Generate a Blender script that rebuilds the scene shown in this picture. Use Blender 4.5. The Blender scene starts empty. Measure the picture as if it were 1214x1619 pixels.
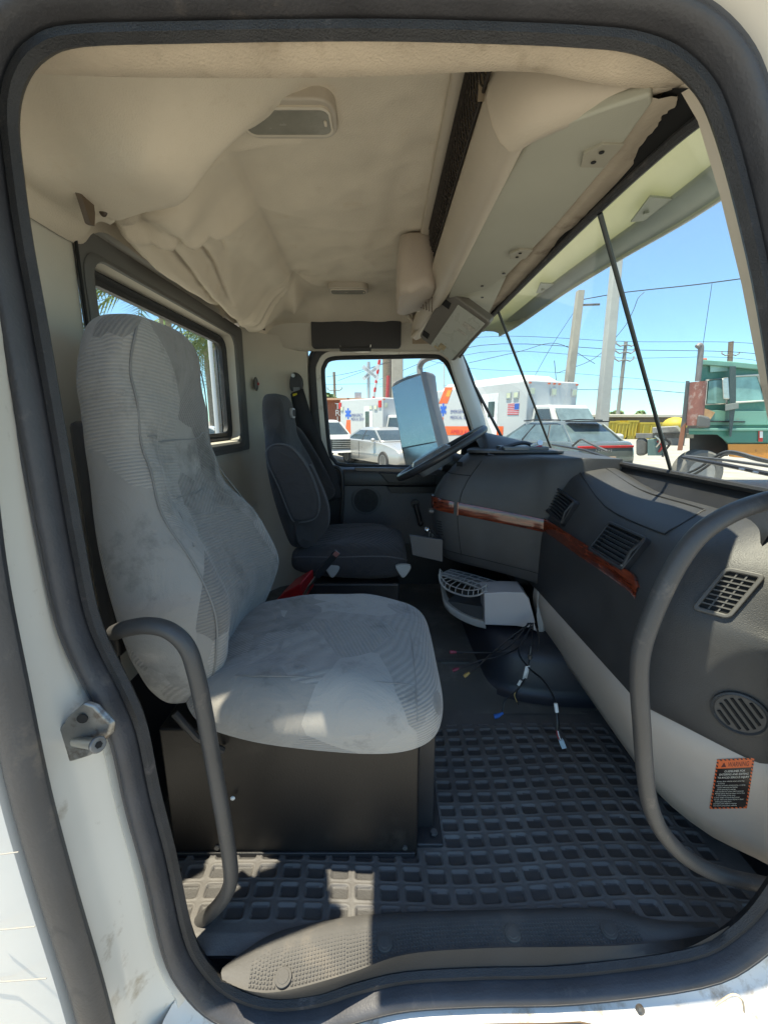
import bpy, math, random
import numpy as np
from mathutils import Vector, Matrix
R = math.radians
random.seed(7)
scene = bpy.context.scene
COL = scene.collection
H = 1.70                    # camera height above the yard
F = 655.0                   # focal length in pixels of a 1214 x 1619 frame
PITCH = R(12.4)
# ---------------- camera, sky, sun, exposure ----------------
cd = bpy.data.cameras.new('camera')
cam = bpy.data.objects.new('camera', cd); COL.objects.link(cam)
cam.location = (0, 0, H); cam.rotation_euler = (R(90) - PITCH, 0, 0)
cd.sensor_fit = 'VERTICAL'; cd.sensor_height = 24.0; cd.sensor_width = 18.0
cd.lens = F / 1619 * 24.0
cd.clip_start = 0.02; cd.clip_end = 3000
scene.camera = cam
SUN_TRAVEL = Vector((0.20, 0.138, -1.0)).normalized()     # where the light goes
world = bpy.data.worlds.new("World"); scene.world = world; world.use_nodes = True
wn = world.node_tree; bg = wn.nodes['Background']
sky = wn.nodes.new('ShaderNodeTexSky'); sky.sky_type = 'NISHITA'; sky.sun_disc = False
to_sun = -SUN_TRAVEL
sky.sun_elevation = math.asin(to_sun.z)
sky.sun_rotation = math.atan2(to_sun.x, to_sun.y)
sky.altitude = 1500; sky.air_density = 1.0; sky.dust_density = 0.0; sky.ozone_density = 1.5
wtc = wn.nodes.new('ShaderNodeTexCoord'); wsp = wn.nodes.new('ShaderNodeSeparateXYZ'); wn.links.new(wtc.outputs['Generated'], wsp.inputs[0])
wr_ = wn.nodes.new('ShaderNodeValToRGB'); wr_.color_ramp.elements[0].position = 0.0; wr_.color_ramp.elements[0].color = (.36, .56, .66, 1); wr_.color_ramp.elements[1].position = .62; wr_.color_ramp.elements[1].color = (1, 1, 1, 1)
wn.links.new(wsp.outputs['Z'], wr_.inputs[0]); wmx = wn.nodes.new('ShaderNodeMix'); wmx.data_type = 'RGBA'; wmx.blend_type = 'MULTIPLY'; wmx.inputs[0].default_value = 1
wn.links.new(sky.outputs[0], wmx.inputs[6]); wn.links.new(wr_.outputs[0], wmx.inputs[7]); wn.links.new(wmx.outputs[2], bg.inputs[0]); bg.inputs[1].default_value = 0.135
sd = bpy.data.lights.new('sun', 'SUN'); sd.energy = 4.0; sd.angle = R(0.5); sd.color = (1, .93, .82)
so = bpy.data.objects.new('sun', sd); COL.objects.link(so)
so.rotation_euler = SUN_TRAVEL.to_track_quat('-Z', 'Y').to_euler(); so.location = (-6, -2, 12)
vs = scene.view_settings; vs.view_transform = 'Standard'; vs.look = 'None'; vs.gamma = 1; vs.exposure = 1.55
vs.use_white_balance = True; vs.white_balance_temperature = 7150; vs.white_balance_tint = 4
scene.render.engine = 'CYCLES'
scene.cycles.max_bounces = 10; scene.cycles.diffuse_bounces = 6; scene.cycles.transparent_max_bounces = 16
scene.cycles.use_denoising = True
scene.cycles.sample_clamp_indirect = 4.0
scene.cycles.caustics_reflective = False; scene.cycles.caustics_refractive = False

# ---------------- pixel to place (camera-relative metres) ----------------
CP, SP = math.cos(PITCH), math.sin(PITCH)
def ray(u, v):
    a = (u - 607) / F; b = (809.5 - v) / F
    return Vector((a, CP + b * SP, -SP + b * CP))
def P(u, v, Y=None, X=None, Z=None):
    d = ray(u, v)
    if Y is not None: return d * (Y / d.y)
    if X is not None: return d * (X / d.x)
    return d * (Z / d.z)

# ---------------- materials ----------------
def lin(c): return tuple(((x / 255) / 12.92 if x / 255 <= .04045 else ((x / 255 + .055) / 1.055) ** 2.4) for x in c)
MATS = {}
def mat(name, color, rough=.6, var=.12, scale=8, bump=.0, bscale=200, metal=0, dirt=None, dscale=3, dthr=.58, spec=.5, alpha=None, emit=None, coat=0, sheen=0):
    if name in MATS: return MATS[name]
    m = bpy.data.materials.new(name); m.use_nodes = True; MATS[name] = m
    nt = m.node_tree; N = nt.nodes; L = nt.links; b = N['Principled BSDF']
    b.inputs['Roughness'].default_value = rough; b.inputs['Metallic'].default_value = metal
    b.inputs['Specular IOR Level'].default_value = spec
    if coat: b.inputs['Coat Weight'].default_value = coat; b.inputs['Coat Roughness'].default_value = .08
    if sheen: b.inputs['Sheen Weight'].default_value = sheen
    tc = N.new('ShaderNodeTexCoord')
    nz = N.new('ShaderNodeTexNoise'); nz.inputs['Scale'].default_value = scale; nz.inputs['Detail'].default_value = 6
    L.new(tc.outputs['Object'], nz.inputs['Vector'])
    mr = N.new('ShaderNodeMapRange'); mr.inputs[1].default_value = .25; mr.inputs[2].default_value = .75
    mr.inputs[3].default_value = 1 - var; mr.inputs[4].default_value = 1 + var
    L.new(nz.outputs['Fac'], mr.inputs[0])
    mx = N.new('ShaderNodeMix'); mx.data_type = 'RGBA'; mx.blend_type = 'MULTIPLY'; mx.inputs[0].default_value = 1
    mx.inputs[6].default_value = (*color, 1); L.new(mr.outputs[0], mx.inputs[7])
    out = mx.outputs[2]
    if dirt:
        n2 = N.new('ShaderNodeTexNoise'); n2.inputs['Scale'].default_value = dscale; n2.inputs['Detail'].default_value = 9; n2.inputs['Roughness'].default_value = .65
        L.new(tc.outputs['Object'], n2.inputs['Vector'])
        r2 = N.new('ShaderNodeMapRange'); r2.inputs[1].default_value = dthr; r2.inputs[2].default_value = dthr + .14
        L.new(n2.outputs['Fac'], r2.inputs[0])
        m2 = N.new('ShaderNodeMix'); m2.data_type = 'RGBA'; L.new(r2.outputs[0], m2.inputs[0])
        L.new(out, m2.inputs[6]); m2.inputs[7].default_value = (*dirt, 1); out = m2.outputs[2]
    L.new(out, b.inputs['Base Color'])
    rr = N.new('ShaderNodeMapRange'); rr.inputs[3].default_value = max(0, rough - .07); rr.inputs[4].default_value = min(1, rough + .07)
    L.new(nz.outputs['Fac'], rr.inputs[0]); L.new(rr.outputs[0], b.inputs['Roughness'])
    if bump:
        n3 = N.new('ShaderNodeTexNoise'); n3.inputs['Scale'].default_value = bscale; n3.inputs['Detail'].default_value = 3
        L.new(tc.outputs['Object'], n3.inputs['Vector'])
        bp = N.new('ShaderNodeBump'); bp.inputs['Strength'].default_value = bump; bp.inputs['Distance'].default_value = .002
        L.new(n3.outputs['Fac'], bp.inputs['Height']); L.new(bp.outputs[0], b.inputs['Normal'])
    if emit: b.inputs['Emission Color'].default_value = (*color, 1); b.inputs['Emission Strength'].default_value = emit
    return m
def glass(name, tint=(1, 1, 1), refl=1.0, dust=0.0, dcol=(.75, .75, .72), rough=.0):
    if name in MATS: return MATS[name]
    m = bpy.data.materials.new(name); m.use_nodes = True; MATS[name] = m
    nt = m.node_tree; N = nt.nodes; L = nt.links; N.remove(N['Principled BSDF']); o = N['Material Output']
    t = N.new('ShaderNodeBsdfTransparent'); t.inputs[0].default_value = (*tint, 1)
    g = N.new('ShaderNodeBsdfGlossy'); g.inputs['Roughness'].default_value = rough
    fr = N.new('ShaderNodeFresnel'); fr.inputs['IOR'].default_value = 1.3
    mm = N.new('ShaderNodeMath'); mm.operation = 'MULTIPLY'; mm.inputs[1].default_value = refl; L.new(fr.outputs[0], mm.inputs[0])
    mx = N.new('ShaderNodeMixShader'); L.new(mm.outputs[0], mx.inputs[0]); L.new(t.outputs[0], mx.inputs[1]); L.new(g.outputs[0], mx.inputs[2])
    last = mx.outputs[0]
    if dust:
        d = N.new('ShaderNodeBsdfDiffuse'); d.inputs[0].default_value = (*dcol, 1)
        tc = N.new('ShaderNodeTexCoord'); nz = N.new('ShaderNodeTexNoise'); nz.inputs['Scale'].default_value = 4; nz.inputs['Detail'].default_value = 10; nz.inputs['Roughness'].default_value = .7
        L.new(tc.outputs['Object'], nz.inputs['Vector'])
        mr = N.new('ShaderNodeMapRange'); mr.inputs[1].default_value = .35; mr.inputs[2].default_value = .8; mr.inputs[3].default_value = dust * .3; mr.inputs[4].default_value = dust * 2
        L.new(nz.outputs['Fac'], mr.inputs[0])
        m2 = N.new('ShaderNodeMixShader'); L.new(mr.outputs[0], m2.inputs[0]); L.new(last, m2.inputs[1]); L.new(d.outputs[0], m2.inputs[2]); last = m2.outputs[0]
    L.new(last, o.inputs[0]); return m

# ---------------- mesh building ----------------
def cr(pts, n=6, closed=False):
    """Catmull-Rom through points."""
    pts = [Vector(p) for p in pts]; out = []; k = len(pts)
    rng = range(k) if closed else range(k - 1)
    for i in rng:
        p0 = pts[(i - 1) % k] if (closed or i > 0) else pts[0] * 2 - pts[1]
        p1 = pts[i]; p2 = pts[(i + 1) % k]
        p3 = pts[(i + 2) % k] if (closed or i + 2 < k) else p2 * 2 - p1
        for j in range(n):
            t = j / n
            out.append(.5 * ((2 * p1) + (-p0 + p2) * t + (2 * p0 - 5 * p1 + 4 * p2 - p3) * t * t + (-p0 + 3 * p1 - 3 * p2 + p3) * t ** 3))
    if not closed: out.append(pts[-1].copy())
    return out
def rrect(w, h, r, n=5, cx=0, cy=0):
    out = []
    for (sx, sy, a0) in ((1, 1, 0), (-1, 1, 90), (-1, -1, 180), (1, -1, 270)):
        for i in range(n + 1):
            a = R(a0 + 90 * i / n)
            out.append((cx + sx * (w / 2 - r) + r * math.cos(a), cy + sy * (h / 2 - r) + r * math.sin(a)))
    return out
ORG = {}
class MB:
    def __init__(s): s.v = []; s.f = []; s.m = []; s.cm = 0
    def add(s, vs, fs):
        o = len(s.v); s.v += [Vector(p) for p in vs]
        s.f += [tuple(o + i for i in f) for f in fs]; s.m += [s.cm] * len(fs); return s
    def mi(s, i): s.cm = i; return s
    def box(s, x0, x1, y0, y1, z0, z1):
        vs = [(x, y, z) for x in (x0, x1) for y in (y0, y1) for z in (z0, z1)]
        return s.add(vs, [(0, 1, 3, 2), (4, 6, 7, 5), (0, 4, 5, 1), (2, 3, 7, 6), (0, 2, 6, 4), (1, 5, 7, 3)])
    def obox(s, c, ax, ay, az):
        c = Vector(c); ax = Vector(ax); ay = Vector(ay); az = Vector(az)
        vs = [c + ax * i + ay * j + az * k for i in (-1, 1) for j in (-1, 1) for k in (-1, 1)]
        return s.add(vs, [(0, 1, 3, 2), (4, 6, 7, 5), (0, 4, 5, 1), (2, 3, 7, 6), (0, 2, 6, 4), (1, 5, 7, 3)])
    def tube(s, pts, r, seg=10, closed=False, caps=True, flat=None, up=None):
        pts = [Vector(p) for p in pts]; k = len(pts); rings = []
        prev = Vector(up) if up else None
        for i, p in enumerate(pts):
            if closed: t = pts[(i + 1) % k] - pts[i - 1]
            else: t = pts[min(i + 1, k - 1)] - pts[max(i - 1, 0)]
            if t.length < 1e-9: t = Vector((0, 0, 1))
            t.normalize()
            if prev is None: prev = Vector((0, 0, 1)) if abs(t.z) < .9 else Vector((1, 0, 0))
            u = (Vector(up) if up else prev); u = u - t * u.dot(t)
            if u.length < 1e-6: u = t.orthogonal()
            u.normalize(); prev = u; w = t.cross(u)
            rr = r[i] if isinstance(r, (list, tuple)) else r
            fl = flat or 1
            rings.append([p + u * math.cos(2 * math.pi * j / seg) * rr * fl + w * math.sin(2 * math.pi * j / seg) * rr for j in range(seg)])
        return s.loft(rings, loop=closed, caps=caps and not closed)
    def loft(s, rings, loop=False, caps=True, close=True):
        k = len(rings); n = len(rings[0]); vs = [p for r in rings for p in r]; fs = []
        for i in range(k if loop else k - 1):
            a = i * n; b = ((i + 1) % k) * n
            for j in range(n if close else n - 1):
                fs.append((a + j, a + (j + 1) % n, b + (j + 1) % n, b + j))
        if caps and close:
            fs.append(tuple(range(n))[::-1]); fs.append(tuple((k - 1) * n + j for j in range(n)))
        return s.add(vs, fs)
    def grid(s, rows): return s.loft(rows, caps=False, close=False)
    def prism(s, pts, d):
        """closed outline (3-D points) extruded by vector d"""
        d = Vector(d); n = len(pts); a = [Vector(p) for p in pts]
        s.add(a + [p + d for p in a], [tuple(range(n))[::-1], tuple(range(n, 2 * n))] + [(i, (i + 1) % n, n + (i + 1) % n, n + i) for i in range(n)])
        return s
    def quad(s, *p): return s.add(p, [tuple(range(len(p)))])
    def frame(s, outer, inner, d):
        """ring between two outlines with same count, extruded by d"""
        d = Vector(d); n = len(outer)
        rings = [[Vector(p) for p in outer], [Vector(p) + d for p in outer], [Vector(p) + d for p in inner], [Vector(p) for p in inner]]
        return s.loft(rings, loop=True, caps=False)
    def disc(s, c, nrm, r, th=.0, seg=20, r2=None):
        c = Vector(c); nrm = Vector(nrm).normalized(); u = nrm.orthogonal().normalized(); w = nrm.cross(u)
        ring = [c + u * r * math.cos(2 * math.pi * i / seg) + w * r * math.sin(2 * math.pi * i / seg) for i in range(seg)]
        if th: return s.prism(ring, nrm * th)
        return s.add(ring, [tuple(range(seg))])
    def ball(s, c, rx, ry=None, rz=None, n=10, m=14):
        ry = ry or rx; rz = rz or rx; c = Vector(c); rings = []
        for i in range(n + 1):
            a = math.pi * (i + .02) / (n + .04)
            rings.append([c + Vector((rx * math.sin(a) * math.cos(2 * math.pi * j / m), ry * math.sin(a) * math.sin(2 * math.pi * j / m), rz * math.cos(a))) for j in range(m)])
        return s.loft(rings)
    def text(s, body, size, o, right, up, ext=.0, align='LEFT', sx=1):
        cu = bpy.data.curves.new('t', 'FONT'); cu.body = body; cu.size = size; cu.align_x = align; cu.extrude = ext; cu.resolution_u = 2
        ob = bpy.data.objects.new('t', cu); me = bpy.data.meshes.new_from_object(ob)
        right = Vector(right).normalized(); up = Vector(up).normalized(); n = right.cross(up); o = Vector(o)
        s.add([o + right * v.co.x * sx + up * v.co.y + n * v.co.z for v in me.vertices], [tuple(p.vertices) for p in me.polygons])
        bpy.data.objects.remove(ob); bpy.data.curves.remove(cu); bpy.data.meshes.remove(me); return s
    def xf(s, M):
        s.v = [M @ p for p in s.v]; return s
    def build(s, name, mats, parent=None, bevel=0, seg=2, smooth=True, sub=0, local=False, solid=0, ang=38, tag=None, rnd=True):
        if not isinstance(mats, (list, tuple)): mats = [mats]
        if local: off = Vector((0, 0, 0))
        elif parent is not None: off = ORG.get(parent.name, Vector((0, 0, 0)))
        else:
            xs = [p.x for p in s.v]; ys = [p.y for p in s.v]; zs = [p.z for p in s.v]
            off = Vector(((min(xs) + max(xs)) / 2, (min(ys) + max(ys)) / 2, min(zs)))
        me = bpy.data.meshes.new(name)
        me.from_pydata([tuple(p - off) for p in s.v], [], s.f)
        for m in mats: me.materials.append(m)
        me.polygons.foreach_set('material_index', s.m)
        me.validate(); 
        if smooth:
            me.polygons.foreach_set('use_smooth', [True] * len(me.polygons))
            me.set_sharp_from_angle(angle=R(ang))
        me.update()
        o = bpy.data.objects.new(name, me); COL.objects.link(o)
        if parent is not None: o.parent = parent; ORG[o.name] = off
        else: o.location = off + Vector((0, 0, H)) if not local else (0, 0, 0); ORG[o.name] = off
        if sub:
            q = o.modifiers.new('s', 'SUBSURF'); q.levels = sub; q.render_levels = sub
        if solid:
            q = o.modifiers.new('t', 'SOLIDIFY'); q.thickness = solid; q.offset = 0
        if bevel:
            q = o.modifiers.new('b', 'BEVEL'); q.width = bevel; q.segments = seg; q.limit_method = 'ANGLE'; q.angle_limit = R(35); q.harden_normals = True
        if tag: TAG(o, **tag)
        return o
def TAG(o, label=None, cat=None, group=None, kind=None):
    if label: o['label'] = label
    if cat: o['category'] = cat
    if group: o['group'] = group
    if kind: o['kind'] = kind
    return o
def thing(name, label, cat, loc=(0, 0, 0), rz=0, group=None, ground=False):
    """loc is camera-relative"""
    o = bpy.data.objects.new(name, None); COL.objects.link(o); o.empty_display_size = .1
    loc = Vector(loc); o.location = loc + Vector((0, 0, H)); o.rotation_euler = (0, 0, rz)
    ORG[o.name] = loc; TAG(o, label, cat, group); return o
def fixn(o):
    import bmesh
    bm = bmesh.new(); bm.from_mesh(o.data); bmesh.ops.recalc_face_normals(bm, faces=bm.faces); bm.to_mesh(o.data); bm.free(); return o
# ---------------- the materials of the cab ----------------
beige = mat('headliner_cloth', (.66, .59, .48), .95, .10, 5, .55, 380, dirt=(.60, .51, .39), dscale=9, dthr=.60)
beige2 = mat('beige_plastic', (.62, .55, .45), .6, .08, 7, .15, 350, dirt=(.36, .31, .25), dscale=9, dthr=.62)
wallm = mat('rear_wall_vinyl', (.52, .49, .42), .75, .08, 4, .2, 300, dirt=(.27, .24, .2), dscale=11, dthr=.68)
darkpan = mat('dark_grey_panel', (.115, .115, .11), .6, .1, 6, .2, 400)
greygreen = mat('console_lid_grey', (.37, .365, .30), .65, .06, 5, .2, 400, dirt=(.42, .41, .35), dscale=6, dthr=.6)
dash = mat('dash_charcoal', (.044, .044, .045), .48, .2, 9, .4, 420, dirt=(.075, .073, .070), dscale=6, dthr=.60)
dash2 = mat('dash_top_charcoal', (.050, .050, .052), .5, .18, 9, .4, 420, dirt=(.12, .12, .12), dscale=5, dthr=.58)
blackp = mat('black_plastic', (.022, .022, .024), .42, .2, 12, .15, 300)
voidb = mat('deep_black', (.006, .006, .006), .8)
rubber = mat('seal_rubber', (.050, .050, .056), .50, .25, 14, .35, 260, dirt=(.11, .10, .095), dscale=16, dthr=.60)
rubber2 = mat('inner_seal_rubber', (.026, .026, .028), .55, .3, 20, .7, 500, dirt=(.09, .08, .08), dscale=22, dthr=.60)
white = mat('white_paint', (.67, .635, .565), .32, .05, 5, .05, 60, dirt=(.40, .34, .26), dscale=16, dthr=.60, coat=.3)
whitein = mat('pillar_paint', (.62, .62, .58), .5, .05, 5, .08, 90)
lowerbeige = mat('lower_dash_plastic', (.47, .405, .345), .45, .07, 6, .2, 300, dirt=(.38, .34, .29), dscale=7, dthr=.62)
trayg = mat('tray_grey', (.40, .39, .37), .6, .1, 8, .2, 300)
boxbrown = mat('seat_box_brown', (.010, .008, .007), .45, .2, 5, .2, 200, dirt=(.030, .025, .021), dscale=6, dthr=.6)
chrome = mat('worn_steel', (.55, .54, .51), .3, .15, 20, .1, 90, metal=1)
darksteel = mat('dark_steel', (.14, .14, .14), .45, .3, 15, .2, 90, metal=.6, dirt=(.10, .07, .05), dscale=20)
handle_m = mat('handle_coating', (.050, .049, .049), .48, .12, 14, .25, 500, dirt=(.13, .11, .095), dscale=18, dthr=.60)
red = mat('red_plastic', (.35, .012, .015), .4, .2)
maroon = mat('maroon_plug', (.22, .02, .05), .4)
blue = mat('blue_plug', (.01, .10, .38), .4)
yellowm = mat('yellow_tag', (.72, .60, .05), .5)
tan = mat('tan_plug', (.5, .33, .1), .5)
whitep = mat('white_plastic', (.75, .75, .72), .4)
mirrorg = mat('mirror_glass', (.62, .67, .66), .06, .1, 3, 0, metal=1)
mirrorback = mat('mirror_housing', (.14, .14, .15), .4, .1)
belt = mat('belt_webbing', (.018, .018, .02), .8, .1, 40, .5, 900)
lens = mat('lamp_lens', (.25, .24, .20), .25, .1, 30, .3, 120)
asphalt = mat('yard_asphalt', (.31, .29, .255), .9, .25, 1.5, .5, 60, dirt=(.40, .37, .32), dscale=.5, dthr=.55)

def seat_cloth(name, c1, c2, sc, rib, sheen=.3, stain=True, bstr=.5):
    """velour cut into angular patches, each patch with its own rib direction"""
    m = bpy.data.materials.new(name); m.use_nodes = True; nt = m.node_tree; N = nt.nodes; L = nt.links; b = N['Principled BSDF']
    b.inputs['Roughness'].default_value = .9; b.inputs['Sheen Weight'].default_value = sheen; b.inputs['Specular IOR Level'].default_value = .2
    tc = N.new('ShaderNodeTexCoord'); mp = N.new('ShaderNodeMapping'); mp.inputs['Scale'].default_value = (1, .9, .62); mp.inputs['Rotation'].default_value = (.3, .5, .2)
    L.new(tc.outputs['Object'], mp.inputs[0])
    nz = N.new('ShaderNodeTexNoise'); nz.inputs['Scale'].default_value = 3; L.new(mp.outputs[0], nz.inputs['Vector'])
    ad = N.new('ShaderNodeMix'); ad.data_type = 'RGBA'; ad.blend_type = 'LINEAR_LIGHT'; ad.inputs[0].default_value = .05
    L.new(mp.outputs[0], ad.inputs[6]); L.new(nz.outputs['Color'], ad.inputs[7])
    vo = N.new('ShaderNodeTexVoronoi'); vo.inputs['Scale'].default_value = sc; vo.distance = 'MANHATTAN' ; L.new(ad.outputs[2], vo.inputs['Vector'])
    sp = N.new('ShaderNodeSeparateColor'); L.new(vo.outputs['Color'], sp.inputs[0])
    # three rib waves chosen by patch
    def wave(rot, s):
        mm = N.new('ShaderNodeMapping'); mm.inputs['Rotation'].default_value = rot; L.new(tc.outputs['Object'], mm.inputs[0])
        w = N.new('ShaderNodeTexWave'); w.inputs['Scale'].default_value = s; w.bands_direction = 'Z'; w.inputs['Distortion'].default_value = .6; w.inputs['Detail'].default_value = 1; w.inputs['Detail Scale'].default_value = 3
        L.new(mm.outputs[0], w.inputs['Vector']); return w.outputs['Fac']
    wa = wave((.1, .15, 0), rib); wb = wave((.75, .4, .2), rib * 1.15); wc = wave((-.6, .9, 0), rib * .9)
    def gt(sock, t):
        g = N.new('ShaderNodeMath'); g.operation = 'GREATER_THAN'; g.inputs[1].default_value = t; L.new(sock, g.inputs[0]); return g.outputs[0]
    m1 = N.new('ShaderNodeMix'); L.new(gt(sp.outputs[0], .45), m1.inputs[0]); L.new(wa, m1.inputs[2]); L.new(wb, m1.inputs[3])
    m2 = N.new('ShaderNodeMix'); L.new(gt(sp.outputs[0], .72), m2.inputs[0]); L.new(m1.outputs[0], m2.inputs[2]); L.new(wc, m2.inputs[3])
    # only some patches are ribbed
    on = gt(sp.outputs[1], .42)
    rb = N.new('ShaderNodeMath'); rb.operation = 'MULTIPLY'; L.new(m2.outputs[0], rb.inputs[0]); L.new(on, rb.inputs[1])
    tone = N.new('ShaderNodeMapRange'); L.new(sp.outputs[2], tone.inputs[0]); tone.inputs[3].default_value = 0; tone.inputs[4].default_value = 1
    mc = N.new('ShaderNodeMix'); mc.data_type = 'RGBA'; mc.inputs[6].default_value = (*c1, 1); mc.inputs[7].default_value = (*c2, 1); L.new(tone.outputs[0], mc.inputs[0])
    rr = N.new('ShaderNodeMapRange'); rr.inputs[3].default_value = 1; rr.inputs[4].default_value = .84; L.new(rb.outputs[0], rr.inputs[0])
    mm = N.new('ShaderNodeMix'); mm.data_type = 'RGBA'; mm.blend_type = 'MULTIPLY'; mm.inputs[0].default_value = 1
    L.new(mc.outputs[2], mm.inputs[6]); L.new(rr.outputs[0], mm.inputs[7]); out = mm.outputs[2]
    if stain:
        n2 = N.new('ShaderNodeTexNoise'); n2.inputs['Scale'].default_value = 7; n2.inputs['Detail'].default_value = 10; n2.inputs['Roughness'].default_value = .7; L.new(tc.outputs['Object'], n2.inputs['Vector'])
        r2 = N.new('ShaderNodeMapRange'); r2.inputs[1].default_value = .52; r2.inputs[2].default_value = .68; r2.inputs[3].default_value = 1; r2.inputs[4].default_value = .50; L.new(n2.outputs['Fac'], r2.inputs[0])
        m3 = N.new('ShaderNodeMix'); m3.data_type = 'RGBA'; m3.blend_type = 'MULTIPLY'; m3.inputs[0].default_value = 1; L.new(out, m3.inputs[6]); L.new(r2.outputs[0], m3.inputs[7]); out = m3.outputs[2]
    L.new(out, b.inputs['Base Color'])
    fz = N.new('ShaderNodeTexNoise'); fz.inputs['Scale'].default_value = 600; L.new(tc.outputs['Object'], fz.inputs['Vector'])
    wr = N.new('ShaderNodeTexNoise'); wr.inputs['Scale'].default_value = 6; wr.inputs['Distortion'].default_value = 1.6; wr.inputs['Detail'].default_value = 4; L.new(tc.outputs['Object'], wr.inputs['Vector'])
    sm = N.new('ShaderNodeMath'); sm.operation = 'ADD'; L.new(rb.outputs[0], sm.inputs[0])
    f2 = N.new('ShaderNodeMath'); f2.operation = 'MULTIPLY'; f2.inputs[1].default_value = .6; L.new(fz.outputs['Fac'], f2.inputs[0]); L.new(f2.outputs[0], sm.inputs[1])
    s2 = N.new('ShaderNodeMath'); s2.operation = 'MULTIPLY_ADD'; s2.inputs[1].default_value = 9; L.new(wr.outputs['Fac'], s2.inputs[0]); L.new(sm.outputs[0], s2.inputs[2])
    bp = N.new('ShaderNodeBump'); bp.inputs['Strength'].default_value = bstr; bp.inputs['Distance'].default_value = .0022; L.new(s2.outputs[0], bp.inputs['Height']); L.new(bp.outputs[0], b.inputs['Normal'])
    MATS[name] = m; return m
cloth = seat_cloth('grey_seat_velour', (.185, .177, .165), (.325, .312, .288), 5.5, 46)
cloth_b = seat_cloth('grey_seat_side_cloth', (.36, .355, .36), (.44, .435, .43), 3.0, 40, stain=False)
dcloth = seat_cloth('charcoal_seat_cloth', (.050, .048, .050), (.065, .062, .065), 4, 70, sheen=.12, stain=False, bstr=.9)
def wood_mat():
    m = bpy.data.materials.new('burl_wood_trim'); m.use_nodes = True; nt = m.node_tree; N = nt.nodes; L = nt.links; b = N['Principled BSDF']
    tc = N.new('ShaderNodeTexCoord'); mp = N.new('ShaderNodeMapping'); mp.inputs['Scale'].default_value = (6, 6, 34); L.new(tc.outputs['Object'], mp.inputs[0])
    nz = N.new('ShaderNodeTexNoise'); nz.inputs['Scale'].default_value = 2.4; nz.inputs['Detail'].default_value = 8; nz.inputs['Distortion'].default_value = 1.2; L.new(mp.outputs[0], nz.inputs['Vector'])
    cr_ = N.new('ShaderNodeValToRGB'); e = cr_.color_ramp.elements; e[0].position = .3; e[0].color = (.035, .006, .004, 1); e[1].position = .7; e[1].color = (.24, .05, .022, 1)
    L.new(nz.outputs['Fac'], cr_.inputs[0]); L.new(cr_.outputs[0], b.inputs['Base Color'])
    b.inputs['Roughness'].default_value = .16; b.inputs['Coat Weight'].default_value = .6; b.inputs['Coat Roughness'].default_value = .05
    return m
wood = wood_mat()
def mesh_net():
    m = bpy.data.materials.new('cargo_net'); m.use_nodes = True; b = m.node_tree.nodes['Principled BSDF']; b.inputs['Base Color'].default_value = (.022, .016, .012, 1); b.inputs['Roughness'].default_value = .8
    return m
netm = mesh_net()
# ---------------- setting: yard ground ----------------
g = MB(); g.quad((-600, -300, -H), (900, -300, -H), (900, 1500, -H), (-600, 1500, -H))
g.build('ground', asphalt, smooth=False, tag=dict(kind='structure'))
def to_plane_offsets(pts2, closed=True):
    """outward unit normals of a clockwise-agnostic closed 2-D path"""
    n = len(pts2); cx = sum(p[0] for p in pts2) / n; cz = sum(p[1] for p in pts2) / n; out = []
    area = sum(pts2[i][0] * pts2[(i + 1) % n][1] - pts2[(i + 1) % n][0] * pts2[i][1] for i in range(n))
    sg = 1 if area > 0 else -1
    for i in range(n):
        a = pts2[i - 2]; b = pts2[(i + 2) % n]; tx, tz = b[0] - a[0], b[1] - a[1]; l = math.hypot(tx, tz)
        out.append((tz / l * sg, -tx / l * sg))
    return out
# ---------------- the cab body (one thing, its parts) ----------------
cab = thing('truck_cab', 'white semi truck cab with its passenger doorway open, seen from outside', 'truck cab', (0, 1.5, -1.6))
OP = [(640,72),(820,77),(920,82),(990,89),(1050,110),(1095,150),(1120,200),(1150,300),(1185,450),(1210,600),(1236,800),(1255,1000),(1255,1200),(1235,1340),(1200,1412),(1150,1466),(1080,1500),(900,1524),(760,1528),(640,1535),(560,1553),(500,1572),(430,1578),(370,1558),(332,1520),(308,1470),(283,1350),(258,1250),(238,1150),(212,1085),(180,1020),(158,960),(137,850),(112,700),(82,520),(57,380),(42,270),(35,190),(45,135),(75,97),(130,80),(300,75),(480,72)]
op3 = cr([P(u, v, Y=.6) for u, v in OP], 4, True)
op = [(p.x, p.z) for p in op3]; opn = to_plane_offsets(op)
# average the normals for a smooth offset
for _ in range(3):
    q = []
    for i in range(len(opn)):
        x = opn[i - 1][0] + opn[i][0] * 2 + opn[(i + 1) % len(opn)][0]; z = opn[i - 1][1] + opn[i][1] * 2 + opn[(i + 1) % len(opn)][1]; l = math.hypot(x, z); q.append((x / l, z / l))
    opn = q
def ring(off, y):
    return [Vector((op[i][0] + opn[i][0] * off, y, op[i][1] + opn[i][1] * off)) for i in range(len(op))]
def sweep(prof, closed=True):
    """profile = list of (offset outward, y)"""
    m = MB(); rs = [ring(o, y) for o, y in prof]
    rings = [[rs[k][i] for k in range(len(prof))] for i in range(len(op))]
    m.loft(rings, loop=True, caps=False, close=closed); return m
fixn(sweep([(.004, .600), (.009, .590), (.018, .590), (.022, .598), (.022, .612), (.012, .612)]).build('inner_door_seal', rubber2, cab, ang=60))
fixn(sweep([(.023, .604), (.024, .578), (.028, .567), (.034, .562), (.039, .563), (.042, .566), (.045, .564), (.049, .570), (.052, .585), (.052, .605)]).build('outer_door_seal', rubber, cab, ang=60))
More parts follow.
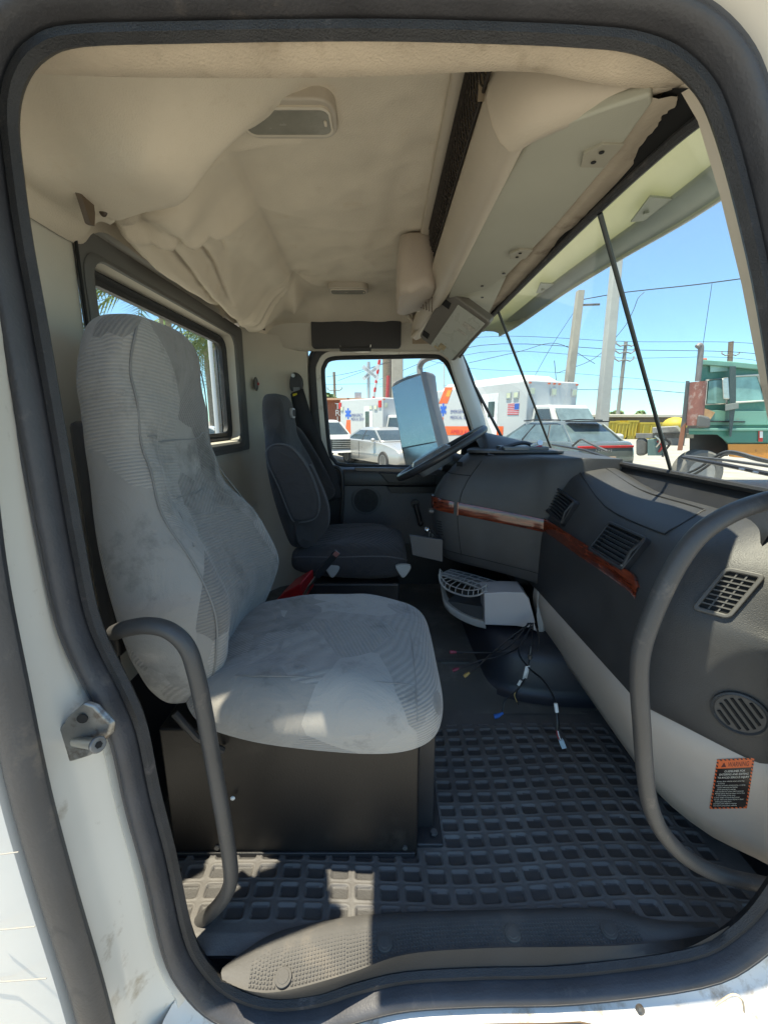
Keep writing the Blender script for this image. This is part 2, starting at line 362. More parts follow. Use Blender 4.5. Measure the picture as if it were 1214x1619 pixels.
# painted jamb: left side follows the body, elsewhere a narrow flange
n = len(op)
def side_of(i):
    nx, nz = opn[i]
    return 'L' if nx < -.55 else ('B' if nz < -.6 else 'O')
JL = [(-60, -60), (-55, 300), (-42, 600), (-12, 880), (32, 1100), (66, 1255), (106, 1400), (150, 1545), (176, 1640)]
jl3 = cr([P(u, v, Y=.50) for u, v in JL], 8)
inner = ring(.049, .598)
left = [i for i in range(n) if side_of(i) == 'L' and op[i][1] > -1.06]
# order from top to bottom
left.sort(key=lambda i: -op[i][1])
def at_z(path, z):
    for a, b in zip(path, path[1:]):
        if (a.z - z) * (b.z - z) <= 0 and abs(a.z - b.z) > 1e-6:
            return a.lerp(b, (z - a.z) / (b.z - a.z))
    return (path[0] if z > path[0].z else path[-1] + (path[-1] - path[-2]) * ((z - path[-1].z) / (path[-1].z - path[-2].z))).copy()
rows = []
for i in left:
    a = inner[i]; b = at_z(jl3, a.z - .03)
    row = []
    for t, dy in ((0, 0), (.10, -.004), (.22, -.006), (.30, .006), (.62, .012), (.74, .002), (.84, -.020), (.93, -.028), (.985, -.018), (.985, .02)):
        p = a.lerp(b, t); p.y += dy; row.append(p)
    rows.append(row)
# continue under the lower corner
last = rows[-1]
rows.append([p + Vector((.0, 0, -.06)) for p in last]); rows.append([p + Vector((.02, 0, -.16)) for p in last])
fixn(MB().grid(rows).build('door_jamb', white, cab, ang=50))
# narrow flange top / right, rolled sill at the bottom
prof = [(.048, .60), (.056, .585), (.075, .572), (.098, .560), (.108, .555), (.112, .575)]
m = MB(); rr = [ring(o, y) for o, y in prof]; idx = [i for i in range(n) if side_of(i) == 'O' or (side_of(i) == 'L' and op[i][1] > .3)]
# split in runs
runs = []; 
for i in idx:
    if runs and i == runs[-1][-1] + 1: runs[-1].append(i)
    else: runs.append([i])
if runs and runs[0][0] == 0 and runs[-1][-1] == n - 1: runs[0] = runs[-1] + runs[0]; runs.pop()
for r_ in runs:
    if len(r_) > 1: m.grid([[rr[k][i] for k in range(len(prof))] for i in r_])
fixn(m.build('door_flange', mat('flange_paint', (.62, .55, .46), .35, .08, 6, coat=.2, dirt=(.4, .33, .25), dscale=12), cab, ang=50))
prof = [(.049, .60), (.057, .588), (.082, .575), (.095, .560), (.104, .540), (.108, .515), (.114, .50), (.128, .496), (.136, .505), (.140, .54), (.20, .56)]
rr = [ring(o, y) for o, y in prof]; idx = [i for i in range(n) if side_of(i) == 'B']
idx = list(range(min(idx) - 5, max(idx) + 5))
sill = mat('sill_paint', (.74, .71, .66), .34, .06, 6, .05, 40, coat=.2, dirt=(.36, .26, .17), dscale=15, dthr=.54)
def sillp(i):
    x = op[i][0]; s_ = .27 + .60 * max(min(1, max(0, (x - .36) / .30)), min(1, max(0, (-.16 - x) / .22))); out = []
    for o, y in prof[:9]:
        oo = .049 + (o - .049) * s_; yy = .60 - (.60 - y) * (.20 + .80 * s_); out.append(Vector((op[i][0] + opn[i][0] * oo, yy, op[i][1] + opn[i][1] * oo)))
    e = out[-1]; out += [e + Vector((0, .004, -.006)), e + Vector((0, .03, -.010)), e + Vector((0, .10, -.012))]; return out
srows = [sillp(i) for i in idx]
fixn(MB().grid(srows).build('door_sill', sill, cab, ang=50))
# rusty seam strip and a loose strap under the sill
m = MB(); r1, r2, r3 = ring(.008, .606), ring(-.012, .612), ring(-.02, .67)
m.grid([[r1[i] + Vector((0, 0, -.002)), r2[i] + Vector((0, 0, -.03)), r3[i] + Vector((0, 0, -.03))] for i in range(n) if op[i][1] < -1.015]); m.build('sill_lining', blackp, cab)
m = MB(); m.tube([r_[8] + Vector((0, -.001, -.001 + .0012 * math.sin(k * 1.7))) for k, r_ in enumerate(srows[6:-6])], .0030, 6); m.build('sill_seam', mat('rust_seam', (.30, .17, .08), .8, .3, 30), cab)
m = MB(); q = P(1130, 1590, Y=.50); m.tube(cr([q, P(1156, 1573, Y=.498), P(1172, 1580, Y=.495), P(1176, 1600, Y=.50)], 5), .0018, 6); m.build('loose_strap', mat('strap_tan', (.55, .47, .36), .7), cab)
m = MB(); m.disc(P(1010, 1594, Y=.505), (0, -1, .4), .007, .005, 12); m.disc(P(1010, 1594, Y=.50), (0, -1, .4), .003, .003, 8); m.build('sill_screw', darksteel, cab)
# black rubber in the door gap behind the jamb
gapl = cr([P(u - 17, v, Y=.480) for u, v in JL], 8)
MB().tube(gapl, .025, 12, flat=.75, up=(0, 1, 0)).build('door_gap_seal', mat('gap_rubber', (.045, .045, .048), .5, .25, 9, .3, 200, dirt=(.13, .11, .09), dscale=9, dthr=.56), cab)
m = MB(); m.tube([ring(.128, .545)[i] for i in range(n) if side_of(i) == 'O' and op[i][0] > .2 and op[i][1] > -.2], .018, 10); m.build('front_gap_seal', blackp, cab)
# outer body side
def body_row(p): return [p + Vector((-.008, .03, 0)), p + Vector((-.012, -.012, 0)), p + Vector((-.05, -.03, 0)), p + Vector((-.2, -.04, 0)), p + Vector((-.9, -.04, 0))]
bl = cr([P(u - 40, v, Y=.475) for u, v in JL], 8)
MB().grid([body_row(p) for p in bl]).build('body_side', mat('side_paint', (.66, .64, .60), .3, .04, 4, .05, 40, coat=.4, dirt=(.5, .46, .4), dscale=7, dthr=.68), cab, ang=50)
for v in (1352, 1470, 1552):
    m = MB(); a = P(-20, v + 2, Y=.4385); b = P(30 + (v - 1352) * .22, v - 5, Y=.4395); m.tube([a, b], .0008, 6)
    m.build('body_crease', mat('crease_shadow', (.30, .28, .25), .6), cab)
# floor, firewall, roof, outer back: real closing panels
m = MB(); m.box(-.76, .95, .66, 2.56, -1.09, -1.035); m.build('floor_pan', blackp, cab)
MB().box(.93, .96, .60, 2.54, -1.04, -.20).build('firewall', blackp, cab)
# roof skin
rf = []
for x, z in ((-.78, .40), (-.77, .58), (-.72, .66), (-.4, .70), (.2, .69), (.42, .62), (.47, .50), (.475, .452)):
    row = []
    for y, dz in ((.575, -.06), (.585, -.03), (.60, -.01), (.8, .0), (1.55, .03), (2.3, 0), (2.5, -.02), (2.58, -.08), (2.60, -.22)):
        zz = z + dz * (1 if z > .5 else .2); row.append(Vector((x, y, zz)))
    rf.append(row)
MB().grid(rf).build('roof', white, cab, solid=.006)
m = MB(); m.box(-.345, .66, .335, .576, .565, .585); m.build('sun_patch_blocker', white, cab, bevel=.006)  # added slab above the doorway, out of view, blocks sun to shape the sill patch
m = MB(); m.box(-.42, -.25, .612, .665, -1.09, -1.040); m.build('floor_corner', blackp, cab)
# closing strip over the doorway between seal and roof
m = MB(); ro = ring(.06, .60)
m.grid([[ro[i], Vector((ro[i].x, .60, .64))] for i in sorted([j for j in range(n) if opn[j][1] > .5 and -.42 < op[j][0] < .42], key=lambda j: op[j][0])]); m.build('roof_rail', blackp, cab)

# ---- header trim just inside the doorway (fuzzy beige strip) ----
hdr_in = cr([P(u, v, Y=.665) for u, v in ((20, 112), (200, 121), (460, 123), (640, 118), (760, 111), (850, 112), (920, 127), (985, 138), (1050, 136), (1092, 124), (1120, 110))], 6)
hdr_out = cr([P(u, v, Y=.604) for u, v in ((20, 70), (200, 66), (460, 62), (640, 62), (760, 64), (850, 68), (920, 70), (985, 76), (1050, 95), (1090, 120), (1118, 150))], 6)
rows = []
for a, b in zip(hdr_out, hdr_in):
    mid = a.lerp(b, .5) + Vector((0, 0, -.007)); q = a.lerp(b, .85) + Vector((0, 0, -.006))
    rows.append([a, mid, q, b, b + Vector((0, .008, .012)), b + Vector((0, .02, .12))])
MB().grid(rows).build('header_trim', mat('fuzzy_header', (.58, .49, .38), .95, .12, 12, .8, 300, dirt=(.42, .34, .25), dscale=14, dthr=.56), cab, ang=60)

# ---- rear wall with its window ----
XW = -.71
def ww(y, z, dx=0): return Vector((XW + dx, y, z))
m = MB(); m.mi(0)
m.quad(ww(.56, .44), ww(1.055, .44), ww(1.05, .10), ww(1.04, -.25), ww(1.04, -.62), ww(.56, -.62)); m.build('rear_wall_trim', wallm, cab, smooth=False)
m = MB(); m.tube([ww(1.055, .43, .009), ww(1.05, .10, .009), ww(1.045, -.12, .009), ww(1.04, -.55, .004)], .004, 6); m.build('trim_gap', voidb, cab)
# dark window surround: rounded opening
def wring(y0, y1, z0, z1, r, dx, n_=6): return [ww(y0 + (y1 - y0) / 2 + a, (z0 + z1) / 2 + b, dx) for a, b in rrect(y1 - y0, z1 - z0, r, n_)]
o1 = wring(1.055, 2.20, -.145, .445, .02, .006); o2 = wring(1.10, 2.07, -.095, .385, .055, .006)
o3 = wring(1.105, 2.065, -.09, .38, .055, -.035); o4 = wring(1.13, 2.045, -.07, .362, .045, -.04); o5 = wring(1.15, 2.03, -.055, .345, .04, -.038)
m = MB(); m.loft([o1, o2], caps=False); m.build('window_surround', darkpan, cab)
m = MB(); m.loft([wring(1.07, 2.15, -.125, .40, .06, .008), wring(1.08, 2.13, -.11, .39, .055, .014), wring(1.095, 2.08, -.105, .387, .055, .014), o2], caps=False); m.build('window_bezel', darkpan, cab, ang=30)
m = MB(); m.loft([o2, o3], caps=False); m.build('window_reveal', wallm, cab)
m = MB(); m.loft([o3, wring(1.108, 2.062, -.085, .372, .05, -.028), o4, o5, wring(1.15, 2.03, -.055, .345, .04, -.055)], caps=False); rw = m.build('rear_window', rubber2, cab, ang=30)
m = MB(); m.add(wring(1.148, 2.032, -.057, .347, .04, -.050), [tuple(range(28))]); m.build('pane', glass('rear_glass', (.93, .97, .96), 1.0, .05), rw, smooth=False)
m = MB(); m.box(XW - .06, XW - .05, 1.99, 2.0, -.06, .315); m.build('window_guard', darksteel, cab)
# wall below the window and outer shell round it
m = MB(); m.quad(ww(.99, -.10), ww(2.25, -.10), ww(2.25, -.42), ww(.99, -.42)); m.quad(ww(.99, -.44, .012), ww(2.25, -.44, .012), ww(2.25, -.7, .012), ww(.99, -.7, .012)); m.quad(ww(.99, -.42), ww(2.25, -.42), ww(2.25, -.44, .012), ww(.99, -.44, .012)); m.build('rear_wall_panel', wallm, cab, smooth=False)
m = MB(); m.quad(ww(.56, -.6, .003), ww(2.56, -.6, .003), ww(2.56, -1.04, .003), ww(.56, -1.04, .003)); m.build('rear_wall_lower', blackp, cab, smooth=False)
ob = wring(.50, 2.60, -1.1, .62, .05, -.07); ib = wring(1.145, 2.035, -.06, .35, .04, -.068)
m = MB(); m.loft([ob, ib], caps=False); m.build('back_panel', white, cab)
# far rear corner pillar
rows = []
for z, k in ((.46, 0), (.30, 0), (.10, 0), (-.1, 0), (-.3, 0), (-.5, 0), (-1.0, 0)):
    rows.append([Vector((-.712, 2.19, z)), Vector((-.705, 2.24, z)), Vector((-.69, 2.32, z)), Vector((-.64, 2.40, z)), Vector((-.56, 2.44, z)), Vector((-.49, 2.462, z)), Vector((-.435, 2.475, z)), Vector((-.43, 2.50, z))])
MB().grid(rows).build('rear_corner_pillar', wallm, cab, ang=60)
m = MB(); cpos = P(405, 607, X=-.675)
m.xf(Matrix()); m.ball(cpos, .012, .022, .036, 8, 12); m.build('belt_cover', darkpan, cab)
m = MB(); m.disc(cpos + Vector((.011, -.004, 0)), (1, -.6, 0), .008, .003, 12); m.build('belt_cover_slot', red, cab)
# ---- far side wall above the door with the black pocket ----
rows = []
for x in np.linspace(-.70, .46, 24):
    x = float(x); lift = 0
    rows.append([Vector((x, 2.49, .385)), Vector((x, 2.465, .383)), Vector((x, 2.44, .40)), Vector((x, 2.43, .47)), Vector((x, 2.41, .54)), Vector((x, 2.35, .60)), Vector((x, 2.2, .625))])
MB().grid(rows).build('side_header_trim', wallm, cab, ang=60)
m = MB(); a, b, c, d = P(490, 503, Y=2.40), P(633, 500, Y=2.40), P(636, 550, Y=2.40), P(493, 552, Y=2.40)
ctr = (a + b + c + d) / 4; w_ = (b - a).length; h_ = (a - d).length
m.prism([Vector((ctr.x + p, 2.40, ctr.z + q)) for p, q in rrect(w_, h_, .02)], (0, .03, 0)); m.build('map_pocket', mat('pocket_black', (.03, .03, .032), .5, .1, 6, .2, 300), cab, bevel=.005, seg=3)
m = MB()
m.tube([P(538, 546, Y=2.385), P(540, 557, Y=2.385), P(584, 556, Y=2.385), P(586, 545, Y=2.385)], .004, 8); m.build('coat_bar', chrome, cab)
m = MB(); c0 = P(562, 552, Y=2.383); m.box(c0.x - .085, c0.x + .085, 2.38, 2.39, c0.z - .012, c0.z + .010); m.build('coat_bar_cover', blackp, cab, bevel=.003)
m = MB(); m.disc(P(698, 556, Y=2.42), (0, -1, -.2), .008, .004, 10); m.build('trim_screw', blackp, cab)
# ---- driver side A pillar and its neighbours ----
def strip(px, Y0, w, th=.02):
    pass
pl = [(714, 548), (726, 585), (740, 625), (755, 665), (771, 712)]
rows = []
for u, v in pl:
    w_ = .75 + (v - 548) / 550; rows.append([P(u - 15 * w_, v, Y=2.47), P(u - 11 * w_, v, Y=2.44), P(u + 2, v, Y=2.43), P(u + 12 * w_, v, Y=2.435), P(u + 16 * w_, v, Y=2.465)])
MB().grid(rows).build('driver_pillar', whitein, cab, ang=60)
m = MB(); m.disc(P(765, 690, Y=2.425), (0, -1, .1), .010, .006, 14); m.build('pillar_plug', blackp, cab)
# near A pillar (just behind the seal)
rows = []
for u, v, w in ((1098, 105, .02), (1132, 165, .016), (1168, 290, .016), (1203, 440, .018), (1232, 600, .02), (1262, 760, .03), (1275, 850, .04)):
    p = P(u, v, Y=.63); rows.append([p + Vector((-.002, .03, 0)), p + Vector((-.004, .0, 0)), p + Vector((.02, -.02, 0)), p + Vector((.06, -.02, 0)), p + Vector((.06, .03, 0))])
MB().grid(rows).build('passenger_pillar', beige2, cab, ang=60)
def resamp0(path, k):
    L_ = [0]
    for a, b_ in zip(path, path[1:]): L_.append(L_[-1] + (b_ - a).length)
    out = []
    for i in range(k):
        t = L_[-1] * i / (k - 1); j = 0
        while j < len(L_) - 2 and L_[j + 1] < t: j += 1
        out.append(path[j].lerp(path[j + 1], (t - L_[j]) / max(1e-9, L_[j + 1] - L_[j])))
    return out
# ---- windshield ----
wb = cr([(.64, .615, -.10), (.72, .66, -.135), (.80, .74, -.152), (.862, .90, -.160), (.872, 1.2, -.160), (.872, 1.6, -.158), (.868, 2.05, -.155), (.81, 2.33, -.135), (.70, 2.47, -.115)], 5)
wt = cr([(.435, .615, .395), (.437, .66, .405), (.436, .74, .412), (.434, .90, .416), (.437, 1.2, .420), (.44, 1.6, .418), (.437, 2.05, .405), (.435, 2.33, .375), (.425, 2.47, .345)], 5)
rows = []
for a, b in zip(wb, wt):
    row = []
    for t in (0, .25, .5, .75, 1):
        p = a.lerp(b, t); bul = math.sin(math.pi * t) * .035; p += Vector((bul, 0, bul * .7)); row.append(p)
    rows.append(row)
wsg = glass('windshield_glass', (.92, .96, .95), .8, .05, (.8, .8, .78))
MB().grid(rows).build('windshield', wsg, cab, ang=70)
WS = rows
MB().tube([p + Vector((-.006, 0, -.004)) for p in wt], .0085, 8).build('windshield_top_seal', rubber2, cab)
MB().tube([p + Vector((-.012, 0, .006)) for p in wb], .010, 8).build('windshield_bottom_seal', rubber2, cab)
m = MB(); m.tube([wb[-1] + Vector((.002, -.006, -.05)), wb[-1] + Vector((.002, -.006, 0)), wt[-1] + Vector((0, -.006, 0))], .0085, 8); m.build('windshield_side_seal', rubber2, cab)
# black cowl strip between glass and dashboard
m = MB(); m.grid([[p + Vector((0, 0, .004)), p + Vector((-.02, 0, -.03)), p + Vector((-.045, 0, -.055)), p + Vector((-.06, 0, -.09)), p + Vector((-.05, 0, -.2))] for p in wb if p.y > .80]); m.build('cowl_trim', blackp, cab)
# outside cowl and hood
rows = []
for p in wb:
    rows.append([p + Vector((-.005, 0, -.01)), p + Vector((.05, 0, -.02)), p + Vector((.10, 0, -.075)), p + Vector((.10, 0, -.45))])
MB().grid(rows).build('outer_cowl', blackp, cab)
# header roll above the windshield (beige, torn lower edge)
rows = []; rnd = random.Random(3)
hp = cr([(.366, .665, .440), (.378, .74, .442), (.392, .90, .440), (.398, 1.2, .440), (.398, 1.6, .436), (.395, 2.05, .420), (.39, 2.35, .39), (.385, 2.45, .37)], 14)
for i, p in enumerate(hp):
    k = .5 + .5 * math.sin(i * .45) * math.sin(i * .17 + 1); tear = .010 * k + .004 * rnd.random()
    tear += .016 * math.exp(-((p.y - .87) / .06) ** 2)
    rows.append([p + Vector((-.030, 0, .02)), p + Vector((-.026, 0, .0)), p + Vector((-.014, 0, -.013)), p + Vector((.004, 0, -.016)), p + Vector((.020 , 0, -.013)), p + Vector((.022 + tear, 0, -.012 - tear * .25)), p + Vector((.024 + tear, 0, -.006))])
MB().grid(rows).build('windshield_header', mat('torn_header', (.42, .36, .28), .8, .15, 16, .5, 120, dirt=(.26, .21, .16), dscale=15, dthr=.55), cab, ang=60)
gp_ = [(Vector((a.x + .012, a.y, a.z - .004)), b_) for a, b_ in zip(resamp0(hp, 60), resamp0(wt, 60))]
MB().grid([[a, a.lerp(b_, .5) + Vector((0, 0, .004)), b_] for a, b_ in gp_]).build('header_gap', voidb, cab)
# two thin dark rods that run from the header to the cowl
for (a, b) in (((948, 338, .43), (1060, 745, .87)), ((788, 494, .43), (872, 713, .868))):
    pa = P(a[0], a[1], X=a[2]); pb = P(b[0], b[1], X=b[2])
    m = MB(); m.tube([pa, pb], .0052 if a[0] > 900 else .0055, 8); o = m.build('glass_rod', mat('rod_black', (.03, .04, .04), .4, .1), cab)
# outside sun visor, greenish white underside
vm = bpy.data.materials.new('visor_fibreglass'); vm.use_nodes = True; nt = vm.node_tree; b = nt.nodes['Principled BSDF']
b.inputs['Base Color'].default_value = (.70, .70, .56, 1); b.inputs['Roughness'].default_value = .45
tr = nt.nodes.new('ShaderNodeBsdfTranslucent'); tr.inputs[0].default_value = (.66, .66, .50, 1); mxs = nt.nodes.new('ShaderNodeMixShader'); mxs.inputs[0].default_value = .33
nt.links.new(b.outputs[0], mxs.inputs[1]); nt.links.new(tr.outputs[0], mxs.inputs[2]); nt.links.new(mxs.outputs[0], nt.nodes['Material Output'].inputs[0])
vin = cr([(.40, .575, .435), (.42, .66, .445), (.445, .80, .455), (.458, 1.2, .462), (.458, 1.7, .458), (.455, 2.1, .445), (.44, 2.3, .42)], 8)
vout = cr([P(1225, 262, Z=.405), P(1185, 282, Z=.418), P(1150, 297, Z=.43), P(1075, 346, Z=.437), P(980, 402, Z=.440), P(900, 452, Z=.436), P(850, 487, Z=.425), P(815, 512, Z=.40), P(788, 527, Z=.375)], 0 or 6)
def resamp(path, k):
    L_ = [0]
    for a, b_ in zip(path, path[1:]): L_.append(L_[-1] + (b_ - a).length)
    out = []
    for i in range(k):
        t = L_[-1] * i / (k - 1); j = 0
        while j < len(L_) - 2 and L_[j + 1] < t: j += 1
        out.append(path[j].lerp(path[j + 1], (t - L_[j]) / max(1e-9, L_[j + 1] - L_[j])))
    return out
A_ = resamp(vin, 40); B_ = resamp(vout, 40)
rows = [[a, a.lerp(b_, .3) + Vector((0, 0, .016)), a.lerp(b_, .6) + Vector((0, 0, .020)), a.lerp(b_, .85) + Vector((0, 0, .012)), b_, b_ + Vector((.004, 0, -.014))] for a, b_ in zip(A_, B_)]
vis = thing('outer_sun_visor', 'pale green white visor hood outside over the windshield', 'sun visor', (.5, 1.4, .44))
MB().grid(rows).build('visor_shell', vm, vis, solid=.004, ang=60)
rows = [[a.lerp(b_, .70) + Vector((0, 0, .012)), a.lerp(b_, .72) + Vector((0, 0, .002)), a.lerp(b_, .95) + Vector((0, 0, -.003)), b_ + Vector((0, 0, -.006))] for a, b_ in zip(A_, B_)][2:-3]
MB().grid(rows).build('visor_rib', mat('visor_rib_grey', (.45, .49, .42), .45, .2, 5), vis, ang=60)
for k in (9, 24):
    m = MB(); c0 = A_[k].lerp(B_[k], .60) + Vector((0, 0, .006)); m.prism([c0 + Vector((-.03, -.05, 0)), c0 + Vector((.035, -.04, 0)), c0 + Vector((.035, .05, 0)), c0 + Vector((-.005, .06, 0))], (0, 0, -.004))
    m.disc(c0 + Vector((0, .01, -.004)), (0, 0, -1), .006, .006, 8)
    m.build('visor_bracket', mat('visor_bracket_grey', (.30, .33, .27), .5), vis)
MB().tube([b_ + Vector((.002, 0, -.012)) for b_ in B_], .0028, 6).build('visor_lip', mat('visor_lip_white', (.75, .76, .7), .4), vis)

# ---- kick plate (sill step plate) ----
kp_top = cr([P(u, v, Z=-1.012) for u, v in ((352, 1530), (385, 1505), (440, 1474), (540, 1452), (640, 1444), (760, 1440), (880, 1437), (965, 1437), (1000, 1446), (1050, 1456), (1130, 1459))], 8)
kp_in = cr([P(u, v, Z=-1.010) for u, v in ((350, 1540), (390, 1522), (445, 1494), (545, 1470), (640, 1458), (760, 1452), (880, 1449), (955, 1449), (1000, 1462), (1050, 1472), (1135, 1467))], 8)
kp_mid = cr([P(u, v, Z=-1.014) for u, v in ((352, 1552), (400, 1568), (455, 1566), (550, 1540), (640, 1510), (760, 1500), (880, 1498), (970, 1496), (1020, 1492), (1070, 1486), (1140, 1474))], 8)
kp_low = cr([P(u, v, Y=.602) for u, v in ((330, 1522), (375, 1562), (432, 1582), (502, 1576), (560, 1556), (642, 1538), (762, 1531), (902, 1527), (1020, 1512), (1082, 1502), (1152, 1466))], 8)
def resx(path, k):
    x0, x1 = path[0].x, path[-1].x; out = []
    for i in range(k):
        x = x0 + (x1 - x0) * i / (k - 1); j = 0
        while j < len(path) - 2 and path[j + 1].x < x: j += 1
        a, b = path[j], path[j + 1]; out.append(a.lerp(b, max(0, min(1, (x - a.x) / max(1e-6, b.x - a.x)))))
    return out
K = [resx(x, 90) for x in (kp_top, kp_in, kp_mid, kp_low)]
rows = []
for a, b_, c_, d_ in zip(*K):
    rows.append([a + Vector((0, .01, -.012)), a, b_ + Vector((0, 0, .003)), b_.lerp(c_, .5) + Vector((0, 0, .001)), c_, c_ + Vector((0, -.003, .006)), c_.lerp(d_, .6) + Vector((0, 0, .006)), d_ + Vector((0, 0, .004)), d_ + Vector((0, -.004, -.02))])
kpl = thing('kick_plate', 'dark grey rubber step plate along the bottom of the doorway with four round plugs', 'step plate', (.1, .64, -1.03))
kpm = mat('step_plate_rubber', (.072, .069, .066), .7, .2, 10, .3, 200, dirt=(.11, .098, .085), dscale=10, dthr=.55)
MB().grid([r_[:6] for r_ in rows]).build('plate', kpm, kpl, ang=60)
MB().grid([r_[5:] for r_ in rows]).build('plate_lip', mat('plate_lip_darkened', (.030, .028, .027), .65, .2, 10, .3, 200), kpl, ang=60)  # same rubber, darker colour stands in for shade against bright ground bounce
# studs of the tread: rows of small raised squares
m = MB(); seg_ = list(zip(K[1], K[2]))
L_ = [0]
for i in range(1, 90): L_.append(L_[-1] + (seg_[i][1] - seg_[i - 1][1]).length)
s = .055; 
def at_len(s_):
    j = 0
    while j < 88 and L_[j + 1] < s_: j += 1
    t = (s_ - L_[j]) / max(1e-9, L_[j + 1] - L_[j]); return seg_[j][0].lerp(seg_[j + 1][0], t), seg_[j][1].lerp(seg_[j + 1][1], t)
plugs = [P(u, v, Z=-1.008) for u, v in ((448, 1545), (608, 1490), (810, 1475), (962, 1470))]
while s < L_[74]:
    a, b_ = at_len(s); w = (b_ - a).length; k = int(w / .0062)
    for i in range(k):
        p = a.lerp(b_, (i + .7) / (k + .6))
        if min((p - q).xy.length for q in plugs) < .017: continue
        z = p.z + .0030; e = .0021
        base = [(p.x - e, p.y - e, z - .002), (p.x + e, p.y - e, z - .002), (p.x + e, p.y + e, z - .002), (p.x - e, p.y + e, z - .002)]; f_ = .0013
        top = [(p.x - f_, p.y - f_, z), (p.x + f_, p.y - f_, z), (p.x + f_, p.y + f_, z), (p.x - f_, p.y + f_, z)]
        m.add(base + top, [(4, 5, 6, 7), (0, 1, 5, 4), (1, 2, 6, 5), (2, 3, 7, 6), (3, 0, 4, 7)])
    s += .0064
m.build('tread', kpm, kpl, smooth=False)
for q in plugs:
    m = MB(); m.disc(q + Vector((0, 0, -.004)), (0, 0, 1), .0155, .0055, 24); m.disc(q + Vector((0, 0, .001)), (0, 0, 1), .011, .002, 20); m.build('plug', kpm, kpl, bevel=.0012)
# ---- striker on the jamb ----
st = thing('door_striker', 'worn steel door striker plate with a round bolt on the white door jamb', 'door striker', P(145, 1165, Y=.545))
m = MB(); pts = [P(u, v, Y=.545) for u, v in ((96, 1180), (104, 1150), (122, 1125), (143, 1106), (160, 1112), (186, 1140), (184, 1155), (150, 1190), (128, 1197), (104, 1203))]
m.prism(pts, (-.006, -.008, 0)); m.build('plate', mat('striker_steel', (.26, .26, .25), .38, .3, 16, .2, 90, metal=.7, dirt=(.10, .07, .05), dscale=26, dthr=.5), st, bevel=.003, seg=3)
a, b_ = P(120, 1172, Y=.54), P(153, 1177, Y=.515)
MB().tube([a, b_], .0078, 16).build('bolt', chrome, st, bevel=.001)
m = MB(); m.disc(b_, (b_ - a), .0115, .006, 20); o = m.build('bolt_head', darksteel, st, bevel=.0015)
m = MB(); d_ = (b_ - a).normalized(); m.disc(b_ + d_ * .0062, d_, .005, .001, 6); m.build('bolt_socket', voidb, o)
m = MB(); m.disc(P(131, 1136, Y=.535), (.2, -1, 0), .0075, .001, 16); m.build('screw_hole', voidb, st)
from mathutils import noise as mnoise
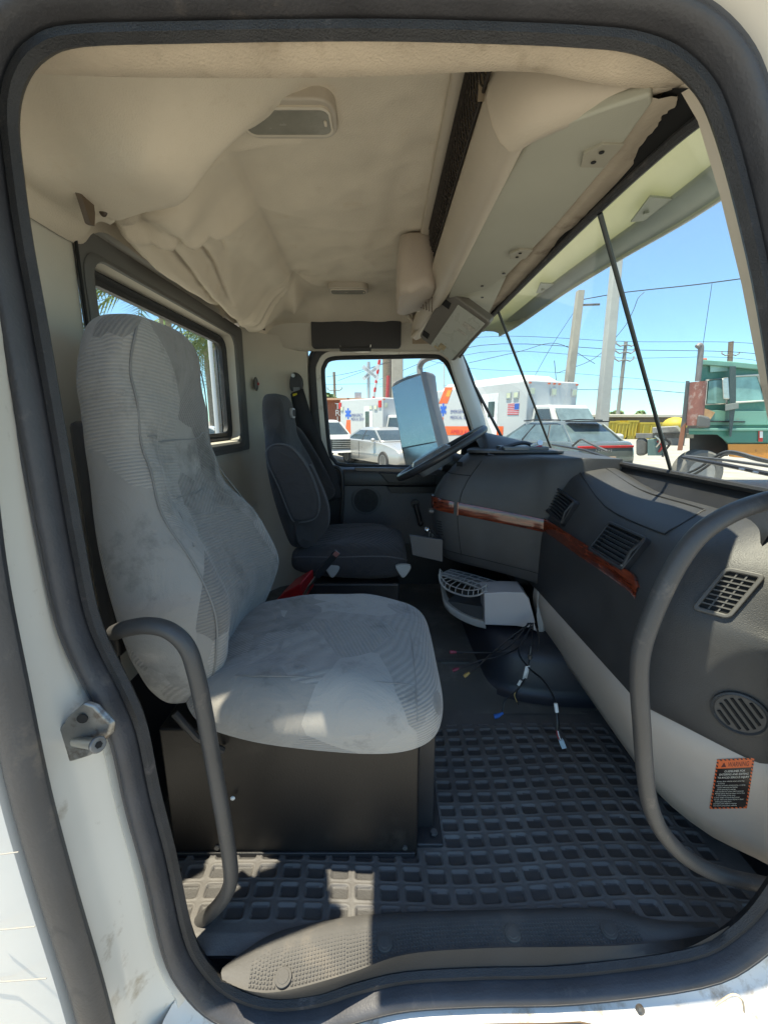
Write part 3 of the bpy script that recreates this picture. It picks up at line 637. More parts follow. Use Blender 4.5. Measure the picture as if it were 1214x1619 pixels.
# ---------------- headliner ----------------
def sstep(t): t = min(1, max(0, t)); return t * t * (3 - 2 * t)
def head_z(x, y):
    z = .615
    z -= .175 * math.exp(-max(0, (x + .715)) / .055)                 # rises from the rear wall
    z -= .10 * sstep((y - 2.20) / .25)                                # far side
    z -= .10 * math.exp(-max(0, (y - .66)) / .05)                     # near rail
    # big near sag, from the rear wall to the ceiling lamp
    tx = (-.13 - x) / .36
    dA = .205 * sstep(tx) ** .85 if tx > 0 else 0
    yc = .90 + .10 * sstep((-.25 - x) / .4)
    wy = .20 if y < yc else .085
    z1 = z - dA * math.exp(-((y - yc) / wy) ** 2)
    # small lower pouch of the sag
    z1 -= .022 * math.exp(-((x + .43) / .07) ** 2 - ((y - .985) / .04) ** 2)
    # second drape between the rear wall hook and the ceiling tack
    xr = -.335 + .0 * y - .05 * sstep((y - .95) / 1.0)               # ridge line
    t = (xr - x) / (xr + .625)
    env = sstep((y - .95) / .22) * sstep((2.42 - y) / .30)
    d = 0
    if t > 0:
        d = .165 * (sstep(min(t, 1)) * .25 + min(t, 1) ** .62 * .75) * (1 if t < 1 else max(0, 1 - (t - 1) * 5.5))
        d += .014 * math.sin(t * 8 + y * 4 + .8 * math.sin(y * 5)) * sstep(t * 3) * sstep((1.2 - t) * 4)
    z2 = z - d * env
    z2 += .034 * math.exp(-((x - xr - .004) / .014) ** 2) * sstep((2.1 - y) / .3) * sstep((y - .98) / .1)
    z2 -= .050 * math.exp(-((x + .50) / .06) ** 2 - ((y - 1.13) / .05) ** 2)
    if 1.08 < y < 2.2:
        for x0_, x1_, ya, yb, dp in ((-.585, -.640, 1.10, 2.05, .032), (-.530, -.585, 1.12, 1.85, .026), (-.47, -.53, 1.2, 1.6, .012)):
            if ya < y < yb:
                t_ = (y - ya) / (yb - ya); dd = x - (x0_ + (x1_ - x0_) * t_ + .012 * math.sin(t_ * 5)); en_ = sstep(t_ * 6) * sstep((1 - t_) * 3)
                z2 += en_ * dp * (math.exp(-(dd / .009) ** 2) - .55 * math.exp(-((dd - .028) / .022) ** 2))
    z = min(z1, z2)
    nn_ = mnoise.noise(Vector((x * 7 + y * 3, y * 6, 2.2))); z += .010 * abs(nn_) - .004 + .003 * mnoise.noise(Vector((x * 16, y * 13, 5)))
    # fan of folds at the far end round the tack
    fx, fy = x + .385, y - 1.97
    r = math.hypot(fx, fy); a = math.atan2(fy, fx)
    z += .016 * math.exp(-(r / .06) ** 2)
    if fy > -.05:
        z -= .065 * math.exp(-((r - .20) / .14) ** 2) * sstep((-x - .25) / .15) * (1 - .9 * abs(math.sin(a * 3.2 + .5)) ** .8) * sstep((2.45 - y) / .15)
    # folds radiating from the near hook
    hx, hy = x + .66, y - 1.10; r = math.hypot(hx, hy); a = math.atan2(hy, hx)
    z -= .048 * math.exp(-(r / .40) ** 2) * (1 - abs(math.sin(a * 4.2 + .3)) ** .75) * sstep(r / .06) * sstep((x + .69) / .07)
    # soft fold sweeping forward over the driver side
    z -= .006 * math.exp(-((x - (.02 - .35 * (y - 1.0) ** 2 * .6)) / .035) ** 2) * sstep((y - .95) / .3) * sstep((1.9 - y) / .4)
    if x < -.50: z += .030 * math.exp(-((x + .672 - .10 * sstep((y - .92) / .16)) / .011) ** 2) * sstep((1.12 - y) / .06)
    lo = .425 - .025 * sstep((y - 1.05) / .3) - .03 * sstep((-x - .66) / .05)
    if z < lo + .03: z = lo + .03 * math.exp((z - lo - .03) / .03)
    z += .0018 * math.sin(x * 31 + y * 17) * math.sin(y * 23 - x * 9)
    return z
xs = np.linspace(-.705, .150, 110); ys = np.linspace(.655, 2.46, 190)
rows = [[Vector((float(x), float(y), head_z(float(x), float(y)))) for x in xs] for y in ys]
m = MB(); m.grid(rows)
hl = m.build('headliner', beige, tag=dict(label='sagging beige cloth headliner drooping from the cab ceiling', cat='headliner'), ang=180)
def ceil_lamp(loc, w, d, label):
    t = thing('ceiling_lamp', label, 'ceiling lamp', loc)
    x, y, z = loc
    m = MB(); m.prism([Vector((x + a, y + b, z - .012)) for a, b in rrect(w, d, d * .32, 6)], (0, 0, .03)); m.build('housing', mat('lamp_housing', (.46, .41, .34), .5, .06, 9, .1), t, bevel=.005, seg=3)
    m = MB(); m.prism([Vector((x + a, y + b, z - .0165)) for a, b in rrect(w * .86, d * .62, d * .16, 6)], (0, 0, .01)); m.build('lens', lens, t, bevel=.002)
    m = MB(); m.frame([Vector((x + a, y + b, z - .016)) for a, b in rrect(w * .90, d * .74, d * .18, 6)], [Vector((x + a, y + b, z - .016)) for a, b in rrect(w * .86, d * .63, d * .16, 6)], (0, 0, .01)); m.build('lens_rim', mat('lamp_rim', (.62, .56, .46), .4), t)
    m = MB(); m.box(x + w * .37, x + w * .40, y - .008, y + .008, z - .019, z - .012); m.build('switch', beige2, t, bevel=.002)
    return t
ceil_lamp((-.195, .985, .603), .20, .115, 'large rectangular ceiling lamp beside the big near sag of the headliner')
ceil_lamp((-.165, 2.10, .600), .185, .10, 'small far ceiling lamp near the top of the driver door')
# hooks on the rear wall edge
def hook(p, label, s=1):
    t = thing('headliner_hook', label, 'hook', p, group=None)
    p = Vector(p)
    m = MB(); m.prism([p + Vector((0, -.020 * s, 0)), p + Vector((0, .016 * s, .004)), p + Vector((.004, .010 * s, -.03 * s)), p + Vector((.010, -.004 * s, -.055 * s)), p + Vector((.008, -.012 * s, -.055 * s))], (.010, .004, 0)); m.build('clip', mat('hook_brown', (.10, .07, .045), .5), t, bevel=.002)
    m = MB(); m.ball(p + Vector((.012, .04 * s, -.008)), .009 * s, .006 * s, .016 * s, 8, 10); m.build('peg', mat('hook_brown_dark', (.05, .033, .02), .5), t)
hook(P(128, 302, X=-.60), 'brown plastic hook holding the headliner at the near end of the rear wall', 1.15)
hook(P(413, 510, X=-.64), 'small dark clip holding the headliner above the far corner of the rear window', .7)

# ---------------- overhead console ----------------
oc = thing('overhead_console', 'beige overhead storage console above the windshield with a cargo net', 'overhead console', (.2, 1.3, .44))
bplast = mat('console_beige', (.44, .385, .31), .55, .07, 7, .2, 300, dirt=(.38, .33, .27), dscale=8, dthr=.62)
# ceiling edge moulding behind the net opening
rows = []
for y in np.linspace(.70, 2.32, 30):
    y = float(y); w = .0 + .02 * sstep((y - 1.1) / .4)
    zt = .605 - .05 * sstep((y - 2.0) / .3)
    rows.append([Vector((.128, y, zt + .02)), Vector((.118, y, zt - .004)), Vector((.124, y, zt - .012)), Vector((.140 + w, y, zt - .016)), Vector((.150 + w, y, zt - .006)), Vector((.152 + w, y, zt + .03))])
MB().grid(rows).build('ceiling_moulding', bplast, oc, ang=60)
# shelf interior
m = MB(); m.quad(Vector((.152, .68, .64)), Vector((.152, 2.34, .64)), Vector((.42, 2.34, .64)), Vector((.42, .68, .64)))
m.quad((.42, .68, .64), (.42, 2.34, .64), (.42, 2.34, .46), (.42, .68, .46)); m.quad((.175, .80, .47), (.42, .80, .455), (.42, 2.34, .455), (.175, 2.34, .47))
m.quad((.15, 2.34, .64), (.42, 2.34, .64), (.42, 2.34, .40), (.15, 2.34, .40)); m.quad((.15, .79, .64), (.42, .79, .64), (.42, .79, .50), (.15, .79, .50))
m.build('shelf', mat('shelf_brown', (.30, .24, .17), .8, .2), oc, smooth=False)
# the rail (front beam): profile from back lip over to the underside
def rail(y):
    k = sstep((y - 1.55) / .55)       # narrows and drops towards the driver
    dz = -.055 * k; dx = -.045 * k; s = 1 - .45 * k
    near = 0
    base = [(.166, .512), (.160, .506), (.158, .490), (.170, .455), (.184, .432), (.200, .420), (.214, .420), (.224, .430), (.236, .452), (.240, .472)]
    cx, cz = .19, .46
    out = []
    for i, (x, z) in enumerate(base):
        xx = cx + (x - cx) * s + dx; zz = cz + (z - cz) * s + dz
        xx += near * (.05 if i > 3 else .012); zz += near * .035
        out.append(Vector((xx, y, zz)))
    return out
rows = [rail(float(y)) for y in np.linspace(.77, 2.14, 50)]
MB().grid(rows).build('rail', bplast, oc, ang=60)
# cargo net: crossed cords between moulding and rail
m = MB()
def netp(y, t):
    bow = .012 * math.sin(math.pi * t)
    a = Vector((.146, y, .590)); b_ = rail(y)[0] + Vector((-.003, 0, 0)); p = a.lerp(b_, t); return p + Vector((-.004 - bow * .5, 0, -bow * .3))
ny = 38
for s0 in range(-8, ny):
    for sg in (1, -1):
        pts = []
        for k in range(9):
            t = k / 8; yy = .72 + (s0 + sg * 3 * t + (3 if sg < 0 else 0)) * .020
            if .69 < yy < 1.46: pts.append(netp(yy, t))
        if len(pts) > 2: m.tube(pts, .0016, 4, caps=False)
m.tube([netp(y, 0.02) for y in np.linspace(.70, 1.46, 30)], .003, 6); m.tube([netp(y, .98) for y in np.linspace(.70, 1.46, 30)], .003, 6)
m.build('cargo_net', netm, oc)
m = MB(); p = P(706, 232, X=.158); m.box(p.x - .004, p.x + .008, p.y - .015, p.y + .015, p.z - .012, p.z + .014); m.build('net_catch', blackp, oc, bevel=.002)
# underside fascia and recessed grey lid
m = MB()
und = []
for y in np.linspace(.76, 2.30, 40):
    y = float(y); r_ = rail(y)[-1] if y < 2.14 else rail(2.14)[-1]; r_ = Vector((r_.x, y, r_.z))
    dz = -.02 * sstep((y - 2.0) / .3)
    und.append([r_, Vector((.262, y, .474 + dz)), Vector((.36, y, .455 + dz)), Vector((.385, y, .445 + dz))])
m.grid(und); m.build('underside', mat('console_underside', (.40, .37, .30), .6, .08, 8), oc, ang=60)
# near end bulkhead of the console: sweeps up from the rail to the door header
cpath = resamp(cr([Vector((.20, .772, 0)), Vector((.222, .742, 0)), Vector((.262, .715, 0)), Vector((.31, .690, 0)), Vector((.355, .664, 0)), Vector((.40, .645, 0))], 6), 26)
rp_ = rail(.772); rows = []
for k, c in enumerate(cpath):
    t = k / 25; an = R(74) * sstep(t * 2.6); dr = Vector((math.cos(an), math.sin(an), 0)); row = []
    for i_, p in enumerate(rp_):
        h = (p.x - .20) * (1 - .25 * t); zz_ = p.z + (.115 * sstep(t * 9) if i_ == 0 else .095 * sstep(t * 8) if i_ == 1 else .06 * sstep(t * 6) if i_ == 2 else .012 * sstep(t * 2) if i_ > 6 else .014 * t)
        row.append(c + dr * h + Vector((0, 0, zz_)))
    rows.append(row)
MB().grid(rows).build('end_panel', bplast, oc, ang=180)
lid = [P(838, 222, Z=.437), P(870, 205, Z=.434), P(960, 172, Z=.43), P(1028, 150, Z=.428), P(1030, 165, Z=.428), P(960, 262, Z=.428), P(880, 355, Z=.430), P(800, 437, Z=.430), P(770, 458, Z=.430), P(709, 472, Z=.437), P(712, 458, Z=.438), P(770, 335, Z=.438), P(812, 262, Z=.438)]
m = MB(); m.prism([p * .982 for p in lid], (0, 0, .018)); lo = m.build('lid', greygreen, oc, bevel=.005, seg=3)
def hinge(u, v, s):
    c = P(u, v, Z=.4175); m = MB()
    m.prism([c + Vector((a * s, b_ * s, 0)) for a, b_ in ((-.030, -.006), (-.012, -.030), (.022, -.030), (.022, .030), (-.018, .030))], (0, 0, .006)); m.build('hinge', mat('hinge_tan', (.30, .28, .22), .5), oc, bevel=.001)
    for q in (-.013, .013):
        m = MB(); m.disc(c + Vector((-.004, q * s, -.0006)), (0, 0, -1), .0042 * s, .001, 10); m.build('hinge_screw', voidb, oc)
hinge(948, 248, 1.0); hinge(822, 403, 1.0)
m = MB()
m.prism([P(712, 470, Z=.432), P(765, 455, Z=.428), P(800, 437, Z=.428), P(768, 505, Z=.40), P(735, 500, Z=.42)], (0, 0, .004)); m.build('screw_plate', mat('screw_plate_cream', (.46, .46, .37), .5), oc)
for u, v in ((762, 452), (762, 470), (796, 432)):
    m = MB(); m.disc(P(u, v, Z=.421), (0, 0, -1), .005, .002, 10); m.build('screw', blackp, oc)
# speaker box on the driver side of the console
rows = []
for z, k in ((.60, .90), (.575, .98), (.53, 1.0), (.47, 1.0), (.445, .97), (.436, .90)):
    cx, cy = .112, 1.66; rows.append([Vector((cx + a * k, cy + b_ * k, z - .02 * (1 if a < 0 else 0) * (z < .5))) for a, b_ in rrect(.13, .32, .045, 5)])
MB().loft(rows).build('speaker_box', mat('speaker_box_beige', (.42, .36, .30), .6, .06, 8, .2, 300), oc, ang=50)
m = MB(); gp = [P(634, 476, Y=1.80), P(662, 462, Y=1.66), P(700, 455, Y=1.56), P(700, 465, Y=1.60), P(668, 512, Y=1.90), P(664, 494, Y=1.86)]
m.prism(gp, (0, 0, -.006)); m.build('speaker_bezel', bplast, oc, bevel=.002)
for i in range(7):
    a = P(650 + i * 5.5, 470 - i * .6, Y=1.745 - .02 * i) ; b_ = P(657 + i * 4.3, 480 + i * 1.6, Y=1.79 - .02 * i)
    a.z -= .008; b_.z -= .008
    m = MB(); m.tube([a, b_], .0028, 6); m.build('grille_slot', mat('slot_brown', (.16, .13, .10), .8), oc)
# end prong of the rail
m = MB(); m.tube(cr([P(668, 505, Y=1.94), P(662, 520, Y=1.98), P(652, 532, Y=2.0), P(655, 515, Y=2.03), P(640, 490, Y=1.98)], 5), .008, 8); m.build('rail_end', bplast, oc)
# ---- light box hanging below the console ----
A, B, C_, D = P(704, 458, Y=1.60), P(776, 510, Y=1.56), P(716, 573, Y=1.80), P(662, 533, Y=1.86)
ux = (B - A).normalized(); nrm = ux.cross(D - A).normalized()
if nrm.y > 0: nrm = -nrm
lb = thing('flip_down_lamp_box', 'flipped down grey lamp box with a clear worn lens under the overhead console', 'lamp box', A)
lbm = mat('lamp_box_grey', (.14, .13, .115), .5, .1, 7, .2, 300)
def bil(s, t, off=0): return A.lerp(B, s).lerp(D.lerp(C_, s), t) + nrm * off
def bl_round(x0, x1, y0, y1, r, off, n_=4):
    return [bil(x0 + (x1 - x0) * (.5 + a), y0 + (y1 - y0) * (.5 + b_), off) for a, b_ in rrect(1, 1, r, n_)]
m = MB(); m.loft([bl_round(0, 1, 0, 1, .07, -.030), bl_round(0, 1, 0, 1, .07, -.004), bl_round(.015, .985, .015, .985, .07, 0)]); m.build('housing', lbm, lb, ang=30)
m = MB(); m.prism(bl_round(.34, .94, .06, .97, .02, .0015), nrm * .003)
lz = bpy.data.materials.new('worn_lens'); lz.use_nodes = True; b = lz.node_tree.nodes['Principled BSDF']; b.inputs['Base Color'].default_value = (.42, .43, .39, 1); b.inputs['Roughness'].default_value = .28; b.inputs['Specular IOR Level'].default_value = .8
nz = lz.node_tree.nodes.new('ShaderNodeTexNoise'); nz.inputs['Scale'].default_value = 6; mr = lz.node_tree.nodes.new('ShaderNodeMapRange'); mr.inputs[3].default_value = .1; mr.inputs[4].default_value = .5; lz.node_tree.links.new(nz.outputs[0], mr.inputs[0]); lz.node_tree.links.new(mr.outputs[0], b.inputs['Roughness'])
m.build('lens', lz, lb, bevel=.001)
for y0 in (.17, .86):
    m = MB(); m.prism([bil(x, y, .001) for x, y in ((.06 if y0 < .5 else .02, y0 - .05), (.22 if y0 < .5 else .18, y0 - .05), (.24 if y0 < .5 else .2, y0 + .05), (.05, y0 + .05))], nrm * .002); m.build('latch', voidb, lb)
for (x0, x1, y0, y1, mt) in ((.50, .66, .80, .90, 'a'), (.42, .60, .91, .955, 'a'), (.62, .86, .22, .30, 'b'), (.60, .82, .38, .42, 'b')):
    m = MB(); m.prism([bil(x, y, .0045) for x, y in ((x0, y0), (x1, y0), (x1, y1), (x0, y1))], nrm * .0008); m.build('faded_sticker', mat('sticker_tan', (.36, .29, .18), .7, .5, 90) if mt == 'a' else mat('sticker_pale', (.40, .38, .34), .6, .3, 120), lb)

# ---------------- seats ----------------
def seat_back(T, yc, tab, mats, sgnb=1, nseg=44):
    zs = [r[0] for r in tab]; path = cr([(r[1], r[2], r[0]) for r in tab], 5); hw = cr([(r[3], r[4], r[5]) for r in tab], 5)
    rings = []
    for p, q in zip(path, hw):
        xb, xf, z = p; h, bol, dy = q; ring_ = []
        cx = (xb + xf) / 2; hx = (xf - xb) / 2
        for j in range(nseg):
            a = 2 * math.pi * j / nseg; c, s_ = math.cos(a), math.sin(a); e = .62
            X = math.copysign(abs(c) ** e, c); Yy = math.copysign(abs(s_) ** e, s_)
            x = cx + hx * X; y = yc + dy + h * Yy
            if X > 0:
                side = abs(Yy); x += X * (bol * sstep((side - .35) / .45) * (1 - sstep((side - .82) / .25) * .45))
                x -= X * .006
            ring_.append(Vector((x, y, z + .02 * (x - xb))))
        rings.append(ring_)
    return rings
ptab = [  # z, xback, xfront, half width, bolster, y shift
 (.206, -.535, -.48, .050, 0, -.02), (.198, -.560, -.462, .110, 0, -.015), (.172, -.578, -.450, .155, .0, -.005), (.13, -.590, -.446, .174, .0, 0), (.07, -.600, -.450, .183, .0, 0), (.02, -.600, -.452, .184, .004, 0),
 (-.045, -.598, -.470, .186, .018, 0), (-.10, -.592, -.462, .196, .030, 0), (-.17, -.584, -.446, .214, .036, 0), (-.25, -.575, -.400, .244, .052, .006), (-.33, -.563, -.370, .262, .064, .010), (-.41, -.548, -.352, .268, .066, .010), (-.48, -.53, -.360, .258, .060, .006), (-.54, -.512, -.380, .234, .045, 0), (-.59, -.49, -.40, .20, .02, 0), (-.612, -.47, -.42, .15, 0, 0)]
ps = thing('bucket_seat', 'grey velour passenger seat nearest the open doorway, with stained patches', 'truck seat', (-.2, .965, -1.035))
rings = seat_back(ps, .975, ptab, None)
rs = random.Random(5)
for i, r_ in enumerate(rings):
    for j, p in enumerate(r_):
        z = p.z; y = p.y
        q_ = mnoise.noise(Vector((y * 7 + z * 4, z * 9 - y * 3, 3.1))); q2 = abs(mnoise.noise(Vector((y * 5, z * 5, p.x * 4 + 9)))) ; p.x += (.010 * q_ - .012 * (.3 - q2) * (q2 < .3)) * (1 if p.x > -.5 else .2)
back = fixn(MB().loft(rings).build('backrest', [cloth], ps, sub=1, ang=180))
# seams on the backrest
def seam(pts, r, parent, m_=None):
    MB().tube(cr(pts, 5), r, 6).build('seam', m_ or mat('seam_thread', (.20, .195, .185), .9), parent)
def front_x(rings_, yc, y, z):
    best = None
    for r_ in rings_:
        if abs(r_[0].z - z) < (abs(best[0].z - z) if best else 9): best = r_
    c = max((p for p in best if abs(p.y - y) < .03), key=lambda p: p.x, default=max(best, key=lambda p: p.x)); return c.x
# cushion
def cushion(T, yc, mats, tab, nseg=40, name='cushion', wob=.004):
    pa = cr([(r[0], r[1], r[2]) for r in tab], 5); hb = cr([(r[3], 0, 0) for r in tab], 5); rings = []
    for p, q in zip(pa, hb):
        x, zb, zt = p; h = q[0]; cz = (zb + zt) / 2; hz = (zt - zb) / 2; ring_ = []
        for j in range(nseg):
            a = 2 * math.pi * j / nseg; c, s_ = math.cos(a), math.sin(a); e = .60
            Yy = math.copysign(abs(c) ** e, c); Z = math.copysign(abs(s_) ** e, s_)
            z = cz + hz * Z; y = yc + h * Yy
            if Z > 0: z += Z * .022 * sstep((abs(Yy) - .45) / .4) * (1 - sstep((abs(Yy) - .88) / .12) * .6) * sstep((.10 - x) / .2)
            if Z < 0: y = yc + h * Yy * (1 - .10 * abs(Z))
            q_ = mnoise.noise(Vector((x * 8 - y * 5, y * 7 + x * 4, 1.7))); q2 = abs(mnoise.noise(Vector((x * 5 + 3, y * 5, 7.7)))); z += wob * (1.6 * q_ - 2.0 * (.3 - q2) * (q2 < .3)) * (Z > -.2)
            ring_.append(Vector((x, y, z)))
        rings.append(ring_)
    return rings
ctab = [(-.44, -.62, -.57, .14), (-.42, -.645, -.545, .18), (-.37, -.662, -.528, .222), (-.28, -.685, -.512, .244), (-.18, -.700, -.505, .254), (-.06, -.712, -.502, .258), (.02, -.714, -.505, .254), (.075, -.706, -.518, .240), (.108, -.690, -.538, .217), (.124, -.665, -.562, .187), (.130, -.635, -.59, .15)]
crings = cushion(ps, .955, None, ctab)
fixn(MB().loft(crings).build('cushion', [cloth], ps, sub=1, ang=180))
# seams follow the surface
def on_cush(x, t, lift=.001):
    r_ = min(crings, key=lambda r: abs(r[0].x - x)); k = len(r_); return r_[int(round(t * k)) % k] + Vector((0, 0, lift))
# headrest seam lines
def ring_pt(rings_, z, t, out=.0015):
    r_ = min(rings_, key=lambda r: abs(r[0].z - z)); k = len(r_); p = r_[int(round(t * k)) % k]; c = sum(r_, Vector()) / k
    d = (p - c); d.z = 0; return p + d.normalized() * out
seam([ring_pt(rings, z, .855) for z in (.22, .17, .10, .03, -.04, -.10, -.18, -.28, -.38, -.46, -.54, -.585)], .0022, ps)
seam([ring_pt(rings, z, .145) for z in (.20, .12, .03, -.05, -.12, -.22, -.32, -.42, -.5)], .0016, ps)
seam([ring_pt(rings, -.030 - .010 * math.sin(math.pi * k / 6), (.885 + .23 * k / 6) % 1, -.001) for k in range(7)], .0022, ps, mat('seam_dark', (.2, .2, .2), .9))
seam([ring_pt(rings, -.245 + .085 * math.sin(math.pi * k / 6), (.885 + .23 * k / 6) % 1, -.001) for k in range(7)], .0016, ps)
seam([on_cush(x, .375, -.0005) for x in (-.44, -.3, -.15, 0, .08)], .0012, ps)
seam([on_cush(.062, .02 + .46 * k / 8, -.0006) for k in range(9)], .0012, ps)
# dark rear shell and seat box
m = MB(); m.box(-.60, -.565, .80, 1.15, -.5, .0); m.build('seat_shell', blackp, ps, bevel=.012)
m = MB(); m.box(-.505, .080, .80, 1.16, -1.034, -.672); m.build('seat_box', boxbrown, ps, bevel=.006)
m = MB(); m.box(.083, .125, .86, 1.20, -1.03, -.70); m.box(.08, .145, .815, 1.22, -1.034, -1.012); m.build('seat_rail', blackp, ps, bevel=.004)
for bx, bz in ((-.40, -1.00), (.05, -1.00)):
    m = MB(); m.disc(Vector((bx, .7995, bz)), (0, -1, 0), .0065, .004, 6); m.build('box_bolt', darksteel, ps)
m = MB(); m.box(-.50, .075, .794, .80, -1.034, -1.012); m.build('box_flange', blackp, ps, bevel=.002)
m = MB(); m.disc(Vector((.125, .84, -1.008)), (0, 0, 1), .009, .006, 6); m.build('rail_bolt', darksteel, ps)
m = MB(); m.tube([Vector((-.44, .76, -.60)), Vector((-.40, .76, -.66)), Vector((-.36, .79, -.72))], .008, 8); m.build('tilt_lever', blackp, ps)
m = MB(); m.ball(P(368, 1262, Y=.79), .006, .004, .005, 6, 8); m.build('box_clip', whitep, ps)

# driver seat
ds = thing('bucket_seat', 'charcoal driver seat with two folded up armrests beside the steering wheel', 'truck seat', (-.2, 1.95, -1.035))
dtab = [(.118, -.50, -.47, .06, 0, 0), (.108, -.525, -.445, .105, 0, 0), (.07, -.535, -.425, .13, 0, 0), (0, -.535, -.415, .14, 0, 0), (-.06, -.53, -.41, .145, .0, 0), (-.11, -.525, -.40, .17, .01, 0), (-.18, -.515, -.385, .215, .03, 0), (-.27, -.50, -.36, .235, .04, 0), (-.36, -.48, -.345, .24, .045, 0), (-.45, -.455, -.335, .235, .04, 0), (-.53, -.43, -.34, .21, .02, 0), (-.56, -.41, -.35, .16, 0, 0)]
drings = seat_back(ds, 1.95, dtab, None)
for r_ in drings:
    for p in r_: p.x += .0
fixn(MB().loft(drings).build('backrest', dcloth, ds, sub=1, ang=180))
m = MB(); c0 = Vector((-.425, 1.955, .035)); m.prism([c0 + Vector((0, a, b_)) for a, b_ in rrect(.075, .045, .02, 5)], (.012, 0, 0)); m.build('headrest_slot', mat('slot_grey', (.30, .30, .30), .5), ds, bevel=.002)
m = MB(); c0 = Vector((-.412, 1.955, .035)); m.prism([c0 + Vector((0, a, b_)) for a, b_ in rrect(.058, .030, .014, 5)], (.001, 0, 0)); m.build('slot_hole', voidb, ds)
dct = [(-.42, -.66, -.60, .17), (-.39, -.68, -.565, .21), (-.30, -.70, -.545, .235), (-.18, -.71, -.535, .245), (-.05, -.715, -.530, .245), (.03, -.71, -.535, .24), (.075, -.70, -.55, .225), (.098, -.685, -.575, .20), (.104, -.66, -.60, .16)]
crd = cushion(ds, 1.95, None, dct, wob=.002)
fixn(MB().loft(crd).build('cushion', dcloth, ds, sub=1, ang=180))
pipe = mat('seat_piping', (.10, .10, .105), .8)
MB().tube(cr([crd[k][int(.47 * 40)] + Vector((0, 0, 0)) for k in range(4, len(crd) - 3, 3)], 4), .0035, 6).build('piping', pipe, ds)
def pad(pxs, Y, th, name, parent, m_, bev=.02):
    m = MB(); m.prism(cr([P(u, v, Y=Y) for u, v in pxs], 4, True), (0, th, 0)); return m.build(name, m_, parent, bevel=bev, seg=4)
pad([(421, 712), (438, 702), (462, 710), (487, 742), (503, 785), (503, 812), (492, 823), (468, 826), (458, 815), (440, 770), (424, 735)], 1.655, .075, 'armrest', ds, dcloth)
pad([(487, 735), (503, 760), (518, 800), (519, 830), (508, 850), (492, 864), (474, 864), (466, 830), (475, 780)], 1.70, .05, 'side_bolster', ds, dcloth, .015)
m = MB(); m.prism(cr([Vector((x, 2.19, z)) for x, z in ((-.49, -.05), (-.44, -.04), (-.33, -.22), (-.26, -.36), (-.30, -.42), (-.38, -.40), (-.46, -.2))], 4, True), (0, .055, 0)); m.build('armrest', dcloth, ds, bevel=.015, seg=4)
MB().tube([P(u, v, Y=1.655) + Vector((0, .004, 0)) for u, v in [(q.x, q.y) for q in cr([(421, 712, 0), (438, 702, 0), (462, 710, 0), (487, 742, 0), (503, 785, 0), (503, 812, 0), (492, 823, 0), (468, 826, 0), (458, 815, 0), (440, 770, 0), (424, 735, 0)], 4, True)]], .0026, 6, closed=True).build('piping', pipe, ds)
m = MB(); m.disc(P(470, 826, Y=1.66), (0, -1, 0), .010, .01, 10); m.build('armrest_pivot', blackp, ds)
m = MB(); m.box(-.36, .07, 1.74, 2.16, -.80, -.71); m.build('seat_frame', blackp, ds, bevel=.012)
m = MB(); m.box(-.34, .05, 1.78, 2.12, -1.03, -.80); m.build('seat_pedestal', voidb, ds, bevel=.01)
knob = mat('knob_grey', (.36, .37, .36), .45)
for (u, v, w) in ((637, 902, 13), (525, 903, 12)):
    m = MB(); m.prism(cr([P(u + a * w, v + b_ * w, Y=1.70) for a, b_ in ((-.9, -.55), (.7, -.65), (.95, -.2), (.25, .8), (-.25, .75))], 4, True), (0, .02, 0)); m.build('lever_knob', knob, ds, bevel=.004)
# belt buckle stalk and red case behind it
bk = thing('belt_buckle', 'black seat belt buckle on a stalk between the two seats', 'seat belt buckle', P(512, 900, Y=1.50))
m = MB(); a, b_ = P(500, 912, Y=1.50), P(534, 872, Y=1.48); m.obox((a + b_) / 2, (b_ - a) / 2, Vector((.45, 0, .55)).normalized().cross(Vector((0, 1, 0))).normalized() * .0 + Vector((0, .010, 0)), (Vector((0, 1, 0)).cross(b_ - a)).normalized() * .013); m.build('buckle', blackp, bk, bevel=.005)
m = MB(); d_ = (b_ - a).normalized(); m.obox(b_ - d_ * .008 + Vector((0, -.0125, 0)) + (Vector((0, 1, 0)).cross(d_)) * 0, d_ * .010, Vector((0, .002, 0)), (Vector((0, 1, 0)).cross(d_)).normalized() * .009); m.build('release_button', mat('button_dull_red', (.25, .10, .09), .5), bk)
m = MB(); m.tube([P(472, 955, Y=1.52), P(490, 925, Y=1.50), P(503, 908, Y=1.50)], .006, 8); m.build('stalk', chrome, bk)
m = MB()
rc = [P(424, 985, Y=1.50), P(430, 956, Y=1.50), P(448, 938, Y=1.50), P(476, 922, Y=1.50), P(478, 950, Y=1.50), P(450, 995, Y=1.50)]
m.prism(rc, (.02, .16, 0)); m.build('red_case', red, bevel=.006, tag=dict(label='glossy red case half hidden between the two seats', cat='case'))
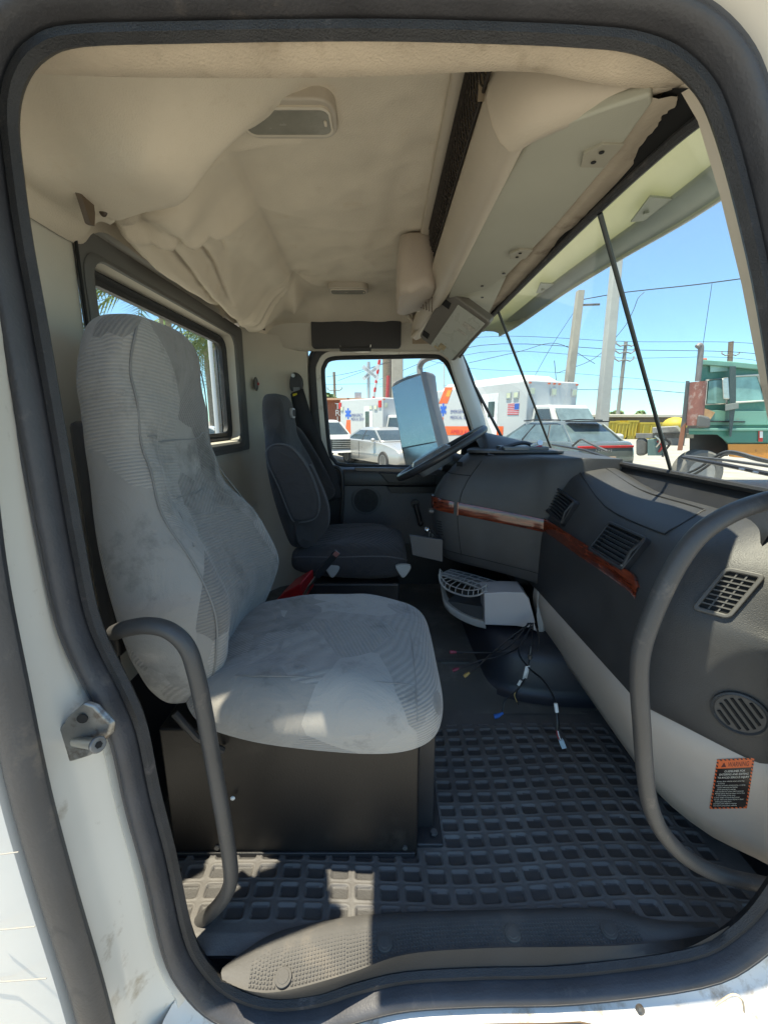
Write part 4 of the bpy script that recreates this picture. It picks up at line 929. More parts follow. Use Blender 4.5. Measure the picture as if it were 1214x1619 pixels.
# seat belt on the far pillar
sb = thing('seat_belt', 'black driver seat belt hanging from an anchor on the far pillar with a yellow tag', 'seat belt', P(467, 600, Y=2.38))
m = MB(); m.prism(cr([P(u, v, Y=2.40) for u, v in ((458, 600), (463, 589), (472, 591), (478, 602), (476, 618), (460, 618))], 3, True), (0, .03, 0)); m.build('anchor', blackp, sb, bevel=.004)
m = MB(); m.disc(P(464, 594, Y=2.385), (0, -1, 0), .010, .012, 14); m.build('anchor_bolt', chrome, sb)
m = MB(); m.box(*(lambda p: (p.x - .018, p.x + .018, 2.375, 2.385, p.z - .022, p.z + .015))(P(469, 616, Y=2.38))); m.build('guide', darksteel, sb, bevel=.003)
def ribbon(pts, w, ax): return [[Vector(p) - Vector(ax) * w / 2, Vector(p) + Vector(ax) * w / 2] for p in pts]
m = MB(); m.grid(ribbon(cr([P(470, 618, Y=2.37), P(485, 665, Y=2.30), P(508, 720, Y=2.24), P(522, 752, Y=2.20), P(530, 790, Y=2.2)], 6), .075, (.9, 0, .3))); m.build('strap', belt, sb, solid=.003)
m = MB(); m.grid(ribbon(cr([P(468, 622, Y=2.40), P(478, 680, Y=2.36), P(486, 760, Y=2.34)], 6), .06, (1, 0, .1))); m.build('strap', belt, sb, solid=.003)
m = MB(); m.grid(ribbon([P(466, 622, Y=2.362), P(470, 640, Y=2.355)], .024, (1, 0, .2))); m.build('tag', yellowm, sb, solid=.002)

# ---------------- driver door ----------------
dd = thing('driver_door', 'closed driver door with window, round speaker and window crank', 'truck door', (.1, 2.5, -1.03))
win = cr([P(u, v, Y=2.50) for u, v in ((513, 600), (515, 578), (525, 569), (560, 567), (620, 566), (680, 565), (698, 569), (710, 585), (728, 632), (746, 690), (757, 728), (740, 738), (650, 737), (548, 734), (530, 727), (522, 705))], 4, True)
w2 = [(p.x, p.z) for p in win]; wnm = to_plane_offsets(w2)
def wr(off, y): return [Vector((w2[i][0] + wnm[i][0] * off, y, w2[i][1] + wnm[i][1] * off)) for i in range(len(w2))]
sg = 1
def wring2(prof, name, m_):
    m = MB(); m.loft([wr(o, y) for o, y in prof], caps=False); return fixn(m.build(name, m_, dd, ang=50))
wring2([(-.004, 2.52), (-.004, 2.505), (.008, 2.497), (.018, 2.50)], 'window_rubber', rubber2)
wring2([(.018, 2.503), (.018, 2.495), (.046, 2.493), (.048, 2.50)], 'window_frame', white)
wring2([(.046, 2.50), (.050, 2.482), (.070, 2.475), (.085, 2.478), (.095, 2.50)], 'door_rubber', rubber2)
wring2([(.085, 2.505), (.11, 2.505)], 'door_skin', blackp)
m = MB(); m.add(wr(.004, 2.512), [tuple(range(len(w2)))]); m.build('pane', glass('door_glass', (.95, .98, .97), .8, .02), dd, smooth=False)
doorgrey = mat('door_card_grey', (.10, .10, .105), .6, .08, 6, .2, 300)
rows = []
for x in np.linspace(-.40, .95, 20):
    x = float(x); rows.append([Vector((x, 2.50, -.272)), Vector((x, 2.47, -.268)), Vector((x, 2.44, -.280)), Vector((x, 2.425, -.31)), Vector((x, 2.43, -.37)), Vector((x, 2.45, -.385)), Vector((x, 2.45, -1.03))])
m = MB(); m.grid(rows); m.build('door_skirt', blackp, dd, ang=40)
m = MB(); pts = [P(u, v, Y=2.44) for u, v in ((536, 754), (601, 757), (612, 770), (618, 780), (690, 780), (700, 860), (560, 860), (538, 840))]
m.prism(pts, (0, .02, 0)); m.build('door_card', doorgrey, dd, bevel=.006)
m = MB(); m.prism([P(u, v, Y=2.418) for u, v in ((598, 747), (640, 750), (690, 750), (688, 765), (614, 764))], (0, .02, 0)); m.build('pull_handle', blackp, dd, bevel=.005)
c0 = P(579, 791, Y=2.436); m = MB(); m.disc(c0, (0, -1, 0), .088, .006, 36); sp_ = m.build('speaker', mat('speaker_rim', (.07, .07, .075), .5), dd, bevel=.003)
m = MB(); m.disc(c0 + Vector((0, -.007, 0)), (0, -1, 0), .072, .004, 36); m.build('speaker_mesh', mat('speaker_mesh', (.035, .035, .037), .8, .3, 60, .9, 700), sp_, bevel=.003)
m = MB(); a = P(656, 796, Y=2.41); b_ = P(664, 826, Y=2.41); m.disc(a, (0, -1, 0), .026, .018, 20); m.tube([a + Vector((0, -.02, 0)), b_ + Vector((0, -.02, 0))], .015, 10); m.ball(b_ + Vector((0, -.03, 0)), .018, .02, .018, 8, 10); m.build('window_crank', blackp, dd, bevel=.002)
m = MB(); m.prism([P(u, v, Y=2.43) for u, v in ((560, 739), (640, 741), (642, 747), (562, 745))], (0, .03, 0)); m.build('window_sill_strip', mat('sill_glossy', (.05, .05, .055), .2), dd, bevel=.003)
# grab loop by the belt
m = MB(); m.tube(cr([P(520, 738, Y=2.33), P(535, 740, Y=2.33), P(541, 755, Y=2.33), P(541, 800, Y=2.33), P(538, 850, Y=2.33)], 5), .011, 10)
m.build('driver_grab_handle', blackp, tag=dict(label='thin black grab handle beside the driver seat at the far pillar', cat='grab handle'))

# ---------------- steering wheel ----------------
swc = P(697, 717, Y=1.98)
sw = thing('steering_wheel', 'black steering wheel seen edge on in front of the driver seat', 'steering wheel', swc)
dx_ = Vector((.86, .0, .51)); dx_.normalize(); dy_ = Vector((0.10, 1, -.03)); dy_ = (dy_ - dx_ * dy_.dot(dx_)).normalized(); nn = dx_.cross(dy_); 
if nn.z < 0: nn = -nn
m = MB(); m.tube([swc + dx_ * .225 * math.cos(2 * math.pi * i / 48) + dy_ * .225 * math.sin(2 * math.pi * i / 48) for i in range(48)], .0165, 12, closed=True); m.build('rim', mat('wheel_rim', (.035, .035, .038), .38, .1, 9, .1), sw)
hubm = mat('wheel_hub', (.19, .20, .21), .25, .1, 6)
m = MB()
hc = swc - dx_ * .05 + nn * .0
rg = []
for off, k in ((-.05, .8), (-.01, 1), (.015, 1), (.03, .86)):
    rg.append([hc + dx_ * a * k + dy_ * b_ * k + nn * off for a, b_ in rrect(.20, .20, .05, 5)])
m.loft(rg); m.build('hub', hubm, sw, ang=30)
for s_ in (-1, 1):
    m = MB(); m.tube([swc + dy_ * s_ * .09 - dx_ * .05, swc + dy_ * s_ * .16 - dx_ * .03 - nn * .004, swc + dy_ * s_ * .222], .013, 8, flat=.6); m.build('spoke', hubm, sw)
m = MB(); m.tube([swc - nn * .04, swc - nn * .16 + dx_ * .10, swc - nn * .30 + dx_ * .22], [.05, .06, .07], 14); m.build('column', blackp, sw)

# ---------------- dashboard ----------------
db = thing('dashboard', 'charcoal wraparound dashboard with reddish wood trim and air vents', 'dashboard', (.65, 1.5, -1.03))
def dprof(Y):
    """profile (x, z) of the passenger side of the dashboard at Y"""
    up = sstep((Y - 1.22) / .42)
    e = max(0, (.90 - Y) / .20); sh = .145 * e ** 1.7       # near end turns forward
    base = [(.862, -.222 + .055 * up), (.84, -.205 + .055 * up), (.80, -.222 + .065 * up), (.755, -.247 + .08 * up), (.715, -.272 + .09 * up), (.69, -.297 + .085 * up), (.665, -.335 + .055 * up), (.640, -.375 + .02 * up), (.622, -.410), (.618, -.46), (.618, -.54), (.618, -.62), (.622, -.678), (.632, -.688)]
    drop = .05 * e ** 2
    return [Vector((x + sh * min(1, max(0, (.92 - x) / .18)), Y, z - drop * (z > -.4))) for x, z in base]
def dsurf(Y, k, off=0.0):
    """point on the profile; k is a float index"""
    p = dprof(Y); i = int(k); t = k - i; i = min(i, len(p) - 2); q = p[i].lerp(p[i + 1], t)
    d_ = (p[i + 1] - p[i]); nrm_ = Vector((d_.z, 0, -d_.x)).normalized()
    q1 = dprof(Y + .01)[i].lerp(dprof(Y + .01)[i + 1], t); ty = (q1 - q).normalized(); nrm_ = ty.cross(d_).normalized()
    if nrm_.x > 0: nrm_ = -nrm_
    return q + nrm_ * off, nrm_, ty, d_.normalized()
ysd = [.70, .72, .74, .76, .78, .80, .82, .84, .86, .88, .90, .94, 1.0, 1.06, 1.12, 1.18, 1.24, 1.3, 1.36, 1.42, 1.48, 1.54, 1.60, 1.66, 1.72, 1.8]
rows = []
for Y in ysd:
    pr = dprof(Y); e = max(0, (.84 - Y) / .14)
    row = []
    for i, p in enumerate(pr):
        q = p.copy()
        if i >= 11: q.z += .018 * math.sin(max(0, min(1, (.92 - Y) / .22)) * math.pi) * (i - 10) / 3
        row.append(q)
    rows.append(row)
first = [p + Vector((.03, -.012, 0)) for p in rows[0]]; first2 = [p + Vector((.12, -.014, 0)) for p in rows[0]]
pd = fixn(MB().grid([first2, first] + rows).build('passenger_panel', dash, db, ang=180, sub=1))
# grooves of the airbag cover and glove panel
def groove(pts, parent=db, r=.0016): MB().tube(pts, r, 5).build('groove', voidb, parent)
loop = []
for (Y, k) in ((1.02, 2.1), (1.05, 1.75), (1.3, 1.75), (1.54, 1.75), (1.57, 2.1), (1.56, 3.4), (1.52, 3.7), (1.30, 4.2), (1.04, 4.3), (1.01, 3.9)):
    loop.append(dsurf(Y, k, .0002)[0])
MB().tube(cr(loop, 4, True), .0022, 5, closed=True).build('cover_groove', mat('groove_dark', (.02, .02, .022), .6), db)
# wood trim on the passenger side
def wood_strip(ptsn, name):
    rows = []
    for c, n_, dn in ptsn:
        rows.append([c - dn * .027 + n_ * -.004, c - dn * .026 + n_ * .004, c - dn * .018 + n_ * .0065, c + n_ * .007, c + dn * .018 + n_ * .0065, c + dn * .025 + n_ * .004, c + dn * .026 + n_ * -.004])
    return fixn(MB().grid(rows).build(name, wood, db, ang=60))
ptsn = []
for Y in np.linspace(.955, 1.585, 30):
    c, n_, ty, dn = dsurf(float(Y), 7.75); dn = Vector((0, 0, -1)); k = sstep((.99 - Y) / .04)
    ptsn.append((c + Vector((0, 0, -.02 * k)), n_, dn * (1 - .25 * k)))
wood_strip(ptsn, 'wood_trim')
def louver_vent(Yc, k, w, h, nslat=7):
    c, n_, ty, dn = dsurf(Yc, k, .004); dn = -(n_.cross(ty)).normalized(); dn = dn if dn.z < 0 else -dn
    def q(a, b_, o=0): return c + ty * a + dn * b_ + n_ * o
    m = MB(); outer = [q(a, b_, 0) for a, b_ in rrect(w + .022, h + .018, .012, 4)]; innr = [q(a, b_, 0) for a, b_ in rrect(w, h, .006, 4)]
    m.frame([p - n_ * .012 for p in outer], [p - n_ * .012 for p in innr], n_ * .026); v_ = m.build('air_vent', blackp, db, bevel=.003)
    m = MB(); m.prism([q(a, b_, -.035) for a, b_ in rrect(w, h, .004, 2)], n_ * .004); m.build('vent_back', voidb, v_)
    vs_ = mat('vent_slat', (.045, .045, .048), .4)
    for i in range(nslat):
        b0 = -h / 2 + h * (i + .5) / nslat; m = MB(); m.obox(q(0, b0, .004), ty * w / 2, (n_ * .9 + dn * .3) * .009, dn * .0012); m.build('slat', vs_, v_)
    for i in range(6):
        a0 = -w / 2 + w * (i + .5) / 6; m = MB(); m.obox(q(a0, 0, -.012), ty * .0009, n_ * .008, dn * h / 2); m.build('fin', vs_, v_)
    m = MB(); m.tube([q(-w / 2 - .004, -h / 2 - .002, .010), q(-w / 2 - .004, 0, .020), q(-w / 2 - .004, h / 2 + .002, .010)], .005, 8); m.build('thumb_wheel', blackp, v_)
    m = MB(); m.disc(q(-w / 2 - .004, h / 2 - .004, .014), n_, .0035, .002, 10); m.build('vent_screw', chrome, v_)
louver_vent(1.505, 6.25, .155, .082); louver_vent(1.115, 6.25, .165, .088)
# side demister vent on the near end
def patch_frame(u, v, guessY):
    """find the point of the near end surface that the photograph shows there"""
    best = None
    for Y in np.linspace(.70, .92, 45):
        pr = dprof(float(Y))
        for i in range(6, len(pr) - 1):
            for t in (0, .25, .5, .75):
                p = pr[i].lerp(pr[i + 1], t); d_ = ray(u, v); q = d_ * (p.y / d_.y); e = (q - p).length
                if best is None or e < best[0]: best = (e, float(Y), i + t)
    return best
e, Yv, kv = patch_frame(1145, 940, .78)
c, n_, ty, dn = dsurf(Yv, kv, .004); up = Vector((0, 0, 1)); up = (up - n_ * up.dot(n_)).normalized(); rt = up.cross(n_).normalized()
if rt.x < 0: rt = -rt
tilt = R(-20); rt2 = rt * math.cos(tilt) + up * math.sin(tilt) * 0; up2 = (up + rt * .36).normalized()
def q(a, b_, o=0): return c + rt * a + up2 * b_ + n_ * o
m = MB(); outer = [q(a, b_) for a, b_ in rrect(.066, .112, .012, 4)]; innr = [q(a, b_) for a, b_ in rrect(.048, .092, .004, 4)]
sv_m = mat('side_vent_grey', (.085, .082, .078), .5, .1)
m.frame([p - n_ * .01 for p in outer], [p - n_ * .01 for p in innr], n_ * .016); sv = m.build('side_vent', sv_m, db, bevel=.003)
m = MB(); m.prism([q(a, b_, -.002) for a, b_ in rrect(.05, .094, .004, 2)], n_ * .001); m.build('vent_back', voidb, sv)
for i in range(7): m = MB(); m.obox(q(0, -.046 + .092 * (i + 1) / 8, .001), rt * .025, n_ * .003, up2 * .0014); m.build('slat', sv_m, sv)
for i in range(2): m = MB(); m.obox(q(-.024 + .048 * (i + 1) / 3, 0, .000), rt * .0014, n_ * .002, up2 * .046); m.build('fin', sv_m, sv)
e, Yv, kv = patch_frame(1165, 1127, .75)
c, n_, ty, dn = dsurf(Yv, kv, .003); up = (Vector((0, 0, 1)) - n_ * n_.z).normalized(); rt = up.cross(n_).normalized(); rt = rt if rt.x > 0 else -rt
m = MB(); el = lambda rx, rz, o: [c + rt * rx * math.cos(2 * math.pi * i / 36) + up * rz * math.sin(2 * math.pi * i / 36) + n_ * o for i in range(36)]
m.loft([el(.047, .045, -.006), el(.047, .045, .003), el(.043, .041, .005), el(.040, .038, .001)]); rv = m.build('round_speaker', mat('round_grille', (.05, .05, .05), .5), db, ang=40)
for i in range(6):
    a = -.030 + .012 * i; hh = math.sqrt(max(0, .034 ** 2 - a * a)) * .95
    dirv = (up * .75 + rt * -.66).normalized(); pv = (rt * .75 + up * .66).normalized()
    m = MB(); m.tube([c + pv * a - dirv * hh + n_ * .0015, c + pv * a + dirv * hh + n_ * .0015], .0030, 8); m.build('grille_slot', voidb, rv)
# beige lower panel
rows = []
for Y in [.675, .70, .72, .75, .78, .82, .86, .90, .96, 1.05, 1.15, 1.3, 1.45, 1.58, 1.62]:
    e = max(0, (.92 - Y) / .22); sh = .145 * e ** 1.7; fl = .10 * e ** 1.5
    row = []
    zb = -.95 + .02 * sstep((.80 - Y) / .1) + .09 * sstep((Y - .85) / .75); xb = .712 - .045 * sstep((Y - .85) / .7)
    for x, z in ((.640, -.660), (.626, -.670), (.622, -.72), (.622 + (xb - .622) * .2, -.72 + (zb + .72) * .3), (.622 + (xb - .622) * .55, -.72 + (zb + .72) * .68), (xb, zb), (xb + .02, zb - .008)):
        row.append(Vector((x + sh * (.80 if z < -.8 else 1.0), Y - (.0), z)))
    rows.append(row)
first = [p + Vector((.10, -.01, 0)) for p in rows[0]]
fixn(MB().grid([first] + rows).build('lower_panel', lowerbeige, db, ang=180))
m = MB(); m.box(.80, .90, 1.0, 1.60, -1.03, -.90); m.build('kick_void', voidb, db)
# ---- driver side drum ----
plan0 = [(.86, 1.50), (.74, 1.535), (.66, 1.555), (.62, 1.572), (.58, 1.592), (.52, 1.612), (.46, 1.632), (.40, 1.652), (.34, 1.668), (.29, 1.682), (.25, 1.698), (.224, 1.72), (.212, 1.75), (.214, 1.79), (.24, 1.83), (.30, 1.86), (.45, 1.88), (.65, 1.90), (.86, 1.92)]
plan = cr([(x, y, 0) for x, y in plan0], 3)
def drum_pt(p, z, k, dy):
    x = .62 - (.62 - p.x) * k if p.x < .62 else p.x
    y = p.y + dy * min(1, max(0, (.75 - p.x) / .25))
    zz = z + .146 * max(0, .62 - x) * max(0, min(1, (-.12 - z) / .28)) * (1 if z > -.5 else 1.1)
    return Vector((x, y, zz))
lev = [(-.135, .55, .12), (-.139, .60, .075), (-.150, .655, .045), (-.175, .72, .026), (-.21, .80, .014), (-.26, .89, .006), (-.32, .96, .002), (-.375, .99, 0), (-.40, 1.0, 0), (-.45, 1.0, 0), (-.52, .975, 0), (-.585, .94, .002), (-.628, .90, .008), (-.645, .87, .018), (-.652, .80, .05)]
rings_d = [[drum_pt(p, z, k, dy) for p in plan] for z, k, dy in lev]
fixn(MB().loft(rings_d).build('driver_panel', dash, db, ang=45))
def drum_at(i_, z, off=0):
    """i_ index on plan, z level -> surface point"""
    for a in range(len(lev) - 1):
        if lev[a][0] >= z >= lev[a + 1][0]:
            t = (lev[a][0] - z) / (lev[a][0] - lev[a + 1][0]); p = rings_d[a][i_].lerp(rings_d[a + 1][i_], t); break
    else: p = rings_d[-1][i_]
    pn = rings_d[8][min(i_ + 1, len(plan) - 1)] - rings_d[8][i_ - 1]; n_ = Vector((pn.y, -pn.x, 0)).normalized()
    if n_.y > .2 : n_ = -n_
    cen = Vector((.6, 1.85, 0)); 
    if n_.dot(Vector((p.x, p.y, 0)) - cen) < 0: n_ = -n_
    return p + n_ * off, n_
i_corner = 3 * 3; i_seam = 8 * 3 + 2
for i0, i1 in ((i_corner - 1, i_seam), (i_seam + 1, 12 * 3 + 2)):
    ptsn = []
    for i in range(i0, i1 + 1):
        c, n_ = drum_at(i, -.40, .0); ptsn.append((c, n_, Vector((0, 0, -1))))
    wood_strip(ptsn, 'wood_trim')
for ii in (i_corner - 1, i_seam):
    m = MB(); c, n_ = drum_at(ii, -.40, .007); m.tube([c + Vector((0, 0, .027)), c, c + Vector((0, 0, -.027))], .0022, 6); m.build('trim_joint', mat('joint_orange', (.55, .25, .15), .5), db)
groove([drum_at(i_seam, z, .0008)[0] for z in np.linspace(-.165, -.375, 14)]); groove([drum_at(i_seam, z, .0008)[0] for z in np.linspace(-.43, -.60, 10)])
groove([drum_at(i, -.60, .0008)[0] for i in range(i_corner - 2, 38)], r=.0014)
groove([drum_at(i, -.235, .0008)[0] for i in range(i_seam, 38)])
groove([drum_at(i_corner - 2, z, .001)[0] for z in np.linspace(-.43, -.63, 10)])
m = MB(); c, n_ = drum_at(i_seam + 7, -.195, .001); m.obox(c, Vector((-n_.y, n_.x, 0)) * .016, n_ * .002, Vector((0, 0, .016))); m.build('lamp_recess', voidb, db, bevel=.002)
# small slots and ignition on the left of the drum
for k in range(6):
    m = MB(); c, n_ = drum_at(i_seam + 6, -.475 - .012 * k, .0008); m.obox(c, Vector((-n_.y, n_.x, 0)) * .012, n_ * .001, Vector((0, 0, .0016))); m.build('air_slot', voidb, db)
c, n_ = drum_at(36, -.44, .0)
m = MB(); m.tube([c, c + n_ * .02], .012, 12); m.build('ignition', darksteel, db)
c = P(681, 842, Y=1.72); kk = thing('ignition_key', 'metal key ring hanging from the ignition on the left of the dashboard', 'key', c)
m = MB(); m.tube([c + Vector((.008 * math.cos(a), 0, -.012 + .016 * math.sin(a))) for a in np.linspace(0, 6.28, 16)], .0016, 6); m.build('ring', chrome, kk)
m = MB(); m.ball(P(675, 838, Y=1.70), .014, .012, .012, 8, 10); m.build('knob', mat('knob_chrome', (.5, .5, .5), .15, metal=1), kk)
# hanging flap
m = MB(); m.prism([P(u, v, Y=1.66) for u, v in ((647, 846), (700, 853), (700, 889), (652, 878))], (0, .014, 0)); m.build('ash_tray_flap', mat('flap_grey', (.05, .055, .062), .45, .1), db, bevel=.003)
m = MB(); m.tube([P(680, 838, Y=1.68), P(692, 848, Y=1.70), P(706, 858, Y=1.72)], .006, 6); m.build('flap_arm', blackp, db)
# top tray with edge
m = MB()
tp = cr([Vector((x, y, -.132)) for x, y in ((.36, 1.82), (.385, 1.755), (.46, 1.735), (.56, 1.72), (.66, 1.715), (.74, 1.73), (.76, 1.80), (.74, 1.95), (.60, 2.0), (.44, 1.98))], 4, True)
m.prism(tp, (0, 0, .012)); m.build('top_tray', dash2, db, bevel=.004)
m = MB(); m.prism([Vector((x, y, -.120)) for x, y in ((.50, 1.738), (.60, 1.727), (.60, 1.76), (.69, 1.75), (.70, 1.90), (.5, 1.93))], (0, 0, .014)); m.build('tray_insert', mat('insert_grey', (.14, .145, .15), .4), db, bevel=.003)
# instrument hood in front of the wheel
rows = []
for a in np.linspace(0, math.pi, 16):
    a = float(a); rows.append([Vector((.40 + .03, 2.08 - .25 * math.cos(a), -.19 + .115 * math.sin(a))), Vector((.47, 2.08 - .26 * math.cos(a), -.18 + .125 * math.sin(a))), Vector((.68, 2.08 - .26 * math.cos(a), -.20 + .10 * math.sin(a)))])
m = MB(); m.grid(rows); m.build('instrument_hood', dash2, db, solid=.012)
m = MB(); m.box(.44, .66, 1.84, 2.32, -.60, -.185); m.build('instrument_block', blackp, db, bevel=.01)
for k in range(3):
    m = MB(); m.box(.436, .44, 1.86 + .045 * k, 1.89 + .045 * k, -.175, -.145); m.build('switch', yellowm if k == 0 else whitep, db)
m = MB(); m.box(.60, .90, 1.80, 2.50, -.75, -.165); m.build('far_dash_block', dash, db, bevel=.02)
# keys and papers on top
ky = thing('keys_pile', 'black key fobs with a small red tag lying on top of the dashboard', 'keys', (.52, 1.78, -.118))
m = MB(); a = P(800, 714, Y=1.78); b_ = P(852, 700, Y=1.78); m.tube(cr([P(775, 720, Y=1.76), P(800, 706, Y=1.78), P(826, 700, Y=1.8), P(842, 704, Y=1.8)], 4), [.010, .012, .013, .013, .014, .014, .014, .014, .013, .012, .012, .012, .01], 8, flat=.7); m.build('fob', blackp, ky)
m = MB(); m.tube([P(770, 718, Y=1.745), P(786, 722, Y=1.74), P(815, 716, Y=1.75)], [.012, .010, .006], 8, flat=.6); m.build('strap', blackp, ky)
m = MB(); m.obox(P(849, 709, Y=1.77), (.018, 0, .006), (0, .012, 0), (-.003, 0, .009)); m.build('tag', red, ky, bevel=.003)
m = MB(); m.tube([P(838, 705, Y=1.79), P(850, 701, Y=1.79), P(856, 699, Y=1.79)], .005, 6); m.disc(P(853, 700, Y=1.785), (0, -1, .3), .012, .004, 12); m.build('key', chrome, ky)
m = MB(); m.tube([P(846, 713, Y=1.76), P(868, 714, Y=1.76)], .004, 6); m.build('key_blade', blackp, ky)

# ---------------- grey cup tray under the drum ----------------
tr_ = thing('cup_tray', 'broken pale grey cup holder tray with a ribbed cover under the dashboard', 'cup tray', (.4, 1.62, -.8))
m = MB()
rows = []
sideL = cr([P(697, 928, Y=1.80), P(703, 955, Y=1.74), P(722, 972, Y=1.68), P(748, 984, Y=1.62), P(768, 989, Y=1.58)], 5)
for p in sideL: rows.append([p + Vector((.02, .05, .012)), p + Vector((0, 0, .018)), p + Vector((-.003, -.004, .006)), p + Vector((0, 0, -.014)), p + Vector((.02, .06, -.02))])
m.grid(rows); m.build('tray_rim', trayg, tr_, ang=60)
fp = [P(765, 938, Y=1.56), P(800, 936, Y=1.545), P(828, 937, Y=1.53), P(836, 946, Y=1.525), P(842, 970, Y=1.52), P(850, 1000, Y=1.50), P(838, 993, Y=1.51), P(815, 990, Y=1.53), P(766, 988, Y=1.56)]
m = MB(); m.prism(fp, (.01, .12, 0)); m.build('tray_front', mat('tray_front_grey', (.47, .45, .45), .5, .05, 6, .15, 300), tr_, bevel=.004)
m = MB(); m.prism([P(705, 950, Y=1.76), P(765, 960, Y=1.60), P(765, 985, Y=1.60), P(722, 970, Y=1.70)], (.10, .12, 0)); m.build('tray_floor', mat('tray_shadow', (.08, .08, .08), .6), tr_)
# ribbed cover (lattice)
def lat(s_, t): 
    a = P(695, 908, Y=1.78).lerp(P(770, 935, Y=1.60), s_); b_ = P(712, 900, Y=1.86).lerp(P(800, 925, Y=1.66), s_); return a.lerp(b_, t) + Vector((0, 0, .004 * math.sin(s_ * 3)))
m = MB()
for i in range(8): m.tube([lat(i / 7, t / 4) for t in range(5)], .0024, 5)
for j in range(4): m.tube([lat(s_ / 10, j / 3) for s_ in range(11)], .0024, 5)
edge = cr([P(694, 908, Y=1.78), P(697, 922, Y=1.76), P(710, 934, Y=1.72), P(735, 942, Y=1.64), P(755, 941, Y=1.59), P(770, 933, Y=1.575)], 5)
m.tube(edge, .0045, 6)
m.tube([p + Vector((.004, .01, .022)) for p in edge], .0025, 6)
for k in range(0, len(edge), 2): m.tube([edge[k], edge[k] + Vector((.004, .01, .022))], .002, 5); m.tube([edge[k] + Vector((.004, .01, .022)), lat(min(1, k / len(edge)), .3)], .002, 5)
m.build('ribbed_cover', trayg, tr_)
m = MB(); m.prism([lat(0, 0) + Vector((0, 0, -.004)), lat(1, 0) + Vector((0, 0, -.004)), lat(1, 1) + Vector((0, 0, -.004)), lat(0, 1) + Vector((0, 0, -.004))], (0, 0, .002)); m.build('cover_web', mat('web_grey', (.22, .22, .22), .6, .2, 20), tr_)
m = MB(); m.prism([P(850, 935, Y=1.57), P(858, 950, Y=1.55), P(858, 1000, Y=1.53), P(852, 1003, Y=1.53), P(848, 975, Y=1.55)], (.03, .02, 0)); m.build('tray_bracket', trayg, tr_)

# ---------------- floor covering ----------------
zf = -1.020
def cell_field(x, y):
    """height of the rubber mat at x, y"""
    inA = (-.52 < x < .80 and .655 < y < .812); inB = (.150 < x < .80 and .812 <= y < 1.235)
    h = 0.0
    px, py = .0555, .0405
    u = (x - .150) / px; v = (y - .655) / py
    u += .0 ; iu = math.floor(u); iv = math.floor(v)
    if inA or inB:
        du = abs(u - iu - .5) * px; dv = abs(v - iv - .5) * py
        hx, hy, r = .0205, .0140, .006
        qx = max(du - hx + r, 0); qy = max(dv - hy + r, 0); sd_ = math.hypot(qx, qy) + min(max(du - hx + r, dv - hy + r), 0) - r
        h = -.0065 * sstep((-sd_) / .0035 + .2) + .0016 * math.exp(-((sd_ - .0022) / .0018) ** 2)
        h += .0012 * ((math.sin(iu * 12.9898 + iv * 78.233) * 43758.5453) % 1) * (sd_ < 0)
    return h, (inA or inB) and sd_ < -.0012
NX, NY = 560, 300
X_ = np.linspace(-.60, .86, NX); Y_ = np.linspace(.610, 1.30, NY)
vs_ = []; pk_ = []
for y in Y_:
    for x in X_:
        xx, yy = float(x), float(y)
        wx = xx + .006 * math.sin(yy * 9) + .022 * (yy - .8) * 1.0; wy = yy + .010 * math.sin(xx * 7 + .5) * (.8 if xx > .1 else .3)
        hh_, pp_ = cell_field(wx, wy); pk_.append(pp_); z = zf + hh_ + .003 * math.sin(xx * 8 + yy * 5) * math.sin(yy * 11)
        if yy < .64: z -= (0.64 - yy) * .35
        if yy > 1.22: z += (yy - 1.22) ** 2 * .4
        vs_.append((xx, yy, z))
m = MB(); m.v = [Vector(p) for p in vs_]
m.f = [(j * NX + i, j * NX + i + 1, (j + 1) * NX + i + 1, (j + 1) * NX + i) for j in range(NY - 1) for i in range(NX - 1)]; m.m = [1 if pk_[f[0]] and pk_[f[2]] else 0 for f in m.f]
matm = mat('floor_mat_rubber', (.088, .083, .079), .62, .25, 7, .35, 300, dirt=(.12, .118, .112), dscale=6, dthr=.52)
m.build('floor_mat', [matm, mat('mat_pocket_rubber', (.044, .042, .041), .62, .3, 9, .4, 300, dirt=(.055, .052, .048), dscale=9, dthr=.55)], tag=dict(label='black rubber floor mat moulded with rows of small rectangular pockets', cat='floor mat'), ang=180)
rows = []
for y in np.linspace(1.285, 2.46, 30):
    y = float(y); row = []
    for x in np.linspace(-.70, .93, 34):
        x = float(x); row.append(Vector((x, y, zf + .001 + .003 * math.sin(x * 6 + y * 4) + .02 * sstep((y - 1.3) / .3))))
    rows.append(row)
MB().grid(rows).build('floor_vinyl', mat('floor_vinyl', (.10, .10, .092), .55, .2, 5, .3, 90, dirt=(.17, .165, .15), dscale=5, dthr=.5), cab, ang=180)
# engine tunnel / firewall moulding below the tray
m = MB(); hump = cr([Vector((x, y, 0)) for x, y in ((.405, 1.95), (.40, 1.75), (.405, 1.55), (.425, 1.46), (.47, 1.41), (.56, 1.375), (.70, 1.355), (.93, 1.35))], 5)
prof_h = [(.045, -1.012), (.020, -1.010), (.006, -1.0), (.0, -.975), (-.010, -.88), (-.03, -.845), (-.07, -.835), (-.25, -.83)]
rows = []
for i, p in enumerate(hump):
    a = hump[max(0, i - 1)]; b_ = hump[min(len(hump) - 1, i + 1)]; t = (b_ - a).normalized(); n_ = Vector((t.y, -t.x, 0)); 
    if n_.dot(Vector((.7, 1.9, 0)) - p) > 0: n_ = -n_
    rows.append([p + n_ * o + Vector((0, 0, z)) for o, z in prof_h])
m.grid(rows); m.build('engine_tunnel', mat('tunnel_black', (.028, .031, .040), .42, .15, 5, .25, 150), cab, ang=60)
